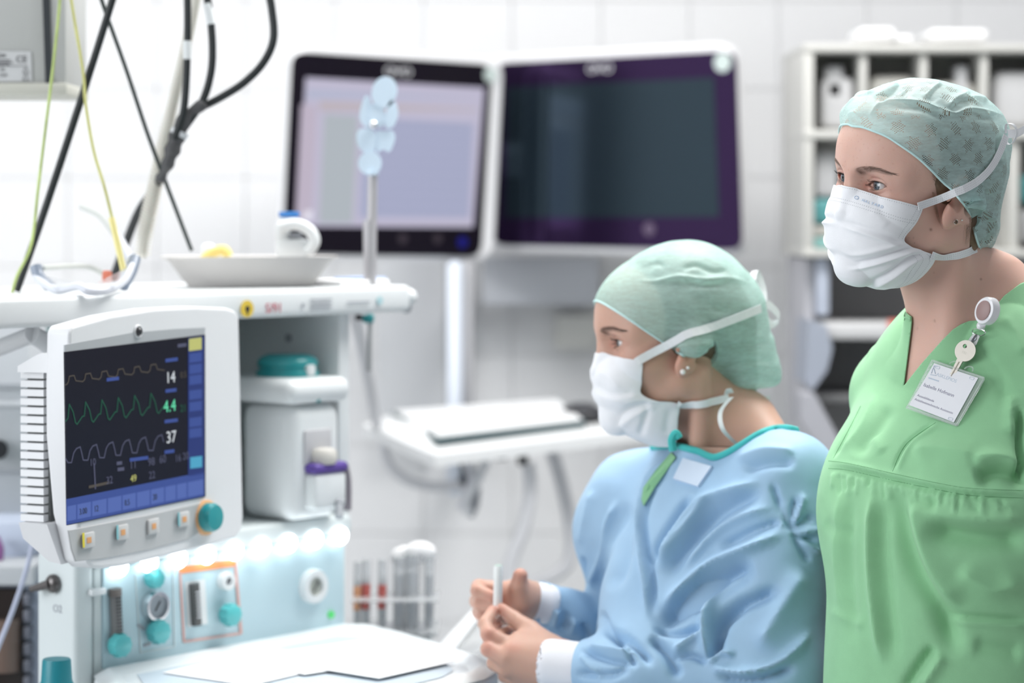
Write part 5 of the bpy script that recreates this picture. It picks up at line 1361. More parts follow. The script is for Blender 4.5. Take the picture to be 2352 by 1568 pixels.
# near (left) hand: back of the hand to the camera, thumb and index pinching the tip
def chainf(Q, pts, k=0.003):
    d = None
    for (a, ra), (b, rb) in zip(pts[:-1], pts[1:]):
        c = cone(Q, a, b, ra, rb); d = c if d is None else smin(d, c, k)
    return d
def hand_near(Q):
    p = W2p
    d = cone(Q, WN, p(1262, 1522, 3.05), 0.027, 0.029)
    palm = [((p(1290, 1512, 3.035), .021), (p(1196, 1478, 3.065), .017)), ((p(1285, 1530, 3.03), .022), (p(1178, 1500, 3.045), .016)), ((p(1285, 1548, 3.035), .021), (p(1180, 1528, 3.045), .016)), ((p(1290, 1562, 3.045), .019), (p(1196, 1556, 3.06), .015))]
    for (a, ra), (b, rb) in palm: d = smin(d, cone(Q, a, b, ra, rb), 0.016)
    thumb = chainf(Q, [(p(1262, 1490, 3.06), .018), (p(1218, 1448, 3.085), .0130), (p(1180, 1420, 3.10), .0095), (p(1153, 1398, 3.108), .0072)])
    idx = chainf(Q, [(p(1180, 1490, 3.055), .0118), (p(1122, 1456, 3.06), .0098), (p(1114, 1432, 3.075), .0082), (p(1131, 1402, 3.102), .0068)])
    mid = chainf(Q, [(p(1160, 1512, 3.04), .0118), (p(1122, 1490, 3.05), .0098), (p(1140, 1462, 3.09), .0084), (p(1172, 1448, 3.115), .0070)])
    rng = chainf(Q, [(p(1164, 1536, 3.045), .0115), (p(1136, 1522, 3.06), .0094), (p(1150, 1492, 3.10), .0080), (p(1186, 1478, 3.12), .0068)])
    pin = chainf(Q, [(p(1184, 1560, 3.06), .0105), (p(1160, 1552, 3.075), .0084), (p(1172, 1524, 3.11), .0072), (p(1202, 1512, 3.12), .0062)])
    d = smin(d, thumb, 0.012)
    for f in (idx, mid, rng, pin): d = smin(d, f, 0.0045)
    nail = ell(Q, p(1154, 1395, 3.1003), (0.0045, 0.003, 0.0045)); return d
def hand_far(Q):
    p = W2p
    d = cone(Q, WF, p(1196, 1378, 3.16), 0.023, 0.025)
    for (a, ra), (b, rb) in (((p(1200, 1360, 3.15), .017), (p(1150, 1362, 3.165), .014)), ((p(1200, 1385, 3.155), .018), (p(1138, 1390, 3.18), .015)), ((p(1196, 1405, 3.17), .016), (p(1136, 1415, 3.19), .014))):
        d = smin(d, cone(Q, a, b, ra, rb), 0.014)
    th = chainf(Q, [(p(1196, 1384, 3.14), .0150), (p(1190, 1350, 3.135), .0118), (p(1195, 1322, 3.135), .0098)])
    idx = chainf(Q, [(p(1150, 1354, 3.17), .0115), (p(1100, 1348, 3.16), .0100), (p(1097, 1356, 3.135), .0090), (p(1131, 1370, 3.125), .0076)])
    mid = chainf(Q, [(p(1140, 1384, 3.18), .0115), (p(1096, 1380, 3.17), .0098), (p(1103, 1388, 3.14), .0086), (p(1134, 1393, 3.128), .0074)])
    rg = chainf(Q, [(p(1138, 1408, 3.19), .0110), (p(1102, 1406, 3.18), .0094), (p(1108, 1412, 3.15), .0082), (p(1136, 1416, 3.14), .0070)])
    pk = chainf(Q, [(p(1142, 1428, 3.20), .0100), (p(1112, 1430, 3.185), .0084), (p(1118, 1434, 3.16), .0072), (p(1142, 1436, 3.15), .0062)])
    d = smin(d, th, 0.010)
    for f in (idx, mid, rg, pk): d = smin(d, f, 0.004)
    return d
def up2(Q):
    L = (Q - o2) @ R2
    return smin(head_sdf(L), neck2(Q), 0.022)
def low2(Q): return smin(smin(smin(neck2(Q), torso2(Q), 0.04), arms2(Q), 0.02), legs2(Q), 0.05)
BASE2 = (0.58, 0.355, 0.275)
zc2 = o2[2] - 0.135
Va, Fa = sdf_mesh(up2, o2 + (-0.15, -0.15, -0.145), o2 + (0.17, 0.15, 0.13), 0.0017); Va, Fa, _ = clip_mesh(Va, Fa, Va[:, 2] - zc2)
Vd, Fd = sdf_mesh(lambda Q: smin(smin(neck2(Q), torso2(Q), 0.04), smin(head_sdf((Q - o2) @ R2, fine=False), np.full(len(Q), 9., np.float32), .01), 0.022), BO + (-0.2, -0.2, -0.16), BO + (0.2, 0.2, 0.14), 0.004)
Vd, Fd, _ = clip_mesh(Vd, Fd, zc2 + 0.0001 - Vd[:, 2])
Ve, Fe = sdf_mesh(low2, np.array((-0.35, 2.55, -0.01)), np.array((0.65, 3.55, BO[2] + 0.0)), 0.010)
ke = Ve[:, 2] < BO[2] - 0.11; Fe = tri(Fe[ke[Fe].all(1)]); Ve, Fe, _ = clean_faces(Ve, Fe)
parts = [(Va, Fa), (Vd, Fd), (Ve, Fe)]
for hf_, wr, c in ((hand_near, WN, W2p(1210, 1470, 3.07)), (hand_far, WF, W2p(1155, 1375, 3.16))):
    Vh, Fh = sdf_mesh(hf_, c - 0.095, c + 0.095, 0.0016); parts.append((Vh, tri(Fh)))
off = 0; VV = []; FF = []
for v, f in parts: VV.append(v); FF.append(tri(f) + off); off += len(v)
Vb2 = np.concatenate(VV); Fb2 = np.concatenate(FF)
me = mesh_from(Vb2, Fb2, 'body'); col2 = skin_colors((Vb2 - o2) @ R2, BASE2, 0)
nh = sum(len(v) for v in VV[:3]); hb = np.zeros(len(Vb2))
for px_, py_, D_, r_ in ((1153, 1398, 3.105, .010), (1131, 1402, 3.10, .010), (1122, 1456, 3.05, .012), (1122, 1490, 3.04, .012), (1195, 1318, 3.13, .016), (1131, 1370, 3.12, .010), (1097, 1352, 3.14, .012), (1150, 1410, 3.15, .03), (1178, 1480, 3.03, .012)):
    hb += np.exp(-(((Vb2 - W2p(px_, py_, D_)) / r_) ** 2).sum(1))
hb = np.clip(hb, 0, 1) * (np.arange(len(Vb2)) >= nh) * 0.5
col2 = col2 * (1 - hb[:, None] * np.array((0.02, 0.30, 0.30)))
set_color(me, col2); link_mesh('body', me, SKIN2, person2)
face_bits(FR2, person2, (0.06, 0.05, 0.04), mat('brow_dark', (0.10, 0.065, 0.045), rough=0.6), (1, 0.0, -0.05))
hf2 = hair_sdf(0.0035, R2, o2, None)
V, F = sdf_mesh(hf2, o2 + (-0.16, -0.14, -0.12), o2 + (0.14, 0.14, 0.13), 0.0035)
Lm = (V - o2) @ R2; Lm[:, 1] = np.abs(Lm[:, 1]); q = PX(Lm @ R2.T + o2)
V, F, _ = clip_mesh(V, F, side_of(q, [(1340, 668), (1400, 690), (1470, 740), (1530, 785), (1560, 830), (1590, 870), (1640, 905), (1700, 960)]))
link_mesh('hair', mesh_from(V, F), HAIR2, person2)
# mask
rows2 = [(0.088, -0.014, 0.052, 0.056, -0.024, 0.95), (0.098, -0.026, 0.053, 0.058, -0.036, 0.85), (0.1035, -0.040, 0.054, 0.060, -0.050, 0.80), (0.103, -0.056, 0.055, 0.060, -0.064, 0.78),
         (0.101, -0.074, 0.036, 0.063, -0.074, 0.72), (0.091, -0.090, 0.006, 0.062, -0.080, 0.68), (0.082, -0.108, 0.006, 0.058, -0.100, 0.66), (0.062, -0.122, 0.008, 0.052, -0.120, 0.66), (0.034, -0.136, 0.010, 0.042, -0.136, 0.66)]
pl2 = [([(1358, 875), (1400, 905), (1462, 902)], 9, -0.0026), ([(1362, 900), (1410, 915), (1470, 908)], 8, 0.0018), ([(1370, 850), (1400, 865), (1425, 895)], 10, 0.0018), ([(1405, 975), (1450, 940), (1500, 925)], 9, -0.0035), ([(1415, 985), (1460, 952), (1510, 930)], 9, 0.0028), ([(1468, 1005), (1480, 970), (1490, 930)], 8, -0.0030), ([(1530, 1000), (1535, 960), (1540, 935)], 8, -0.0020)]
pl2 = [(l, w, a, 'ridge') for l, w, a in pl2]
mask2, G2, N2 = build_mask(FR2, person2, rows2, MASKW, pl2, lambda L: smin(head_sdf(L, fine=False), neck2(L @ R2.T + o2), .02), 'white mask with flared lower pleats')
CAPM2 = nonwoven('cap_mint_plain', (0.58, 0.83, 0.77), 0.86, pattern=False)
def cap2(L):
    A = L.copy(); A[:, 1] = np.abs(A[:, 1])
    d = ell(A, (-0.008, 0, 0.032), (0.098, 0.081, 0.084))
    d = smin(d, ell(A, (-0.030, 0, 0.068), (0.062, 0.060, 0.050)), 0.03)
    d = smin(d, cone(A, (-0.070, 0.006, 0.020), (-0.102, 0.010, -0.056), 0.058, 0.040), 0.035)
    return d
hem2 = [(1300, 690), (1360, 692), (1378, 694), (1410, 712), (1450, 738), (1490, 765), (1527, 790), (1565, 815), (1600, 836), (1640, 868), (1670, 892), (1705, 910), (1745, 914), (1800, 914)]
cfold2 = [([(1440, 640), (1500, 648), (1560, 636), (1620, 642), (1680, 640), (1730, 655)], 5, 0.0030), ([(1440, 652), (1500, 660), (1560, 650), (1620, 656), (1680, 654)], 7, -0.0022), ([(1430, 625), (1460, 612), (1480, 620), (1510, 605), (1530, 618)], 6, -0.002), ([(1560, 622), (1600, 610), (1640, 625), (1680, 618)], 6, -0.002), ([(1545, 655), (1565, 640), (1580, 655)], 5, 0.002),
         ([(1615, 700), (1680, 720)], 8, -0.0015), ([(1655, 890), (1700, 860), (1760, 850)], 6, -0.002), ([(1665, 880), (1710, 850), (1770, 835)], 6, 0.002), ([(1620, 820), (1690, 790), (1770, 790)], 6, -0.0014), ([(1640, 845), (1700, 815), (1770, 810)], 6, 0.0014), ([(1640, 860), (1700, 835), (1760, 825)], 5, -0.0014), ([(1590, 770), (1660, 745)], 8, -0.0015), ([(1770, 760), (1785, 810), (1778, 860)], 10, 0.002)]
cap_ob2, Vc2, Fc2 = build_cap(FR2, person2, cap2, 0.0024, hem2, cfold2, CAPM2, CAPH, lambda L: capface(L, R2, o2, hf2), np.array((-0.2, -0.18, -0.14), np.float32), np.array((0.16, 0.18, 0.16), np.float32), 'plain mint surgical cap', puff=0.0008)
ray2 = RayMesh(np.concatenate([Va, Vd, Vc2, G2.reshape(-1, 3)]), [tuple(f) for f in tri(Fa)] + [tuple(f) for f in Fd + len(Va)] + [tuple(f) for f in Fc2 + len(Va) + len(Vd)] + [tuple(f) for f in Fg + len(Va) + len(Vd) + len(Vc2)])
strap('mask_strap', ray2, [(1462, 832), (1500, 808), (1560, 778), (1630, 752), (1700, 725), (1742, 708)], 0.0105, MASKW, mask2, 0.0042)
strap('mask_strap', ray2, [(1552, 926), (1590, 926), (1630, 922), (1672, 916)], 0.0095, MASKW, mask2, 0.0042)
kp = P(1745, 705, 3.13)
free_ribbon('strap_loop', [P(1742, 710, 3.12), P(1728, 660, 3.13), P(1735, 622, 3.15), P(1752, 660, 3.15), P(1755, 700, 3.14)], 0.009, (1, 0.3, 0.2), MASKW, mask2)
free_ribbon('strap_loop', [P(1745, 706, 3.12), P(1765, 700, 3.13), P(1790, 728, 3.14), P(1772, 745, 3.14), P(1748, 716, 3.13)], 0.011, (0.2, 0.3, 1), MASKW, mask2)
free_ribbon('strap_tail', [P(1680, 912, 3.04), P(1655, 945, 3.03), P(1660, 985, 3.02), P(1692, 1020, 3.03)], 0.006, (1, 0.3, 0.1), MASKW, mask2)
free_ribbon('strap_tail', [P(1668, 905, 3.05), P(1674, 892, 3.045), P(1680, 902, 3.05)], 0.006, (1, 0.3, 0.1), MASKW, mask2)
free_ribbon('strap_tail', [P(1700, 912, 3.08), P(1735, 920, 3.09), P(1768, 918, 3.10)], 0.010, (0.1, 0.2, 1), MASKW, mask2)
pearl = mat('pearl', (0.85, 0.82, 0.80), rough=0.2, coat=0.6)
for a, r in (((1568, 853), 0.0036), ((1579, 844), 0.0022)):
    p, nn = ray2.hit(*a, 0.001); b = BM(); b.sph(p, r, n=16); b.done('pearl_earring', pearl, person2)

# gown
GOWN = mat('gown_blue', (0.34, 0.52, 0.71), rough=0.62, bump=0.18, bscale=1800, var=0.04, vscale=25, spec=0.4, sheen=0.1)
TEAL = mat('gown_trim_teal', (0.05, 0.46, 0.45), rough=0.7)
def gown2(Q):
    T = (Q - BO) @ BR
    d = ell(T, (0.004, 0, -0.20), (0.122, 0.150, 0.215))
    for s in (1, -1):
        d = smin(d, cone(T, (-0.010, s * 0.050, -0.035), (-0.020, s * 0.128, -0.085), 0.052, 0.048), 0.045)
    d = smin(d, ell(T, (0.060, 0, -0.26), (0.100, 0.120, 0.15)), 0.06)
    d = smin(d, ell(T, (0.0, 0, -0.40), (0.135, 0.165, 0.16)), 0.08)
    near = cone(Q, SN, EN, 0.066, 0.074); near = smin(near, cone(Q, EN, W2p(1455, 1545, 2.99), 0.068, 0.050), 0.04)
    near = smin(near, cone(Q, W2p(1455, 1545, 2.99), W2p(1322, 1534, 3.02), 0.046, 0.034), 0.03)
    far = cone(Q, SF, W2p(1448, 1210, 3.24), 0.070, 0.074); far = smin(far, cone(Q, W2p(1448, 1210, 3.24), EF, 0.070, 0.046), 0.03); far = smin(far, cone(Q, EF, W2p(1300, 1412, 3.20), 0.040, 0.030), 0.03); far = smin(far, cone(Q, W2p(1300, 1412, 3.20), W2p(1226, 1376, 3.17), 0.030, 0.028), 0.02)
    d = smin(d, smin(near, far, 0.02), 0.045)
    for h, k in zip(HP, KN): d = smin(d, cone(Q, h, k, 0.105, 0.085), 0.08)
    for k in KN: d = smin(d, cone(Q, k, k - np.array((0, 0, 0.22), np.float32), 0.082, 0.085), 0.05)
    return d
nk2 = [(1545, 1012), (1560, 1018), (1600, 1030), (1642, 1045), (1690, 1025), (1735, 998), (1780, 980), (1830, 984), (1830, 880), (1545, 880), (1480, 960), (1478, 1018), (1500, 1024)]
def cut_gneck(V):
    T = (V - BO) @ BR; q = PX(V)
    near = np.sqrt((T[:, 0] + 0.01) ** 2 + T[:, 1] ** 2)
    g = -poly_dist(q, nk2) * 0.0005
    return np.where(T[:, 2] > -0.11, np.where(T[:, 1] > -0.03, g, np.minimum(np.abs(g) * 0 + near - 0.075 + np.clip(-T[:, 2] - 0.03, 0, 1) * 2, 1)), 1.0)
def cut_gh(V):
    dN = (V - W2p(1338, 1534, 3.02)) @ ((W2p(1455, 1545, 2.99) - W2p(1322, 1534, 3.02)) / np.linalg.norm(W2p(1455, 1545, 2.99) - W2p(1322, 1534, 3.02)))
    dF = (V - W2p(1238, 1380, 3.17)) @ ((W2p(1300, 1412, 3.20) - W2p(1226, 1376, 3.17)) / np.linalg.norm(W2p(1300, 1412, 3.20) - W2p(1226, 1376, 3.17)))
    nN = np.linalg.norm(V - W2p(1322, 1534, 3.02), axis=1) < 0.08; nF = np.linalg.norm(V - W2p(1226, 1376, 3.17), axis=1) < 0.07
    return np.where(nF, dF, np.where(nN, dN, 1.0))
def cut_gb(V): return V[:, 2] - 0.42
A1, A2 = 0.0115, -0.0130
fg = [([(1808, 1215), (1720, 1260), (1634, 1297), (1574, 1344), (1500, 1425)], 15, A1), ([(1740, 1300), (1680, 1322), (1600, 1375), (1490, 1440)], 26, A2 * 1.5), ([(1732, 1302), (1660, 1345), (1628, 1390), (1624, 1460), (1630, 1530)], 15, A1 * 1.2),
      ([(1800, 1350), (1740, 1375), (1693, 1395), (1649, 1443), (1636, 1530)], 17, A2), ([(1850, 1300), (1790, 1400), (1740, 1500)], 30, 0.008), ([(1655, 1125), (1594, 1171), (1545, 1240), (1510, 1300)], 11, 0.007), ([(1590, 1135), (1547, 1202), (1515, 1255), (1490, 1300)], 12, -0.008),
      ([(1752, 1100), (1690, 1125), (1634, 1150), (1575, 1220), (1507, 1313)], 14, 0.0085), ([(1760, 1125), (1690, 1155), (1640, 1190), (1580, 1260), (1520, 1330)], 16, -0.007), ([(1780, 1160), (1700, 1190), (1630, 1240), (1560, 1310)], 13, 0.0065), ([(1800, 1195), (1720, 1222), (1650, 1262)], 10, -0.006),
      ([(1538, 1042), (1490, 1095), (1470, 1150), (1466, 1200), (1476, 1270), (1484, 1344), (1484, 1430)], 7, 0.0065), ([(1548, 1060), (1500, 1110), (1482, 1160), (1478, 1210), (1488, 1280), (1496, 1350), (1496, 1430)], 9, -0.0075),
      ([(1421, 1143), (1402, 1210), (1397, 1265), (1375, 1310), (1352, 1350)], 11, 0.007), ([(1450, 1150), (1432, 1230), (1425, 1300), (1400, 1360)], 22, -0.008), ([(1340, 1275), (1343, 1330), (1350, 1350)], 7, -0.006), ([(1360, 1120), (1340, 1200), (1330, 1260)], 14, 0.003),
      ([(1811, 1222), (1830, 1139)], 7, -0.005), ([(1811, 1222), (1770, 1104)], 8, -0.005), ([(1811, 1222), (1870, 1180)], 8, -0.005), ([(1811, 1228), (1880, 1240)], 7, -0.006), ([(1820, 1232), (1860, 1290)], 7, -0.005), ([(1822, 1208), (1850, 1130)], 7, 0.005), ([(1800, 1215), (1790, 1150)], 6, 0.004), ([(1825, 1225), (1885, 1215)], 6, 0.005), ([(1835, 1240), (1885, 1270)], 7, 0.005),
      ([(1700, 1080), (1760, 1060), (1830, 1060)], 14, -0.006), ([(1690, 1060), (1760, 1035), (1830, 1040)], 14, 0.004), ([(1495, 1440), (1560, 1455), (1620, 1440)], 10, -0.008), ([(1500, 1420), (1560, 1415), (1610, 1400)], 18, 0.005),
      ([(1490, 1460), (1530, 1500), (1560, 1560)], 14, -0.010), ([(1370, 1440), (1440, 1465), (1500, 1530)], 10, -0.008), ([(1545, 1500), (1590, 1470), (1622, 1452)], 9, 0.008), ([(1540, 1510), (1590, 1505), (1626, 1525)], 8, -0.008), ([(1626, 1525), (1660, 1500), (1690, 1505)], 7, 0.008), ([(1626, 1530), (1700, 1545), (1790, 1520), (1870, 1440)], 12, 0.008), ([(1640, 1545), (1720, 1562), (1830, 1530)], 12, -0.008), ([(1626, 1525), (1650, 1470), (1668, 1440)], 6, -0.006),
      ([(1330, 1490), (1400, 1515), (1460, 1525)], 8, -0.007), ([(1335, 1500), (1380, 1560)], 8, 0.005), ([(1320, 1545), (1400, 1550), (1450, 1530)], 9, -0.006), ([(1345, 1484), (1400, 1490), (1450, 1500), (1460, 1520)], 8, 0.006), ([(1440, 1485), (1452, 1510), (1458, 1530)], 6, -0.007),
      ([(1256, 1400), (1250, 1440)], 8, -0.006), ([(1278, 1395), (1272, 1440)], 8, 0.007), ([(1300, 1405), (1290, 1450)], 8, -0.006), ([(1320, 1420), (1310, 1460)], 7, 0.005), ([(1340, 1430), (1350, 1470)], 8, -0.006), ([(1380, 1400), (1400, 1450), (1440, 1490)], 10, -0.008), ([(1600, 1340), (1620, 1360)], 10, -0.004)]
fg = [(l, w * 0.85, a * 1.75) for l, w, a in fg]
gown_ob, Vg, Fgw = garment('surgical_gown', gown2, np.array((-0.02, 2.72, 0.90)), np.array((0.62, 3.46, BO[2] + 0.06)), 0.0034, GOWN, person2, fg, (cut_gneck, cut_gh, cut_gb), low=(0.90, np.array((-0.30, 2.55, 0.38)), np.array((0.62, 3.50, 0.93)), 0.010), noise=0.0030, crisp=True, solid=0.001, label='loose blue surgical gown with teal neck trim', ret=True, avoid=lambda Q: smin(smin(neck2(Q), torso2(Q), 0.04), arms2(Q), 0.02))
rayg = RayMesh(Vg, Fgw)
tr = [rayg.hit(a[0], a[1], 0.0012, back=3.0)[0] for a in spl([(1500, 1030), (1520, 1027), (1546, 1022), (1570, 1027), (1606, 1037), (1642, 1051), (1690, 1031), (1735, 1003), (1780, 985), (1830, 988)], 60)]
b = BM(); b.tube(tr[::3], 0.0045, n=8); b.done('neck_trim', TEAL, gown_ob)
b = BM(); b.tube([P(1546, 1035, 3.0), P(1543, 1010, 3.0), P(1552, 995, 3.0), P(1560, 1006, 3.0)], 0.005, n=8); b.done('neck_tie', TEAL, gown_ob)
# closing tab
c4 = [rayg.hit(a, b_, 0.0014)[0] for a, b_ in ((1573, 1054), (1638, 1074), (1606, 1120), (1550, 1102))]
nn = (c4[1] - c4[0]).cross(c4[3] - c4[0]).normalized()
if nn.y > 0: nn = -nn
b = BM(); b.prism([c + nn * 0.003 for c in c4], -nn * 0.0045); b.done('closing_tab', mat('tab_pale_blue', (0.62, 0.72, 0.86), rough=0.6), gown_ob, smooth=False)
# green scrubs glimpsed in the gown opening
cg = [(1546, 1040), (1556, 1052), (1532, 1085), (1505, 1120), (1478, 1165), (1474, 1150), (1480, 1122), (1510, 1080)]
pts = [rayg.hit(a, b_, 0.0030)[0] for a, b_ in cg]
b = BM(); b.prism(pts, (0, 0.003, 0)); b.done('scrub_collar', GREEN, person2, smooth=False)
b = BM(); b.tube([P(1740, 972, 3.12), P(1765, 968, 3.16), P(1790, 975, 3.18)], 0.006, n=8); b.done('scrub_neckband', GREEN, person2)
# knitted cuffs
CUFF = mat('cuff_white', (0.84, 0.84, 0.88), rough=0.9, bump=0.4, bscale=700)
def cuff(a, b_, ra, rb, c, r):
    Vq, Fq = sdf_mesh(lambda Q: smax(cone(Q, a, b_, ra, rb), -cone(Q, a + (a - b_), b_ + (b_ - a) * 1.0, ra - 0.004, rb - 0.004), 0.002), c - 0.07, c + 0.07, 0.0022)
    link_mesh('knitted_cuff', mesh_from(Vq, Fq), CUFF, person2)
cuff(W2p(1348, 1534, 3.015), W2p(1270, 1525, 3.03), 0.0315, 0.0315, W2p(1310, 1532, 3.02), 0)
cuff(W2p(1250, 1386, 3.175), W2p(1200, 1372, 3.165), 0.0268, 0.0235, W2p(1222, 1376, 3.17), 0)
# trousers and shoes
def trous2(Q):
    d = np.full(len(Q), 9.0, np.float32)
    for k, f in zip(KN, FT): d = smin(d, cone(Q, k + (0, 0, -0.05), f + (0, 0, 0.05), 0.070, 0.075), 0.02)
    return d
garment('scrub_trousers', trous2, np.array((-0.35, 2.55, 0.05)), np.array((0.5, 3.3, HIPZ + 0.05)), 0.009, GREEN, person2, [], (lambda V: V[:, 2] - 0.115, lambda V: 0.62 - V[:, 2]), noise=0.003)
fw2 = BR @ np.array((1, 0, 0), np.float32)
for f in FT:
    def shoe2(Q, f=f): return smax(cone(Q, f - fw2 * 0.03 - (0, 0, 0.02), f + fw2 * 0.15 - (0, 0, 0.035), 0.046, 0.036), -(Q[:, 2] - 0.001), 0.008)
    Vq, Fq = sdf_mesh(shoe2, f - (0.24, 0.24, 0.09), f + (0.24, 0.24, 0.06), 0.007)
    link_mesh('shoe', mesh_from(Vq, Fq), mat('shoe_white', (0.8, 0.8, 0.8), rough=0.5), person2)

# stool she sits on
st = empty('stool', tuple(b2(-0.02, 0, 0)[:2]) + (0.0,), 'dark blue round swivel stool under the seated woman', 'stool')
sc_ = b2(-0.03, 0, -0.56); seat_z = float(HIPZ) - 0.10
b = BM(); b.lathe((sc_[0], sc_[1], seat_z - 0.06), (0, 0, 1), [(0.15, 0), (0.185, 0.008), (0.19, 0.03), (0.18, 0.055), (0.12, 0.06), (0.0, 0.06)], 40); b.done('seat', mat('stool_blue', (0.015, 0.04, 0.10), rough=0.45), st)
CH = mat('chrome', (0.75, 0.76, 0.78), rough=0.15, metal=1.0)
b = BM(); b.cyl((sc_[0], sc_[1], 0.10), (sc_[0], sc_[1], seat_z - 0.06), 0.022, n=20); b.done('column', CH, st)
for k in range(5):
    a = k * 2 * math.pi / 5 + 0.3; e = Vector((sc_[0] + 0.20 * math.cos(a), sc_[1] + 0.20 * math.sin(a), 0.075))
    b = BM(); b.cyl((sc_[0], sc_[1], 0.11), e, 0.018, 0.012, n=10); b.done('leg', CH, st)
    b = BM(); b.cyl(e + Vector((-0.012, 0, -0.045)), e + Vector((0.012, 0, -0.045)), 0.028, n=16); b.done('castor', mat('rubber_dark', (0.03, 0.03, 0.03), rough=0.6), st)

# syringe in her fingers
sy = empty('syringe', tuple(P(1143, 1400, 3.11)), 'small white syringe with clear tip held upright between her fingers', 'syringe')
b = BM(); b.lathe(P(1143, 1394, 3.115), tuple(P(1145, 1300, 3.12) - P(1143, 1394, 3.115)), [(0.0042, -0.001), (0.0058, 0.002), (0.0060, 0.050), (0.0054, 0.0525), (0.003, 0.0535)], 24); b.done('barrel', mat('plastic_white', (0.86, 0.88, 0.87), rough=0.35), sy)
b = BM(); b.lathe(P(1145, 1300, 3.12), (0, 0, 1), [(0.0045, -0.001), (0.0050, 0.0012), (0.0035, 0.002)], 20); b.done('cap_ring', mat('cap_grey_green', (0.35, 0.48, 0.42), rough=0.5), sy)
b = BM(); b.lathe(P(1142, 1416, 3.110), (0, 0, 1), [(0.001, -0.003), (0.0024, 0.0), (0.0028, 0.008), (0.0018, 0.0125)], 16); b.done('tip', mat('clear_glass', (0.95, 0.93, 0.9), rough=0.08, trans=0.75), sy)
# ------------------------------------------------------------------ wall displays
def quadframe(TL, TR, BL):
    u = TR - TL; W_ = np.linalg.norm(u); u = u / W_; v = TL - BL; v = v - u * (v @ u); v /= np.linalg.norm(v); n = np.cross(u, v); n = n if n[1] < 0 else -n
    return u, v, n
def rounded(pts, r, n=6):
    out = []; m = len(pts)
    for i in range(m):
        p = np.array(pts[i], float); a = np.array(pts[i - 1], float) - p; c = np.array(pts[(i + 1) % m], float) - p
        a /= np.linalg.norm(a); c /= np.linalg.norm(c)
        for k in range(n + 1):
            t = k / n; out.append(tuple(p + a * r * (1 - t) ** 2 + c * r * t ** 2))
    return out
def wall_display(TL, TR, BL, outer, glass, screen, label, scrm, glm, logo, disc, feats):
    u, v, n = quadframe(TL, TR, BL); f = lambda x, y, off=0.0: Vector(onplane(x, y, TL + n * off, n)); nv_ = Vector(n)
    root = empty('wall_display', tuple(f((outer[0][0] + outer[1][0]) / 2, outer[2][1], -0.04)), label, 'display')
    def fc(pts, off, th, name, m, par=None, bev=0):
        b = BM(); b.prism([f(x, y, off) for x, y in pts], nv_ * th); o = b.done(name, m, par or root, smooth=bool(bev), ang=30)
        if bev: md = o.modifiers.new('b', 'BEVEL'); md.width = bev; md.segments = 3; md.limit_method = 'ANGLE'; md.angle_limit = math.radians(50)
        return o
    fc(rounded(outer, 45), -0.050, 0.046, 'casing', mat('casing_white', (0.84, 0.84, 0.86), rough=0.35), bev=0.01)
    g = fc(rounded(glass, 32), -0.004, 0.006, 'glass_front', glm)
    s = fc(screen, 0.002, 0.0008, 'screen', scrm)
    b = BM(); q = f(*logo, 0.0028)
    text_part('lettering', 'OVO', f(logo[0] - 32, logo[1] + 10, 0.0024), u, v, 0.026, mat('logo_white', (0.75, 0.75, 0.78), rough=0.5), g, stretch=1.1)
    c = f(*disc[:2], 0.002); b = BM(); b.cyl(c, c + nv_ * 0.001, disc[2], n=24); o = b.done('round_sticker', mat('disc_grey', (0.52, 0.60, 0.58), rough=0.5), g)
    feats(f, nv_, u, v, s, g, fc)
    # arm to the wall
    c = f((glass[0][0] + glass[1][0]) / 2, (glass[0][1] + glass[2][1]) / 2, -0.05); b = BM(); b.cyl(c, (c.x, 5.44, c.z), 0.035, n=20); b.done('wall_arm', LG, root)
    return root
GL1 = mat('display_glass', (0.006, 0.004, 0.009), rough=0.10, coat=0.0, spec=0.12)
GL2 = mat('display_glass_violet', (0.008, 0.004, 0.014), rough=0.10, spec=0.75, stint=(0.62, 0.36, 1.0))
SC1 = mat('screen_lilac', (0.03, 0.03, 0.04), rough=0.3, spec=0.2, emit=(0.52, 0.49, 0.62), estr=0.92)
SC2 = mat('screen_off', (0.006, 0.010, 0.014), rough=0.12, spec=0.85, stint=(0.55, 0.80, 1.0))
def feats1(f, nv_, u, v, s, g, fc):
    for x0, y0, x1, y1, m_ in ((692, 240, 728, 500, em('ui_rose', (0.50, 0.44, 0.54), 0.8)), (745, 262, 822, 512, em('ui_green', (0.42, 0.46, 0.50), 0.8)), (735, 232, 1098, 254, em('ui_tan', (0.52, 0.46, 0.50), 0.75)), (706, 205, 1100, 226, em('ui_blue', (0.44, 0.46, 0.60), 0.8)), (835, 270, 1088, 500, em('ui_grid', (0.40, 0.42, 0.58), 0.78))):
        fc([(x0, y0), (x1, y0 + (x1 - x0) * .05), (x1 - (y1 - y0) * .05, y1), (x0 - (y1 - y0) * .05, y1)], 0.0029, 0.0004, 'window_field', m_, s)
    for k in range(9): fc([(840, 285 + 24 * k), (1080, 292 + 24 * k), (1080, 295 + 24 * k), (840, 288 + 24 * k)], 0.0034, 0.0003, 'table_line', em('ui_line', (0.30, 0.32, 0.48), 0.7), s)
    fc([(700, 486), (718, 484), (714, 503), (697, 503)], 0.0030, 0.0004, 'start_button', em('ui_white', (0.75, 0.74, 0.82), 0.9), s)
    c = f(1062, 556, 0.0022); b = BM(); b.cyl(c, c + nv_ * .001, 0.011, n=18); b.done('power_light', em('glow_deep_blue', (0.01, 0.01, 0.20), 0.8), g)
    for x in (925, 1005): 
        c = f(x, 548, 0.0022); b = BM(); b.cyl(c, c + nv_ * .0006, 0.010, n=16); b.done('touch_key', mat('key_dark', (0.03, 0.02, 0.03), rough=0.3), g)
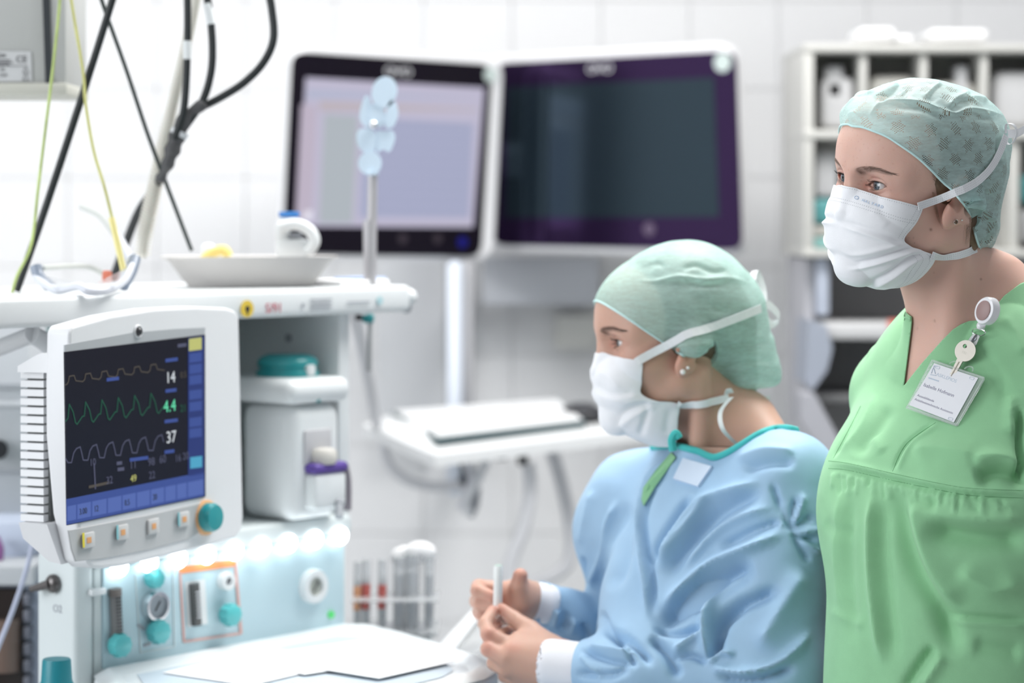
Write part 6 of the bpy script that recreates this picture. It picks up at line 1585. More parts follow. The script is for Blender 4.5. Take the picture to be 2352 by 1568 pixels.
def feats2(f, nv_, u, v, s, g, fc):
    c = f(1491, 526, 0.0022); b = BM(); b.cyl(c, c + nv_ * .0006, 0.014, n=18); b.done('touch_key', mat('key_mauve', (0.10, 0.07, 0.12), rough=0.3), g)
wall_display(P(670, 118, 4.85), P(1125, 148, 5.09), P(648, 582, 4.85), [(652, 104), (1135, 136), (1112, 598), (628, 596)], [(670, 118), (1128, 148), (1102, 590), (647, 582)], [(702, 178), (1112, 202), (1086, 522), (680, 520)],
             'left wall display showing a pale lilac program window', SC1, GL1, (915, 162), (1127, 172, 0.016), feats1)
wall_display(P(1140, 146, 5.22), P(1690, 118, 4.88), P(1136, 562, 5.22), [(1128, 132), (1706, 98), (1722, 590), (1122, 576)], [(1140, 146), (1692, 116), (1706, 574), (1134, 562)], [(1165, 200), (1640, 178), (1652, 498), (1160, 500)],
             'right wall display, switched off and dark with a violet sheen', SC2, GL2, (1380, 158), (1660, 143, 0.020), feats2)
# ------------------------------------------------------------------ equipment column and keyboard shelf
col_ = empty('equipment_column', tuple(P(1056, 1140, 4.98)), 'pale vertical equipment column behind the keyboard shelf, below the wall displays', 'column')
def pbox(b, x0, y0, x1, y1, D, depth, bev=0.004):
    a, c = P(x0, y0, D), P(x1, y1, D); b.box(((a[0] + c[0]) / 2, D + depth / 2, (a[2] + c[2]) / 2), (abs(c[0] - a[0]), depth, abs(a[2] - c[2])), None, bev); return b
b = BM(); pbox(b, 1026, 600, 1062, 1140, 4.95, 0.10, 0.01); b.done('front_profile', mat('profile_blue_white', (0.72, 0.77, 0.86), rough=0.35), col_)
b = BM(); pbox(b, 1063, 600, 1086, 1130, 4.98, 0.10, 0.006); b.done('side_profile', mat('profile_grey', (0.45, 0.45, 0.47), rough=0.5), col_)
b = BM(); pbox(b, 1030, 700, 1080, 760, 5.05, 0.40, 0.004); pbox(b, 1030, 1060, 1080, 1110, 5.05, 0.40, 0.004); b.done('wall_bracket', LG, col_)
b = BM(); pbox(b, 868, 596, 1024, 1010, 5.34, 0.06, 0.004); o = b.done('wall_panel', mat('panel_light_grey', (0.68, 0.69, 0.71), rough=0.5), None); tag(o, 'light grey flat wall panel left of the equipment column', 'panel')
b = BM(); pbox(b, 1110, 590, 1376, 700, 5.30, 0.10, 0.004); o = b.done('wall_panel', mat('panel_steel', (0.52, 0.54, 0.58), rough=0.4), None); tag(o, 'steel grey wall panel under the dark right display', 'panel')
b = BM(); pbox(b, 1274, 722, 1376, 802, 5.38, 0.055, 0.006); o = b.done('wall_box', mat('box_cream', (0.66, 0.66, 0.63), rough=0.5), None); tag(o, 'small square cream wall box left of the seated woman\'s forehead', 'wall box')
# keyboard shelf (tilted drawer)
SK = [P(835, 975, 4.62), P(905, 950, 4.90), P(1450, 925, 4.95), P(1480, 985, 4.62), P(1000, 1045, 4.46)]
sh = empty('keyboard_shelf', tuple(P(1060, 1045, 4.7)), 'white tilted shelf carrying a keyboard and mouse on the equipment column', 'shelf')
b = BM(); b.prism(SK, (0, 0, -0.022)); b.done('shelf_board', mat('shelf_white', (0.78, 0.79, 0.80), rough=0.4), sh, ang=30)
b = BM(); pbox(b, 1085, 1030, 1160, 1052, 4.75, 0.20, 0.003); b.done('bracket', LG, sh)
kq = [np.array(p) for p in (P(900, 962, 4.83), P(1285, 934, 4.90), P(1345, 984, 4.62), P(1002, 1024, 4.50))]
kb = empty('keyboard', tuple((kq[0] + kq[2]) / 2), 'white flat keyboard with a dark edge on the tilted shelf', 'keyboard')
b = BM(); b.prism([q + (0, 0, 0.002) for q in kq], (0, 0, 0.012)); b.done('base', mat('edge_dark_teal', (0.05, 0.09, 0.10), rough=0.4), kb, smooth=False)
kc = sum(kq) / 4; b = BM(); b.prism([kc + (q - kc) * 0.965 + (0, 0, 0.0145) for q in kq], (0, 0, 0.003)); b.done('key_membrane', mat('membrane_white', (0.86, 0.87, 0.88), rough=0.4), kb, smooth=False)
b = BM()
for i in range(14):
    for j in range(5):
        s, t = (i + .6) / 15, (j + .6) / 5.8; p = (kq[0] * (1 - s) + kq[1] * s) * (1 - t) + (kq[3] * (1 - s) + kq[2] * s) * t; b.box((p[0], p[1], p[2] + 0.019), (0.017, 0.030, 0.003), None, 0.001, 1)
o = b.done('keys', mat('key_white', (0.88, 0.88, 0.89), rough=0.5), kb); o['kind'] = 'stuff'
c = P(1338, 956, 4.74); b = BM(); b.sph((c[0], c[1], c[2] + 0.006), 0.04, sc=(1.0, 1.35, 0.52), R=Matrix.Rotation(0.5, 3, 'Z'), n=24); mo = b.done('mouse', mat('mouse_black', (0.025, 0.025, 0.03), rough=0.4), None); tag(mo, 'black computer mouse at the right end of the shelf', 'mouse')
b = BM(); b.cyl((c[0], c[1] - 0.02, c[2] + 0.019), (c[0], c[1] - 0.035, c[2] + 0.017), 0.005, n=10); w_ = b.done('scroll_wheel', GREY, mo)
# plugs and cords under the shelf
for x0, y0, x1, y1, m_, lb in ((1188, 1026, 1214, 1070, DK, 'black plug block under the shelf, the right one'), (1134, 1026, 1166, 1058, mat('plug_grey', (0.10, 0.11, 0.13), rough=0.4), 'dark grey plug block under the shelf, left of the black one'), (1084, 1028, 1130, 1062, LG, 'pale socket box under the shelf beside the column')):
    b = BM(); pbox(b, x0, y0, x1, y1, 4.62, 0.04, 0.006); o = b.done('plug_block', m_, None); tag(o, lb, 'plug')
CABLES = [([(876, 985), (890, 1060), (940, 1105), (1010, 1118), (1060, 1110)], 4.7, 0.010, 'cord_grey', (0.74, 0.74, 0.77), 'pale grey cord looping below the left end of the shelf'),
          ([(1214, 1065), (1217, 1140), (1200, 1220), (1172, 1300), (1165, 1420)], 4.6, 0.013, 'cord_grey', (0.74, 0.74, 0.77), 'pale grey cord hanging straight from the black plug'),
          ([(1262, 1018), (1292, 1120), (1312, 1230), (1300, 1300), (1240, 1335), (1190, 1345)], 4.7, 0.013, 'cord_grey', (0.74, 0.74, 0.77), 'pale grey cord curving down left of the blue gown'),
          ([(1070, 1060), (1085, 1110), (1060, 1170)], 4.6, 0.012, 'cord_white', (0.80, 0.80, 0.85), 'white cord bunched beside the column'),
          ([(1120, 1050), (1098, 1100), (1072, 1150), (1078, 1180)], 4.58, 0.009, 'cord_silver', (0.76, 0.77, 0.80), 'silver cord slanting down beside the column'),
          ([(1062, 1050), (1068, 1085), (1062, 1110)], 4.6, 0.009, 'cord_dark', (0.07, 0.08, 0.10), 'short dark cord stub beside the column'),
          ([(1095, 1120), (1090, 1160), (1078, 1185)], 4.6, 0.008, 'cord_slate', (0.30, 0.32, 0.36), 'slate grey cord end below the bunched cords'),
          ([(812, 702), (832, 800), (852, 900), (868, 985)], (3.66, 4.66), 0.0105, 'cord_grey', (0.74, 0.74, 0.77), 'pale grey cord running down right of the machine to the shelf')]
for pts, D, r, mn_, colr, lb in CABLES:
    b = BM(); b.tube([P(x, y, D if not hasattr(D, '__len__') else D[0] + (D[1] - D[0]) * i / (len(pts) - 1)) for i, (x, y) in enumerate(pts)], r, n=10); o = b.done('cord', mat(mn_, colr, rough=0.6), None); tag(o, lb, 'cord', 'cords around the keyboard shelf')
# small teal pen-like probe hanging at the machine's right flank
pr = empty('hanging_probe', tuple(P(848, 735, 3.56)), 'teal and grey probe hanging under the right end of the machine shelf', 'probe')
b = BM(); pbox(b, 832, 722, 858, 742, 3.56, 0.02, 0.003); b.done('clip', TEALP, pr)
b = BM(); pbox(b, 815, 722, 833, 736, 3.57, 0.015, 0.003); b.done('clip_jaw', DK, pr)
b = BM(); b.cyl(P(850, 742, 3.57), P(848, 852, 3.57), 0.0035, 0.0045, n=12); b.done('rod', mat('rod_grey', (0.45, 0.46, 0.47), rough=0.4), pr)
b = BM(); b.cyl(P(850, 718, 3.575), P(846, 724, 3.575), 0.003, n=8); b.done('hook', GREY, pr)
# ------------------------------------------------------------------ things on the machine's top shelf
def zt(px, py_off=0, v=0.1): return None
ZT = ZS1
dish = empty('cardboard_dish', tuple(P(575, 640, 3.42)[:2]) + (ZT,), 'grey moulded cardboard dish with sloping sides on the machine shelf', 'dish')
dc = np.array((P(574, 650, 3.42)[0], 3.42, ZT)); DR = Matrix.Rotation(0.35, 3, 'Z')
prof = [(0.085, 0.052, 0.0), (0.095, 0.060, 0.012), (0.112, 0.074, 0.036), (0.122, 0.080, 0.040), (0.123, 0.081, 0.043), (0.112, 0.074, 0.042), (0.092, 0.056, 0.008), (0.0, 0.0, 0.006)]
b = BM(); rings = []
for a_, b_, h_ in prof:
    rg = []
    for k in range(40):
        th = 2 * math.pi * k / 40; cx = math.copysign(abs(math.cos(th)) ** 0.6, math.cos(th)); sy_ = math.copysign(abs(math.sin(th)) ** 0.6, math.sin(th))
        p = DR @ Vector((a_ * cx, b_ * sy_, 0)); rg.append(b.b.verts.new(Vector(dc) + p + Vector((0, 0, h_ + 0.0005))))
    rings.append(rg)
for r0, r1 in zip(rings[:-1], rings[1:]):
    for k in range(40): b.b.faces.new((r0[k], r0[(k + 1) % 40], r1[(k + 1) % 40], r1[k]))
b.b.faces.new(rings[0][::-1]); bmesh.ops.remove_doubles(b.b, verts=b.b.verts, dist=1e-5); b.done('tray_body', mat('pulp_grey', (0.62, 0.60, 0.59), rough=0.9, bump=0.4, bscale=300), dish)
b = BM(); b.tube([P(468, 598, 3.42), P(490, 580, 3.42), P(515, 575, 3.42), P(524, 590, 3.42)], 0.0075, n=10); o = b.done('yellow_tube', mat('yellow_soft', (0.85, 0.68, 0.22), rough=0.5), None); tag(o, 'short yellow bent tube lying in the cardboard dish', 'tube')
b = BM(); b.sph(P(479, 574, 3.43), 0.012, sc=(1, 1, .85), n=18); b.cyl(P(479, 574, 3.43), P(482, 600, 3.43), 0.009, n=14); o = b.done('white_stopper', WH, None); tag(o, 'white round stopper standing in the cardboard dish', 'stopper')
hd = empty('tape_holder', tuple(P(680, 600, 3.45)), 'white curved plastic tape holder with a blue edge above the cardboard dish', 'tape holder')
b = BM(); b.tube([P(642, 522, 3.44), P(680, 515, 3.44), P(712, 530, 3.44), P(722, 555, 3.44), P(706, 580, 3.44)], 0.0085, n=12); b.done('loop', WH, hd)
b = BM(); pbox(b, 632, 548, 706, 596, 3.44, 0.035, 0.008); pbox(b, 632, 512, 662, 560, 3.445, 0.03, 0.006); b.done('holder_body', WH, hd)
b = BM(); pbox(b, 640, 486, 686, 498, 3.45, 0.02, 0.002); b.done('blue_edge', mat('edge_blue', (0.04, 0.22, 0.60), rough=0.4), hd)
b = BM(); pbox(b, 644, 498, 682, 512, 3.455, 0.012, 0.002); b.done('neck_piece', WH, hd)
b = BM(); pbox(b, 662, 536, 690, 544, 3.448, 0.02, 0.001); b.done('slot', GREY, hd)
b = BM(); b.box(tuple(M(0.50, 0.05, ZT + 0.004)), (0.10, 0.10, 0.008), MR, 0.002); o = b.done('swab_pack', PAPER, None); tag(o, 'flat white swab pack lying right of the cardboard dish', 'pack')
b = BM(); b.box(tuple(M(0.535, 0.045, ZT + 0.0095)), (0.06, 0.05, 0.003), MR, 0.001); o = b.done('swab_pack', mat('pack_blue', (0.45, 0.58, 0.85), rough=0.5), None); tag(o, 'small blue pack on the flat white swab pack by the rod', 'pack')
def smooth_poly(pg):
    n = len(pg); out = []
    for i in range(n):
        a, c = pg[i], pg[(i + 1) % n]; out += [(a[0] * .75 + c[0] * .25, a[1] * .75 + c[1] * .25), (a[0] * .25 + c[0] * .75, a[1] * .25 + c[1] * .75)]
    return out
# pale blue jointed holder on a thin rod
PB = mat('holder_pale_blue', (0.68, 0.82, 0.95), rough=0.4, sss=0.0)
hp = empty('hose_holder', tuple(M(0.505, 0.03, ZT)), 'pale blue jointed hose holder on a thin grey rod rising from the shelf end', 'hose holder')
b = BM(); b.cyl(P(852, 655, 3.50), P(856, 400, 3.50), 0.0078, 0.0070, n=16); b.cyl(P(848, 505, 3.495), P(850, 655, 3.495), 0.0092, n=16); b.done('rod', mat('rod_steel', (0.50, 0.49, 0.51), rough=0.35, metal=0.4), hp)
for k, pg in enumerate(([(870, 183), (885, 178), (902, 184), (910, 205), (904, 228), (888, 246), (868, 240), (856, 225), (858, 200)], [(858, 236), (872, 240), (884, 262), (880, 290), (852, 286), (850, 262)], [(838, 222), (848, 226), (856, 262), (852, 292), (832, 284), (826, 262)], [(896, 232), (908, 236), (914, 262), (902, 292), (884, 290), (888, 256)],
    [(822, 300), (846, 296), (862, 306), (858, 352), (838, 350), (822, 332)], [(864, 300), (884, 304), (900, 300), (906, 318), (894, 350), (880, 338), (866, 352)], [(836, 352), (860, 350), (874, 366), (870, 392), (850, 402), (830, 392), (824, 372)])):
    mx_, my_ = sum(x for x, y in pg) / len(pg), sum(y for x, y in pg) / len(pg); pg = [(mx_ + (x - mx_) * 1.14, my_ + (y - my_) * 1.12) for x, y in pg]
    b = BM(); b.prism([P(x, y, 3.488 + 0.002 * (k % 3)) for x, y in smooth_poly(pg)], (0, 0.008, 0)); o = b.done('clamp_leaf', PB, hp)
b = BM(); b.cyl(P(858, 286, 3.478), P(858, 286, 3.50), 0.006, n=16); b.sph(P(858, 286, 3.478), 0.0062, n=12); b.done('pivot_screw', CHR, hp)
b = BM(); b.cyl(P(853, 400, 3.495), P(854, 392, 3.495), 0.010, n=14); b.done('collar', PB, hp)
# safety goggles
gg = empty('safety_goggles', tuple(P(190, 678, 3.14)), 'clear safety goggles with grey temples lying on the left of the shelf', 'goggles')
GF = mat('goggle_frame', (0.62, 0.64, 0.70), rough=0.3); GG = mat('goggle_grey', (0.22, 0.26, 0.33), rough=0.3)
b = BM(); b.tube([P(84, 622, 3.12), P(88, 648, 3.11), P(130, 672, 3.08), P(180, 664, 3.06), P(205, 676, 3.05), P(250, 672, 3.07), P(286, 650, 3.12), P(306, 612, 3.16)], 0.0052, n=12); b.done('frame_rim', GF, gg)
b = BM(); b.tube([P(82, 618, 3.12), P(90, 642, 3.115), P(112, 664, 3.105)], 0.0075, n=12); b.done('side_shield', GG, gg)
b = BM(); b.tube([P(310, 600, 3.17), P(300, 632, 3.15), P(282, 664, 3.13)], 0.0080, n=12); b.done('side_shield', GG, gg)
b = BM(); b.tube([P(98, 622, 3.13), P(160, 618, 3.2), P(205, 620, 3.24), P(236, 634, 3.26)], 0.0038, n=10); b.done('temple', mat('temple_pale', (0.60, 0.62, 0.60), rough=0.4), gg)
b = BM(); b.tube([P(300, 610, 3.17), P(272, 560, 3.24), P(232, 505, 3.30), P(188, 482, 3.34)], 0.0042, n=10); b.done('temple', MATS['temple_pale'], gg)
b = BM(); b.tube([P(268, 545, 3.24), P(284, 575, 3.21), P(300, 606, 3.18)], 0.0070, n=10); b.done('temple_joint', GF, gg)
CLEAR = mat('clear_plastic', (0.92, 0.94, 0.96), rough=0.08, trans=0.9, alpha=0.45)
for pts in (((96, 640), (178, 655), (176, 672), (130, 677)), ((208, 664), (290, 622), (282, 655), (240, 676))):
    b = BM(); b.prism([P(x, y, 3.07) for x, y in pts], (0, 0.004, 0)); b.done('lens', CLEAR, gg, smooth=False)
b = BM(); b.box(tuple(P(246, 642, 3.20)), (0.012, 0.012, 0.016), None, 0.003); b.done('red_tip', mat('tip_red', (0.75, 0.22, 0.14), rough=0.5), gg)
# ------------------------------------------------------------------ hanging cables and hoses
def cable(name, pts, D, r, m, label, cat='cable', group='cables hanging above the machine'):
    b = BM(); b.tube([P(x, y, D if not hasattr(D, '__len__') else np.interp(i / (len(pts) - 1), [0, 1], D)) for i, (x, y) in enumerate(pts)], r, n=12); o = b.done(name, m, None); return tag(o, label, cat, group)
BLK = mat('cable_black', (0.012, 0.016, 0.018), rough=0.45)
cable('cable', [(275, -60), (252, 20), (205, 170), (150, 340), (90, 520), (38, 668)], 3.16, 0.0050, BLK, 'thick straight black cable slanting down to the shelf\'s left end')
cable('cable', [(222, -40), (240, 20), (290, 160), (340, 310), (385, 430), (440, 575)], (3.18, 3.30), 0.0028, mat('cable_green_black', (0.030, 0.042, 0.040), rough=0.45), 'thin dark cable crossing behind the cream hose')
k1 = cable('cable', [(430, -40), (431, 40), (430, 120), (427, 200), (420, 262), (400, 320)], 3.24, 0.0050, BLK, 'straight black cable beside the ribbed hose, left of three'); 
b = BM(); b.cyl(P(430, 94, 3.24), P(430, 136, 3.24), 0.0056, n=16); b.done('white_label_sleeve', WH, k1)
k2 = cable('cable', [(468, -40), (482, 30), (488, 110), (484, 170), (466, 230), (430, 285), (400, 325)], 3.25, 0.0052, BLK, 'curved black cable with a white sleeve, middle of three')
b = BM(); b.tube([P(476, 8, 3.25), P(481, 30, 3.25), P(485, 56, 3.25)], 0.0060, n=16); b.done('white_label_sleeve', WH, k2)
cable('cable', [(612, -40), (624, 20), (628, 90), (604, 145), (560, 190), (505, 225), (455, 250)], 3.26, 0.0054, BLK, 'black cable bowing out to the right, right of three')
bs = empty('cable_bundle', tuple(P(400, 330, 3.25)), 'dark braided cable bundle with a pale clamp ring running behind the cream hose', 'cable bundle')
b = BM(); b.tube([P(470, 236, 3.25), P(428, 270, 3.25), P(408, 310, 3.25), P(396, 345, 3.25), P(384, 380, 3.25), P(368, 412, 3.26)], 0.009, n=14, radii=lambda t: 0.0065 + 0.0045 * math.sin(math.pi * min(1, t * 1.15)) + 0.0012 * math.sin(t * 34)); b.done('sleeve', mat('braid_grey', (0.07, 0.07, 0.075), rough=0.6, bump=0.5, bscale=400), bs)
b = BM(); b.tube([P(372, 405, 3.26), P(350, 440, 3.38), P(312, 500, 3.42), P(258, 645, 3.42)], 0.0060, n=12); b.done('sleeve_tail', BLK, bs)
b = BM(); b.cyl(P(415, 300, 3.25), P(409, 311, 3.25), 0.0125, n=20); b.done('clamp_ring', LG, bs)
# ribbed cream hose
pts = smooth_path([P(454, -60, 3.30), P(447, 10, 3.30), P(422, 130, 3.30), P(391, 265, 3.30), P(362, 400, 3.31), P(334, 530, 3.32), P(326, 592, 3.32)], 16)
b = BM(); L_ = len(pts)
b.tube([pts[i] for i in range(0, L_, 4)], 0.0066, n=14)
q = [np.array(p) for p in pts]; seg = np.linalg.norm(np.diff(q, axis=0), axis=1); cum = np.concatenate([[0], np.cumsum(seg)])
hose_root = b.done('ribbed_hose', mat('hose_cream', (0.74, 0.72, 0.66), rough=0.45, sss=0.1), None); tag(hose_root, 'cream ribbed breathing hose hanging down to the shelf', 'hose')
b = BM(); k = 0.0
while k < cum[-1] - 0.004:
    p = Vector([np.interp(k, cum, [v_[a] for v_ in q]) for a in range(3)]); p2 = Vector([np.interp(k + 0.002, cum, [v_[a] for v_ in q]) for a in range(3)])
    b.cyl(p, p2, 0.0080 + 0.0034 * min(1, k / cum[-1] * 1.3), n=14); k += 0.0046
o = b.done('hose_ribs', MATS['hose_cream'], hose_root, smooth=False); o['kind'] = 'stuff'
GY = mat('cable_green_yellow', (0.50, 0.62, 0.22), rough=0.5, var=0.35, vscale=22)
cable('earth_cable', [(140, -40), (134, 40), (120, 170), (104, 300), (88, 430), (72, 560), (40, 632), (28, 672)], 3.14, 0.0020, GY, 'green and yellow earth cable, the left one', 'cable', 'earth cables')
cable('earth_cable', [(158, -40), (170, 40), (190, 160), (197, 240), (215, 345), (240, 430), (262, 520), (280, 600)], 3.15, 0.0020, mat('cable_yellow_green', (0.60, 0.60, 0.22), rough=0.5, var=0.3, vscale=20), 'yellow and green earth cable reaching the goggles, the right one', 'cable', 'earth cables')
b = BM(); b.tube([P(256, 500, 3.15), P(270, 560, 3.15), P(284, 622, 3.15)], 0.0040, n=10); o = b.done('cable_sleeve', mat('sleeve_yellow', (0.80, 0.72, 0.30), rough=0.5), None); tag(o, 'pale yellow sleeve on the cable end behind the goggles', 'sleeve')
# grey box top left with its rating plate
gb = empty('control_box', tuple(P(60, 215, 3.30)), 'grey wall-hung control box with a dark slot and rating plate, top left', 'control box')
b = BM(); pbox(b, -160, -120, 152, 196, 3.28, 0.16, 0.004); b.done('housing', mat('box_grey', (0.42, 0.43, 0.42), rough=0.5), gb)
b = BM(); pbox(b, -160, 190, 154, 218, 3.275, 0.17, 0.003); b.done('bottom_lip', mat('lip_cream', (0.50, 0.50, 0.45), rough=0.5), gb)
b = BM(); b.prism([P(x, y, 3.279) for x, y in ((95, -100), (113, -100), (120, 194), (105, 194))], (0, -0.002, 0)); b.done('dark_slot', mat('slot_dark', (0.025, 0.03, 0.035), rough=0.4), gb, smooth=False)
b = BM(); b.prism([P(x, y, 3.279) for x, y in ((-160, 115), (72, 118), (74, 186), (-160, 190))], (0, -0.001, 0)); rp_ = b.done('rating_plate', mat('plate_grey', (0.52, 0.53, 0.54), rough=0.5), gb, smooth=False)
X_, Z_ = (1, 0, 0), (0, 0, 1); PK = mat('print_dark', (0.10, 0.10, 0.11), rough=0.6)
text_part('certification_mark', 'CE', P(36, 143, 3.277), X_, Z_, 0.0125, PK, rp_)
text_part('plate_text', '-0508', P(-12, 131, 3.277), X_, Z_, 0.0062, PK, rp_); [(lambda bb: (bb.prism([P(x, y, 3.2775) for x, y in ((-20, yy), (x1, yy), (x1, yy + 2.6), (-20, yy + 2.6))], (0, -.0003, 0)), bb.done('plate_line', PK, rp_, smooth=False)))(BM()) for yy, x1 in ((137, 24), (142, 30), (147, 22))]
text_part('plate_text', '42', P(0, 163, 3.277), X_, Z_, 0.006, PK, rp_); text_part('plate_text', '010', P(0, 176, 3.277), X_, Z_, 0.006, PK, rp_)
b = BM(); b.prism([P(x, y, 3.2775) for x, y in ((-20, 150), (64, 151), (64, 152.4), (-20, 151.4))], (0, -.0003, 0)); b.done('plate_line', PK, rp_, smooth=False)
for y in (162, 178):
    b = BM(); b.tube([P(x_, y_, 3.277) for x_, y_ in ((52, y + 6), (59, y - 7), (66, y + 6))], 0.0004, n=4); b.tube([P(52, y + 6, 3.277), P(66, y + 6, 3.277)], 0.0004, n=4); b.done('warning_triangle', PK, rp_, smooth=False)
b = BM(); b.cyl(P(20, -110, 3.36), tuple(P(20, -110, 3.36)[:2]) + (3.0,), 0.03, n=16); b.done('ceiling_rod', LG, gb)
# ------------------------------------------------------------------ left edge: equipment tower behind the monitor
tw = empty('equipment_tower', tuple(P(-60, 1500, 3.55)[:2]) + (0.0,), 'grey equipment tower with a dark jar window at the left edge', 'equipment tower')
BG = mat('tower_blue_grey', (0.42, 0.47, 0.58), rough=0.45)
b = BM(); pbox(b, -420, 1305, 122, 2500, 3.50, 0.30, 0.008); b.done('lower_body', BG, tw)
b = BM(); pbox(b, -420, 1300, 78, 1345, 3.47, 0.32, 0.004); b.done('rail', LG, tw)
b = BM(); pbox(b, -420, 1352, 52, 1900, 3.485, 0.02, 0.002); b.done('jar_window', mat('jar_brown', (0.030, 0.022, 0.020), rough=0.15), tw)
for k in range(6):
    b = BM(); pbox(b, 52, 1362 + 38 * k, 70, 1392 + 38 * k, 3.478, 0.03, 0.004); b.done('window_clip', mat('clip_slate', (0.16, 0.17, 0.21), rough=0.4), tw)
b = BM(); b.cyl(P(12, 1540, 3.48), P(14, 1420, 3.48), 0.02, n=18); b.done('jar', mat('jar_amber', (0.16, 0.11, 0.09), rough=0.2), tw)
b = BM(); pbox(b, -420, 742, 66, 1190, 3.62, 0.25, 0.004); b.done('upper_body', mat('tower_grey', (0.52, 0.54, 0.57), rough=0.5), tw)
for y0, y1, m_ in ((880, 892, GREY), (922, 932, LG), (1076, 1086, GREY)):
    b = BM(); pbox(b, -420, y0, 66, y1, 3.612, 0.02, 0.001); b.done('seam_line', m_, tw, smooth=False)
b = BM(); b.cyl(P(-4, 1032, 3.62), P(-4, 1032, 3.57), 0.0145, n=24); b.done('dial', DK, tw)
b = BM(); pbox(b, -420, 690, 244, 742, 3.40, 0.3, 0.004) if False else None
b = BM(); pbox(b, -420, 1190, 90, 1302, 3.56, 0.20, 0.03); o = b.done('folded_drape', mat('drape_blue_white', (0.62, 0.68, 0.82), rough=0.8), None); tag(o, 'pale blue folded drape on the equipment tower behind the monitor foot', 'drape')
b = BM(); b.tube([P(-10, 1235, 3.54), P(0, 1262, 3.53), P(-4, 1300, 3.53)], 0.006, n=8); o = b.done('violet_cord', mat('cord_violet', (0.30, 0.12, 0.32), rough=0.5), None); tag(o, 'violet cord end on the pale blue drape at the left edge', 'cord')
b = BM(); b.tube([P(76, 1245, 3.30), P(60, 1310, 3.28), P(30, 1400, 3.25), P(-10, 1500, 3.2)], 0.0034, n=12); o = b.done('clear_line', mat('tube_clear_blue', (0.62, 0.66, 0.82), rough=0.15, alpha=0.8), None); tag(o, 'thin clear infusion line crossing the dark jar window', 'tube')
# teal capped bottle, bottom left
bt = empty('bottle', tuple(P(130, 1600, 2.98)), 'white bottle with a teal screw cap on the worktop at the bottom left', 'bottle')
cb = P(130, 1568, 2.98); b = BM(); b.lathe((cb[0], cb[1], cb[2] - 0.004), (0, 0, 1), [(0.024, -0.012), (0.0225, 0.0), (0.0195, 0.006), (0.0190, 0.008), (0.0175, 0.032), (0.0165, 0.034), (0, 0.0345)], 30); b.done('cap', mat('cap_deep_teal', (0.01, 0.22, 0.27), rough=0.4), bt)
b = BM(); b.lathe((cb[0], cb[1], ZW + 0.0005 - 0.035), (0, 0, 1), [(0.028, 0), (0.030, 0.004), (0.030, 0.010), (0.024, 0.018)], 30) if False else b.lathe((cb[0], cb[1], cb[2] - 0.13), (0, 0, 1), [(0.034, 0), (0.036, 0.004), (0.036, 0.09), (0.032, 0.105), (0.020, 0.114)], 30); b.done('bottle_body', WH, bt)
# syringes in clear wrappers right of the machine
CLR = mat('clear_wrap', (0.80, 0.82, 0.84), rough=0.2, trans=0.55, alpha=0.72)
RED = mat('label_red', (0.55, 0.13, 0.11), rough=0.5); ORG = mat('label_orange', (0.80, 0.40, 0.22), rough=0.5)
specs = [(820, 1290, 1440, 9, (1345, 1400), ORG, 'orange labelled syringe in a clear wrapper, leftmost in the rack'), (840, 1285, 1442, 10, (1340, 1398), RED, 'red labelled syringe in a clear wrapper beside the orange one'), (877, 1285, 1444, 10, (1342, 1396), RED, 'red labelled syringe in a clear wrapper, right of the other red one'), (915, 1278, 1446, 13, None, None, 'unlabelled syringe in a clear wrapper right of the red ones'), (945, 1272, 1450, 17, None, None, 'wide white syringe in a clear wrapper in the rack middle'), (985, 1280, 1455, 11, None, None, 'slim clear syringe, rightmost in the rack')]
rk = empty('syringe_rack', tuple(P(905, 1460, 3.62)), 'clear rack holding wrapped syringes right of the machine worktop', 'rack')
b = BM(); pbox(b, 806, 1452, 1006, 1462, 3.55, 0.12, 0.002); pbox(b, 806, 1380, 1006, 1384, 3.55, 0.10, 0.001); b.done('rack_plate', CLR, rk)
b = BM(); zb = P(905, 1462, 3.6); b.box((zb[0], 3.61, zb[2] / 2), (0.11, 0.12, zb[2]), None, 0.004); b.done('rack_stand', WH2, rk)
for x, y0, y1, w_, lab, lm, lb in specs:
    s_ = empty('wrapped_syringe', tuple(P(x, y1 + 6, 3.60)), lb, 'syringe', 'wrapped syringes in the rack'); r = w_ / FPX * 3.6
    b = BM(); b.cyl(P(x, y1 + 4, 3.60), P(x + 2, y0, 3.60), r, n=14); b.done('wrapper', CLR, s_)
    b = BM(); b.cyl(P(x, y1, 3.60), P(x + 1, y0 + 40, 3.60), r * .6, n=12); b.done('barrel', LG if lab is None else WH, s_)
    if lab: b = BM(); b.cyl(P(x, lab[1], 3.60), P(x + 1, lab[0], 3.60), r * 1.04, n=14); b.done('label_band', lm, s_)
b = BM(); b.sph(P(965, 1268, 3.62), 0.022, sc=(1.1, .6, .75), n=18); b.sph(P(935, 1280, 3.63), 0.020, sc=(1.3, .6, .9), n=18); o = b.done('swab_ball', PAPER, None); tag(o, 'white swab bulging over the syringe rack', 'swab')
# clear instrument tray beyond her hands
ct = empty('clear_tray', tuple(P(1060, 1480, 3.7)), 'clear plastic tray edge beyond the seated woman\'s hands', 'tray')
b = BM(); b.prism([P(x, y, D) for x, y, D in ((1000, 1490, 3.6), (1090, 1395, 3.75), (1112, 1400, 3.75), (1030, 1505, 3.6))], (0.0, 0.0, -0.006)); b.done('tray_rim', mat('rim_white', (0.80, 0.82, 0.83), rough=0.4), ct, smooth=False)
b = BM(); b.prism([P(x, y, D) for x, y, D in ((1012, 1500, 3.6), (1095, 1412, 3.75), (1120, 1470, 3.7), (1060, 1545, 3.6))], (0, 0.004, 0)); b.done('tray_wall', CLR, ct, smooth=False)
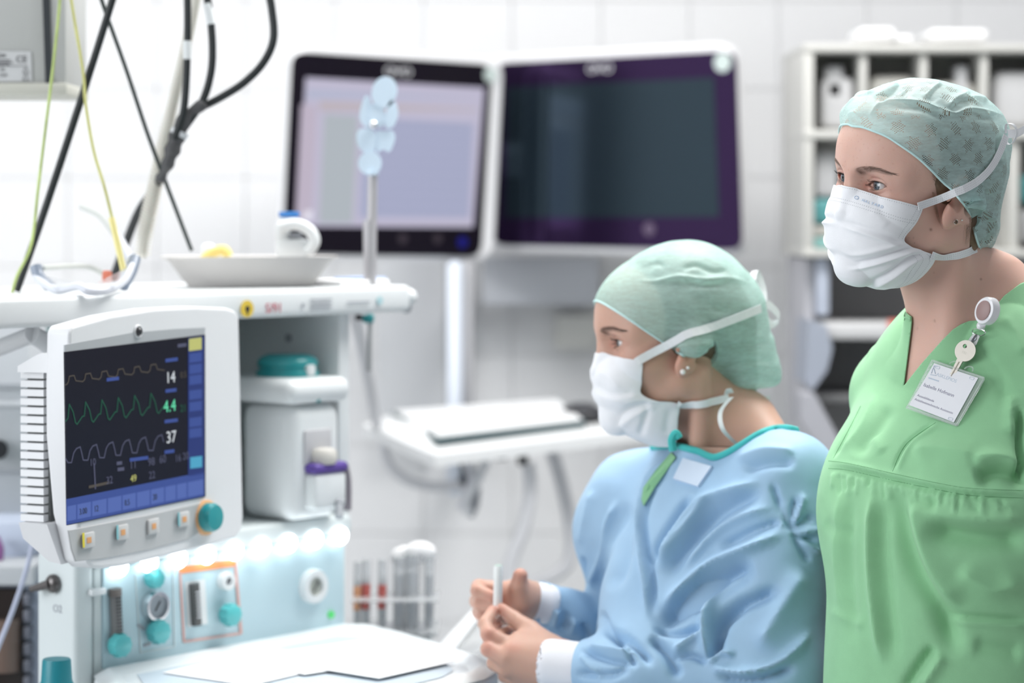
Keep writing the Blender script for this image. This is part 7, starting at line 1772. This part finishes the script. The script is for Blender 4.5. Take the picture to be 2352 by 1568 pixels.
# ------------------------------------------------------------------ storage shelving at the right
sr = empty('storage_shelving', tuple(P(2120, 1500, 4.7)[:2]) + (0.0,), 'tall cream pigeonhole shelving behind the standing woman', 'shelving')
CRM = mat('shelf_cream', (0.54, 0.535, 0.51), rough=0.5); BK = mat('shelf_back_grey', (0.42, 0.42, 0.41), rough=0.7); BK2 = mat('rack_back_dark', (0.36, 0.35, 0.36), rough=0.6)
D0 = 4.60
b = BM(); pbox(b, 1846, 104, 1870, 590, D0, 0.36, 0.003); b.done('upright', CRM, sr)
b = BM(); pbox(b, 2560, 104, 2584, 590, D0, 0.36, 0.003); b.done('upright', CRM, sr)
for y0, y1 in ((100, 119), (298, 318), (572, 590)): b = BM(); pbox(b, 1846, y0, 2584, y1, D0 - 0.004, 0.36, 0.003); b.done('shelf_board', CRM, sr)
for x in (1975, 2114, 2253, 2395): b = BM(); pbox(b, x, 119, x + 17, 298, D0 + 0.01, 0.34, 0.002); b.done('divider', CRM, sr)
for x in (2322,): b = BM(); pbox(b, x, 318, x + 18, 572, D0 + 0.01, 0.34, 0.002); b.done('divider', CRM, sr)
b = BM(); pbox(b, 1850, 104, 2580, 590, D0 + 0.15, 0.012, 0.001); b.done('back_panel', BK, sr)
b = BM(); pbox(b, 1858, 591, 2584, 1950, D0 + 0.24, 0.02, 0.001); b.done('lower_back', BK2, sr)
b = BM(); pbox(b, 1850, 591, 1872, 2400, D0 + 0.05, 0.30, 0.003); b.done('upright', mat('upright_grey', (0.40, 0.40, 0.43), rough=0.5), sr)
b = BM(); pbox(b, 1876, 592, 1906, 725, D0 + 0.02, 0.03, 0.006); b.done('edge_profile', mat('profile_blue', (0.45, 0.49, 0.58), rough=0.4), sr)
b = BM(); pbox(b, 1872, 742, 2584, 780, D0 - 0.03, 0.28, 0.006); b.done('lower_shelf', mat('lower_shelf_grey', (0.55, 0.55, 0.56), rough=0.5), sr)
b = BM(); pbox(b, 2040, 734, 2092, 752, D0 - 0.034, 0.004, 0.001); b.done('red_label', mat('label_vermilion', (0.78, 0.22, 0.16), rough=0.5), sr)
b = BM(); pbox(b, 1872, 905, 2584, 925, D0 + 0.02, 0.22, 0.003); b.done('lower_shelf', mat('shelf_dark', (0.18, 0.18, 0.185), rough=0.5), sr)
b = BM(); b.prism([P(x, y, D0 - 0.04) for x, y in ((1858, 735), (1898, 745), (1912, 800), (1900, 850), (1868, 895), (1850, 880))], (0, 0.18, 0)); b.done('bin_flank', mat('bin_blue_grey', (0.34, 0.37, 0.44), rough=0.4), sr)
b = BM(); b.prism([P(x, y, D0 - 0.12) for x, y in ((1842, 905), (1872, 905), (1945, 1040), (1905, 1060), (1838, 960))], (0, 0.10, 0)); b.done('slanted_rail', mat('rail_grey', (0.42, 0.42, 0.46), rough=0.4), sr)
WP, WP2, TP = mat('pack_white', (0.52, 0.52, 0.53), rough=0.5, bump=0.8, bscale=25), mat('pack_cream', (0.48, 0.47, 0.44), rough=0.6, bump=0.8, bscale=25), mat('pack_teal', (0.10, 0.33, 0.34), rough=0.5)
packs = [(1886, 1965, 175, 298, WP, 'white crumpled pack in the first pigeonhole'), (1895, 1940, 150, 230, WP, 'small white pack leaning on top in the first pigeonhole'), (1995, 2108, 170, 298, WP2, 'cream pack in the second pigeonhole'), (2136, 2246, 185, 298, WP2, 'cream pack in the third pigeonhole'), (2195, 2225, 150, 215, WP, 'narrow white pack standing in the third pigeonhole'), (2280, 2390, 160, 298, WP, 'large white pack in the fourth pigeonhole, behind the cap'),
         (1872, 1925, 345, 455, WP, 'white pack on the middle shelf left of the forehead'), (1866, 1920, 456, 515, TP, 'teal pack on the middle shelf left of the mask'), (1866, 1920, 518, 545, WP2, 'flat grey pack between the two teal packs'), (1866, 1920, 546, 571, mat('pack_teal_pale', (0.25, 0.50, 0.48), rough=0.5), 'pale teal pack at the bottom of the middle shelf'), (2345, 2420, 480, 560, WP, 'white pack right of the cap on the middle shelf'), (2345, 2420, 400, 470, TP, 'teal pack right of the cap on the middle shelf')]
for x0, x1, y0, y1, m_, lb in packs:
    b = BM(); cx, cz = (x0 + x1) / 2, (y0 + y1) / 2; D = D0 + 0.04
    a = P(cx, cz, D); w = (x1 - x0) / FPX * D; h = (y1 - y0) / FPX * D
    zf = P(0, 298 if y1 == 298 else y1, D)[2]
    b.box((a[0], D + 0.04, a[2]), (w * .96, 0.08, h * 0.97), None, min(w, h) * 0.22, 4); o = b.done('sterile_pack', m_, None); tag(o, lb, 'pack', 'sterile packs in the shelving')
for x0, x1, y0, lb in ((1966, 2052, 66, 'white rounded pack on top of the shelving, above the cap front'), (2052, 2090, 84, 'low white pack on top of the shelving between the two big ones'), (2128, 2262, 70, 'broad white pack on top of the shelving, right one')):
    a, c = P(x0, y0, D0 + .1), P(x1, 99, D0 + .1); b = BM(); b.box(((a[0] + c[0]) / 2, D0 + 0.14, (a[2] + c[2]) / 2), (c[0] - a[0], 0.16, a[2] - c[2]), None, (a[2] - c[2]) * .42, 4); o = b.done('sterile_pack', PAPER, None); tag(o, lb, 'pack', 'packs on top of the shelving')
# ------------------------------------------------------------------ badge reel, key and name card on the scrub top
def gp(px, py, off): return rays1.hit(px, py, off, back=2.62)[0]
ctr = gp(2268, 714, 0.010); base_n = rays1.hit(2290, 740, 0)[1]
rn = Vector((-0.72, -0.66, 0.10)).normalized(); up_ = Vector((0.35, -0.2, 0.95)); up_ = (up_ - rn * up_.dot(rn)).normalized(); rt = up_.cross(rn)
rl = empty('badge_reel', tuple(ctr), 'white oval badge reel with a mauve disc clipped to the green neckline', 'badge reel')
PLW = mat('plastic_gloss_white', (0.82, 0.82, 0.85), rough=0.25, coat=0.3); MAU = mat('disc_mauve', (0.30, 0.19, 0.18), rough=0.4)
def oval(c, n, u, v, ru, rv, prof, m, name, par, N=36):
    b = BM(); rings = []
    for s, h in prof: rings.append([b.b.verts.new(c + n * h + u * (ru * s * math.cos(2 * math.pi * k / N)) + v * (rv * s * math.sin(2 * math.pi * k / N))) for k in range(N)])
    for r0, r1 in zip(rings[:-1], rings[1:]):
        for k in range(N): b.b.faces.new((r0[k], r0[(k + 1) % N], r1[(k + 1) % N], r1[k]))
    b.b.faces.new(rings[0][::-1]); b.b.faces.new(rings[-1]); return b.done(name, m, par)
oval(ctr, rn, rt, up_, 0.0125, 0.0155, [(0.85, -0.007), (1.0, -0.005), (1.0, 0.004), (0.93, 0.0065), (0.6, 0.0075), (0.55, 0.0070)], PLW, 'reel_case', rl)
oval(ctr, rn, rt, up_, 0.0088, 0.0112, [(1.0, 0.0060), (1.0, 0.0080), (0.9, 0.0084)], MAU, 'reel_disc', rl)
pA = gp(2262, 742, 0.008); pB = gp(2256, 764, 0.009)
b = BM(); b.cyl(ctr - up_ * 0.014, pA, 0.0042, 0.0036, n=14); b.sph(pA, 0.0046, n=14); b.sph(pA.lerp(pB, .7), 0.0052, n=14); b.done('cord_stopper', PLW, rl)
b = BM(); rg = [pB + rt * (0.0075 * math.cos(a)) + (up_ * 0.6 + Vector((0, -.3, -.4))).normalized() * (0.0085 * math.sin(a)) - up_ * 0.004 for a in np.linspace(0, 2 * math.pi, 20)]; b.tube(rg, 0.0007, n=6, caps=False); b.done('split_ring', CHR, rl)
pC = gp(2248, 775, 0.007); pD = gp(2228, 803, 0.007)
d = (pD - pC).normalized(); sN = rays1.hit(2240, 790, 0)[1]; sd = d.cross(sN).normalized()
b = BM(); b.prism([pC + sd * .0042, pC - sd * .0042, pC.lerp(pD, .55) - sd * .0058, pD - sd * .003, pD + sd * .003, pC.lerp(pD, .5) + sd * .0052], sN * 0.0008); b.done('strap_tag', mat('tag_clear', (0.72, 0.74, 0.74), rough=0.15, alpha=0.7), rl, smooth=False)
b = BM(); b.tube([pC + sN * .0008, pC.lerp(pD, .5) + sN * .0026, pD + sN * .001, gp(2226, 802, 0.011)], 0.0012, n=8); b.cyl(pC.lerp(pD, .3), pC.lerp(pD, .3) + sN * .0022, 0.0024, n=14); b.done('snap_hook', mat('steel_dark', (0.35, 0.36, 0.40), rough=0.25, metal=1.0), rl)
kO = gp(2223, 812, 0.009); kT = gp(2191, 870, 0.008); kd = (kT - kO).normalized(); kn = sN; ks = kd.cross(kn).normalized()
ky = empty('key', tuple(kO), 'silver round-headed key hanging in front of the name card', 'key')
KM = mat('key_nickel', (0.52, 0.49, 0.44), rough=0.42, metal=0.85)
hole = kO - kd * 0.0045 + ks * 0.0030
b = BM(); N_ = 40; o1_ = [kO + kd * (0.0122 * math.cos(a)) + ks * (0.0122 * math.sin(a)) for a in np.linspace(0, 2 * math.pi, N_, endpoint=False)]; i1_ = [hole + kd * (0.0024 * math.cos(a)) + ks * (0.0024 * math.sin(a)) for a in np.linspace(0, 2 * math.pi, N_, endpoint=False)]
A_, B_, C_, D_ = ([b.b.verts.new(p) for p in L] for L in (o1_, i1_, [p + kn * .0022 for p in o1_], [p + kn * .0022 for p in i1_]))
for k in range(N_):
    j = (k + 1) % N_
    for f_ in ((A_[k], A_[j], B_[j], B_[k]), (C_[k], D_[k], D_[j], C_[j]), (A_[k], C_[k], C_[j], A_[j]), (B_[k], B_[j], D_[j], D_[k])): b.b.faces.new(f_)
b.done('bow', KM, ky, ang=30)
b = BM()
e0 = kO + kd * 0.0105; Lk = (kT - e0).length
prof_ = [(0, .0040), (.004, .0038), (.0045, .0033), (.010, .0033), (.0112, .0026), (.0125, .0033), (.0140, .0024), (.0155, .0032), (.0172, .0022), (.0190, .0030), (Lk - .002, .0024), (Lk, .0008)]
b.prism([e0 + kd * a + ks * w_ for a, w_ in prof_] + [e0 + kd * a - ks * (w_ if a > Lk - .003 else .0034) for a, w_ in prof_[::-1]], kn * 0.0020); b.done('blade', KM, ky, ang=30)
b = BM(); b.box(e0 + kd * Lk * .55 + kn * 0.0021, (0.0011, 0.0006, Lk * .8), Matrix((ks, kn, kd)).transposed()); b.done('groove', mat('groove_dark', (0.25, 0.22, 0.18), rough=0.4, metal=0.8), ky, smooth=False)
for i_, s_ in enumerate(('152',)): text_part('engraving', s_, kO + kd * (0.0035 + 0.0040 * i_) + ks * 0.0030 + kn * .0022, -ks, -kd, 0.0040, mat('engrave', (0.45, 0.43, 0.38), rough=0.5, metal=.8), ky, ext=0.00008)
# name card holder
cc_ = [(2143, 830), (2257, 870), (2196, 976), (2085, 938)]
cp = [gp(x, y, (0.008, 0.010, 0.020, 0.018)[i]) for i, (x, y) in enumerate(cc_)]; ncp = (cp[1] - cp[0]).cross(cp[3] - cp[0]).normalized(); ncp = ncp if ncp.y < 0 else -ncp
O_ = cp[0]; U_ = (cp[1] - cp[0]).normalized(); ncp = (ncp * 1.0 + Vector((0, -0.0, 0))).normalized(); D2 = (cp[3] - cp[0]); D2 = (D2 - ncp * D2.dot(ncp)).normalized()
def cd(px, py, off=0.0): return Vector(onplane(px, py, np.array(O_ + ncp * off), np.array(ncp)))
nc = empty('name_card', tuple(sum(cp, Vector()) / 4), 'white name card in a clear plastic holder on the green scrub chest', 'name card')
HC = mat('holder_clear', (0.80, 0.86, 0.84), rough=0.08, trans=0.5, alpha=0.42)
def cf(pts, off, th, name, m, par=None):
    b = BM(); b.prism([cd(x, y, off) for x, y in pts], ncp * th); return b.done(name, m, par or nc, smooth=False)
cf([(2140, 826), (2262, 868), (2198, 980), (2080, 938)], -0.001, 0.0008, 'holder_back', HC)
card = cf([(2146, 834), (2247, 868), (2191, 970), (2088, 930)], 0.0002, 0.0006, 'card', mat('card_white', (0.80, 0.81, 0.85), rough=0.5))
for a, c_, nm in (((2082, 934), (2198, 976), 'holder_edge'), ((2198, 976), (2260, 870), 'holder_edge'), ((2142, 828), (2260, 868), 'holder_edge'), ((2084, 934), (2142, 830), 'holder_edge')):
    b = BM(); b.cyl(cd(*a, 0.0008), cd(*c_, 0.0008), 0.0014 if nm and a != (2084, 934) else 0.0007, n=8); b.done(nm, HC, nc)
for x, y in ((2190, 838), (2224, 850)):
    b = BM(); rg = [cd(x, y, 0.001) + U_ * (0.0050 * math.cos(a)) - D2 * (0.0050 * math.sin(a)) for a in np.linspace(0, math.pi, 10)]; b.tube(rg, 0.0009, n=6); b.done('holder_loop', HC, nc)
INK, INKP = mat('ink_violet_grey', (0.16, 0.15, 0.24), rough=0.6), mat('ink_pale_blue', (0.50, 0.58, 0.68), rough=0.6)
uu = (cd(2234, 924) - cd(2120, 882)).normalized(); vv = (cd(2121, 880) - cd(2116, 890)); vv = (vv - uu * vv.dot(uu)).normalized()
for s_, x, y, h_, m_ in (('Isabelle Hofmann', 2120, 886, 0.0058, INK), ('Auszubildende', 2106, 909, 0.0038, INK), ('An\u00e4sthesietechnische Assistentin', 2100, 918, 0.0038, INK), ('ASKLEPIOS', 2149, 862, 0.0056, INKP)):
    text_part('lettering', s_, cd(x, y, 0.00085), uu, vv, h_, m_, card, ext=0.00004)
b = BM(); b.tube([cd(2139, 857, .001), cd(2144, 845, .001), cd(2148, 858, .001)], 0.0004, n=5); b.tube([cd(2137, 860, .001), cd(2150, 862, .001)], 0.0004, n=5); b.tube([cd(2144, 845, .001), cd(2146, 840, .001), cd(2153, 841, .001)], 0.0004, n=5); b.done('emblem', INKP, card)
cf([(2133, 866), (2157, 874), (2156, 876.5), (2132, 868.5)], 0.0009, 0.0001, 'printed_line', INKP, card)
for x, y in ((2153, 843), (2232, 868), (2183, 961)):
    b = BM(); q = [cd(x - 4, y - 3, .001), cd(x + 5, y - 1, .001), cd(x + 3, y + 4, .001), cd(x - 5, y + 1, .001), cd(x - 4, y - 3, .001)]; b.tube(q, 0.0002, n=4); b.done('corner_mark', INKP, card)

gg.location.z += 0.004
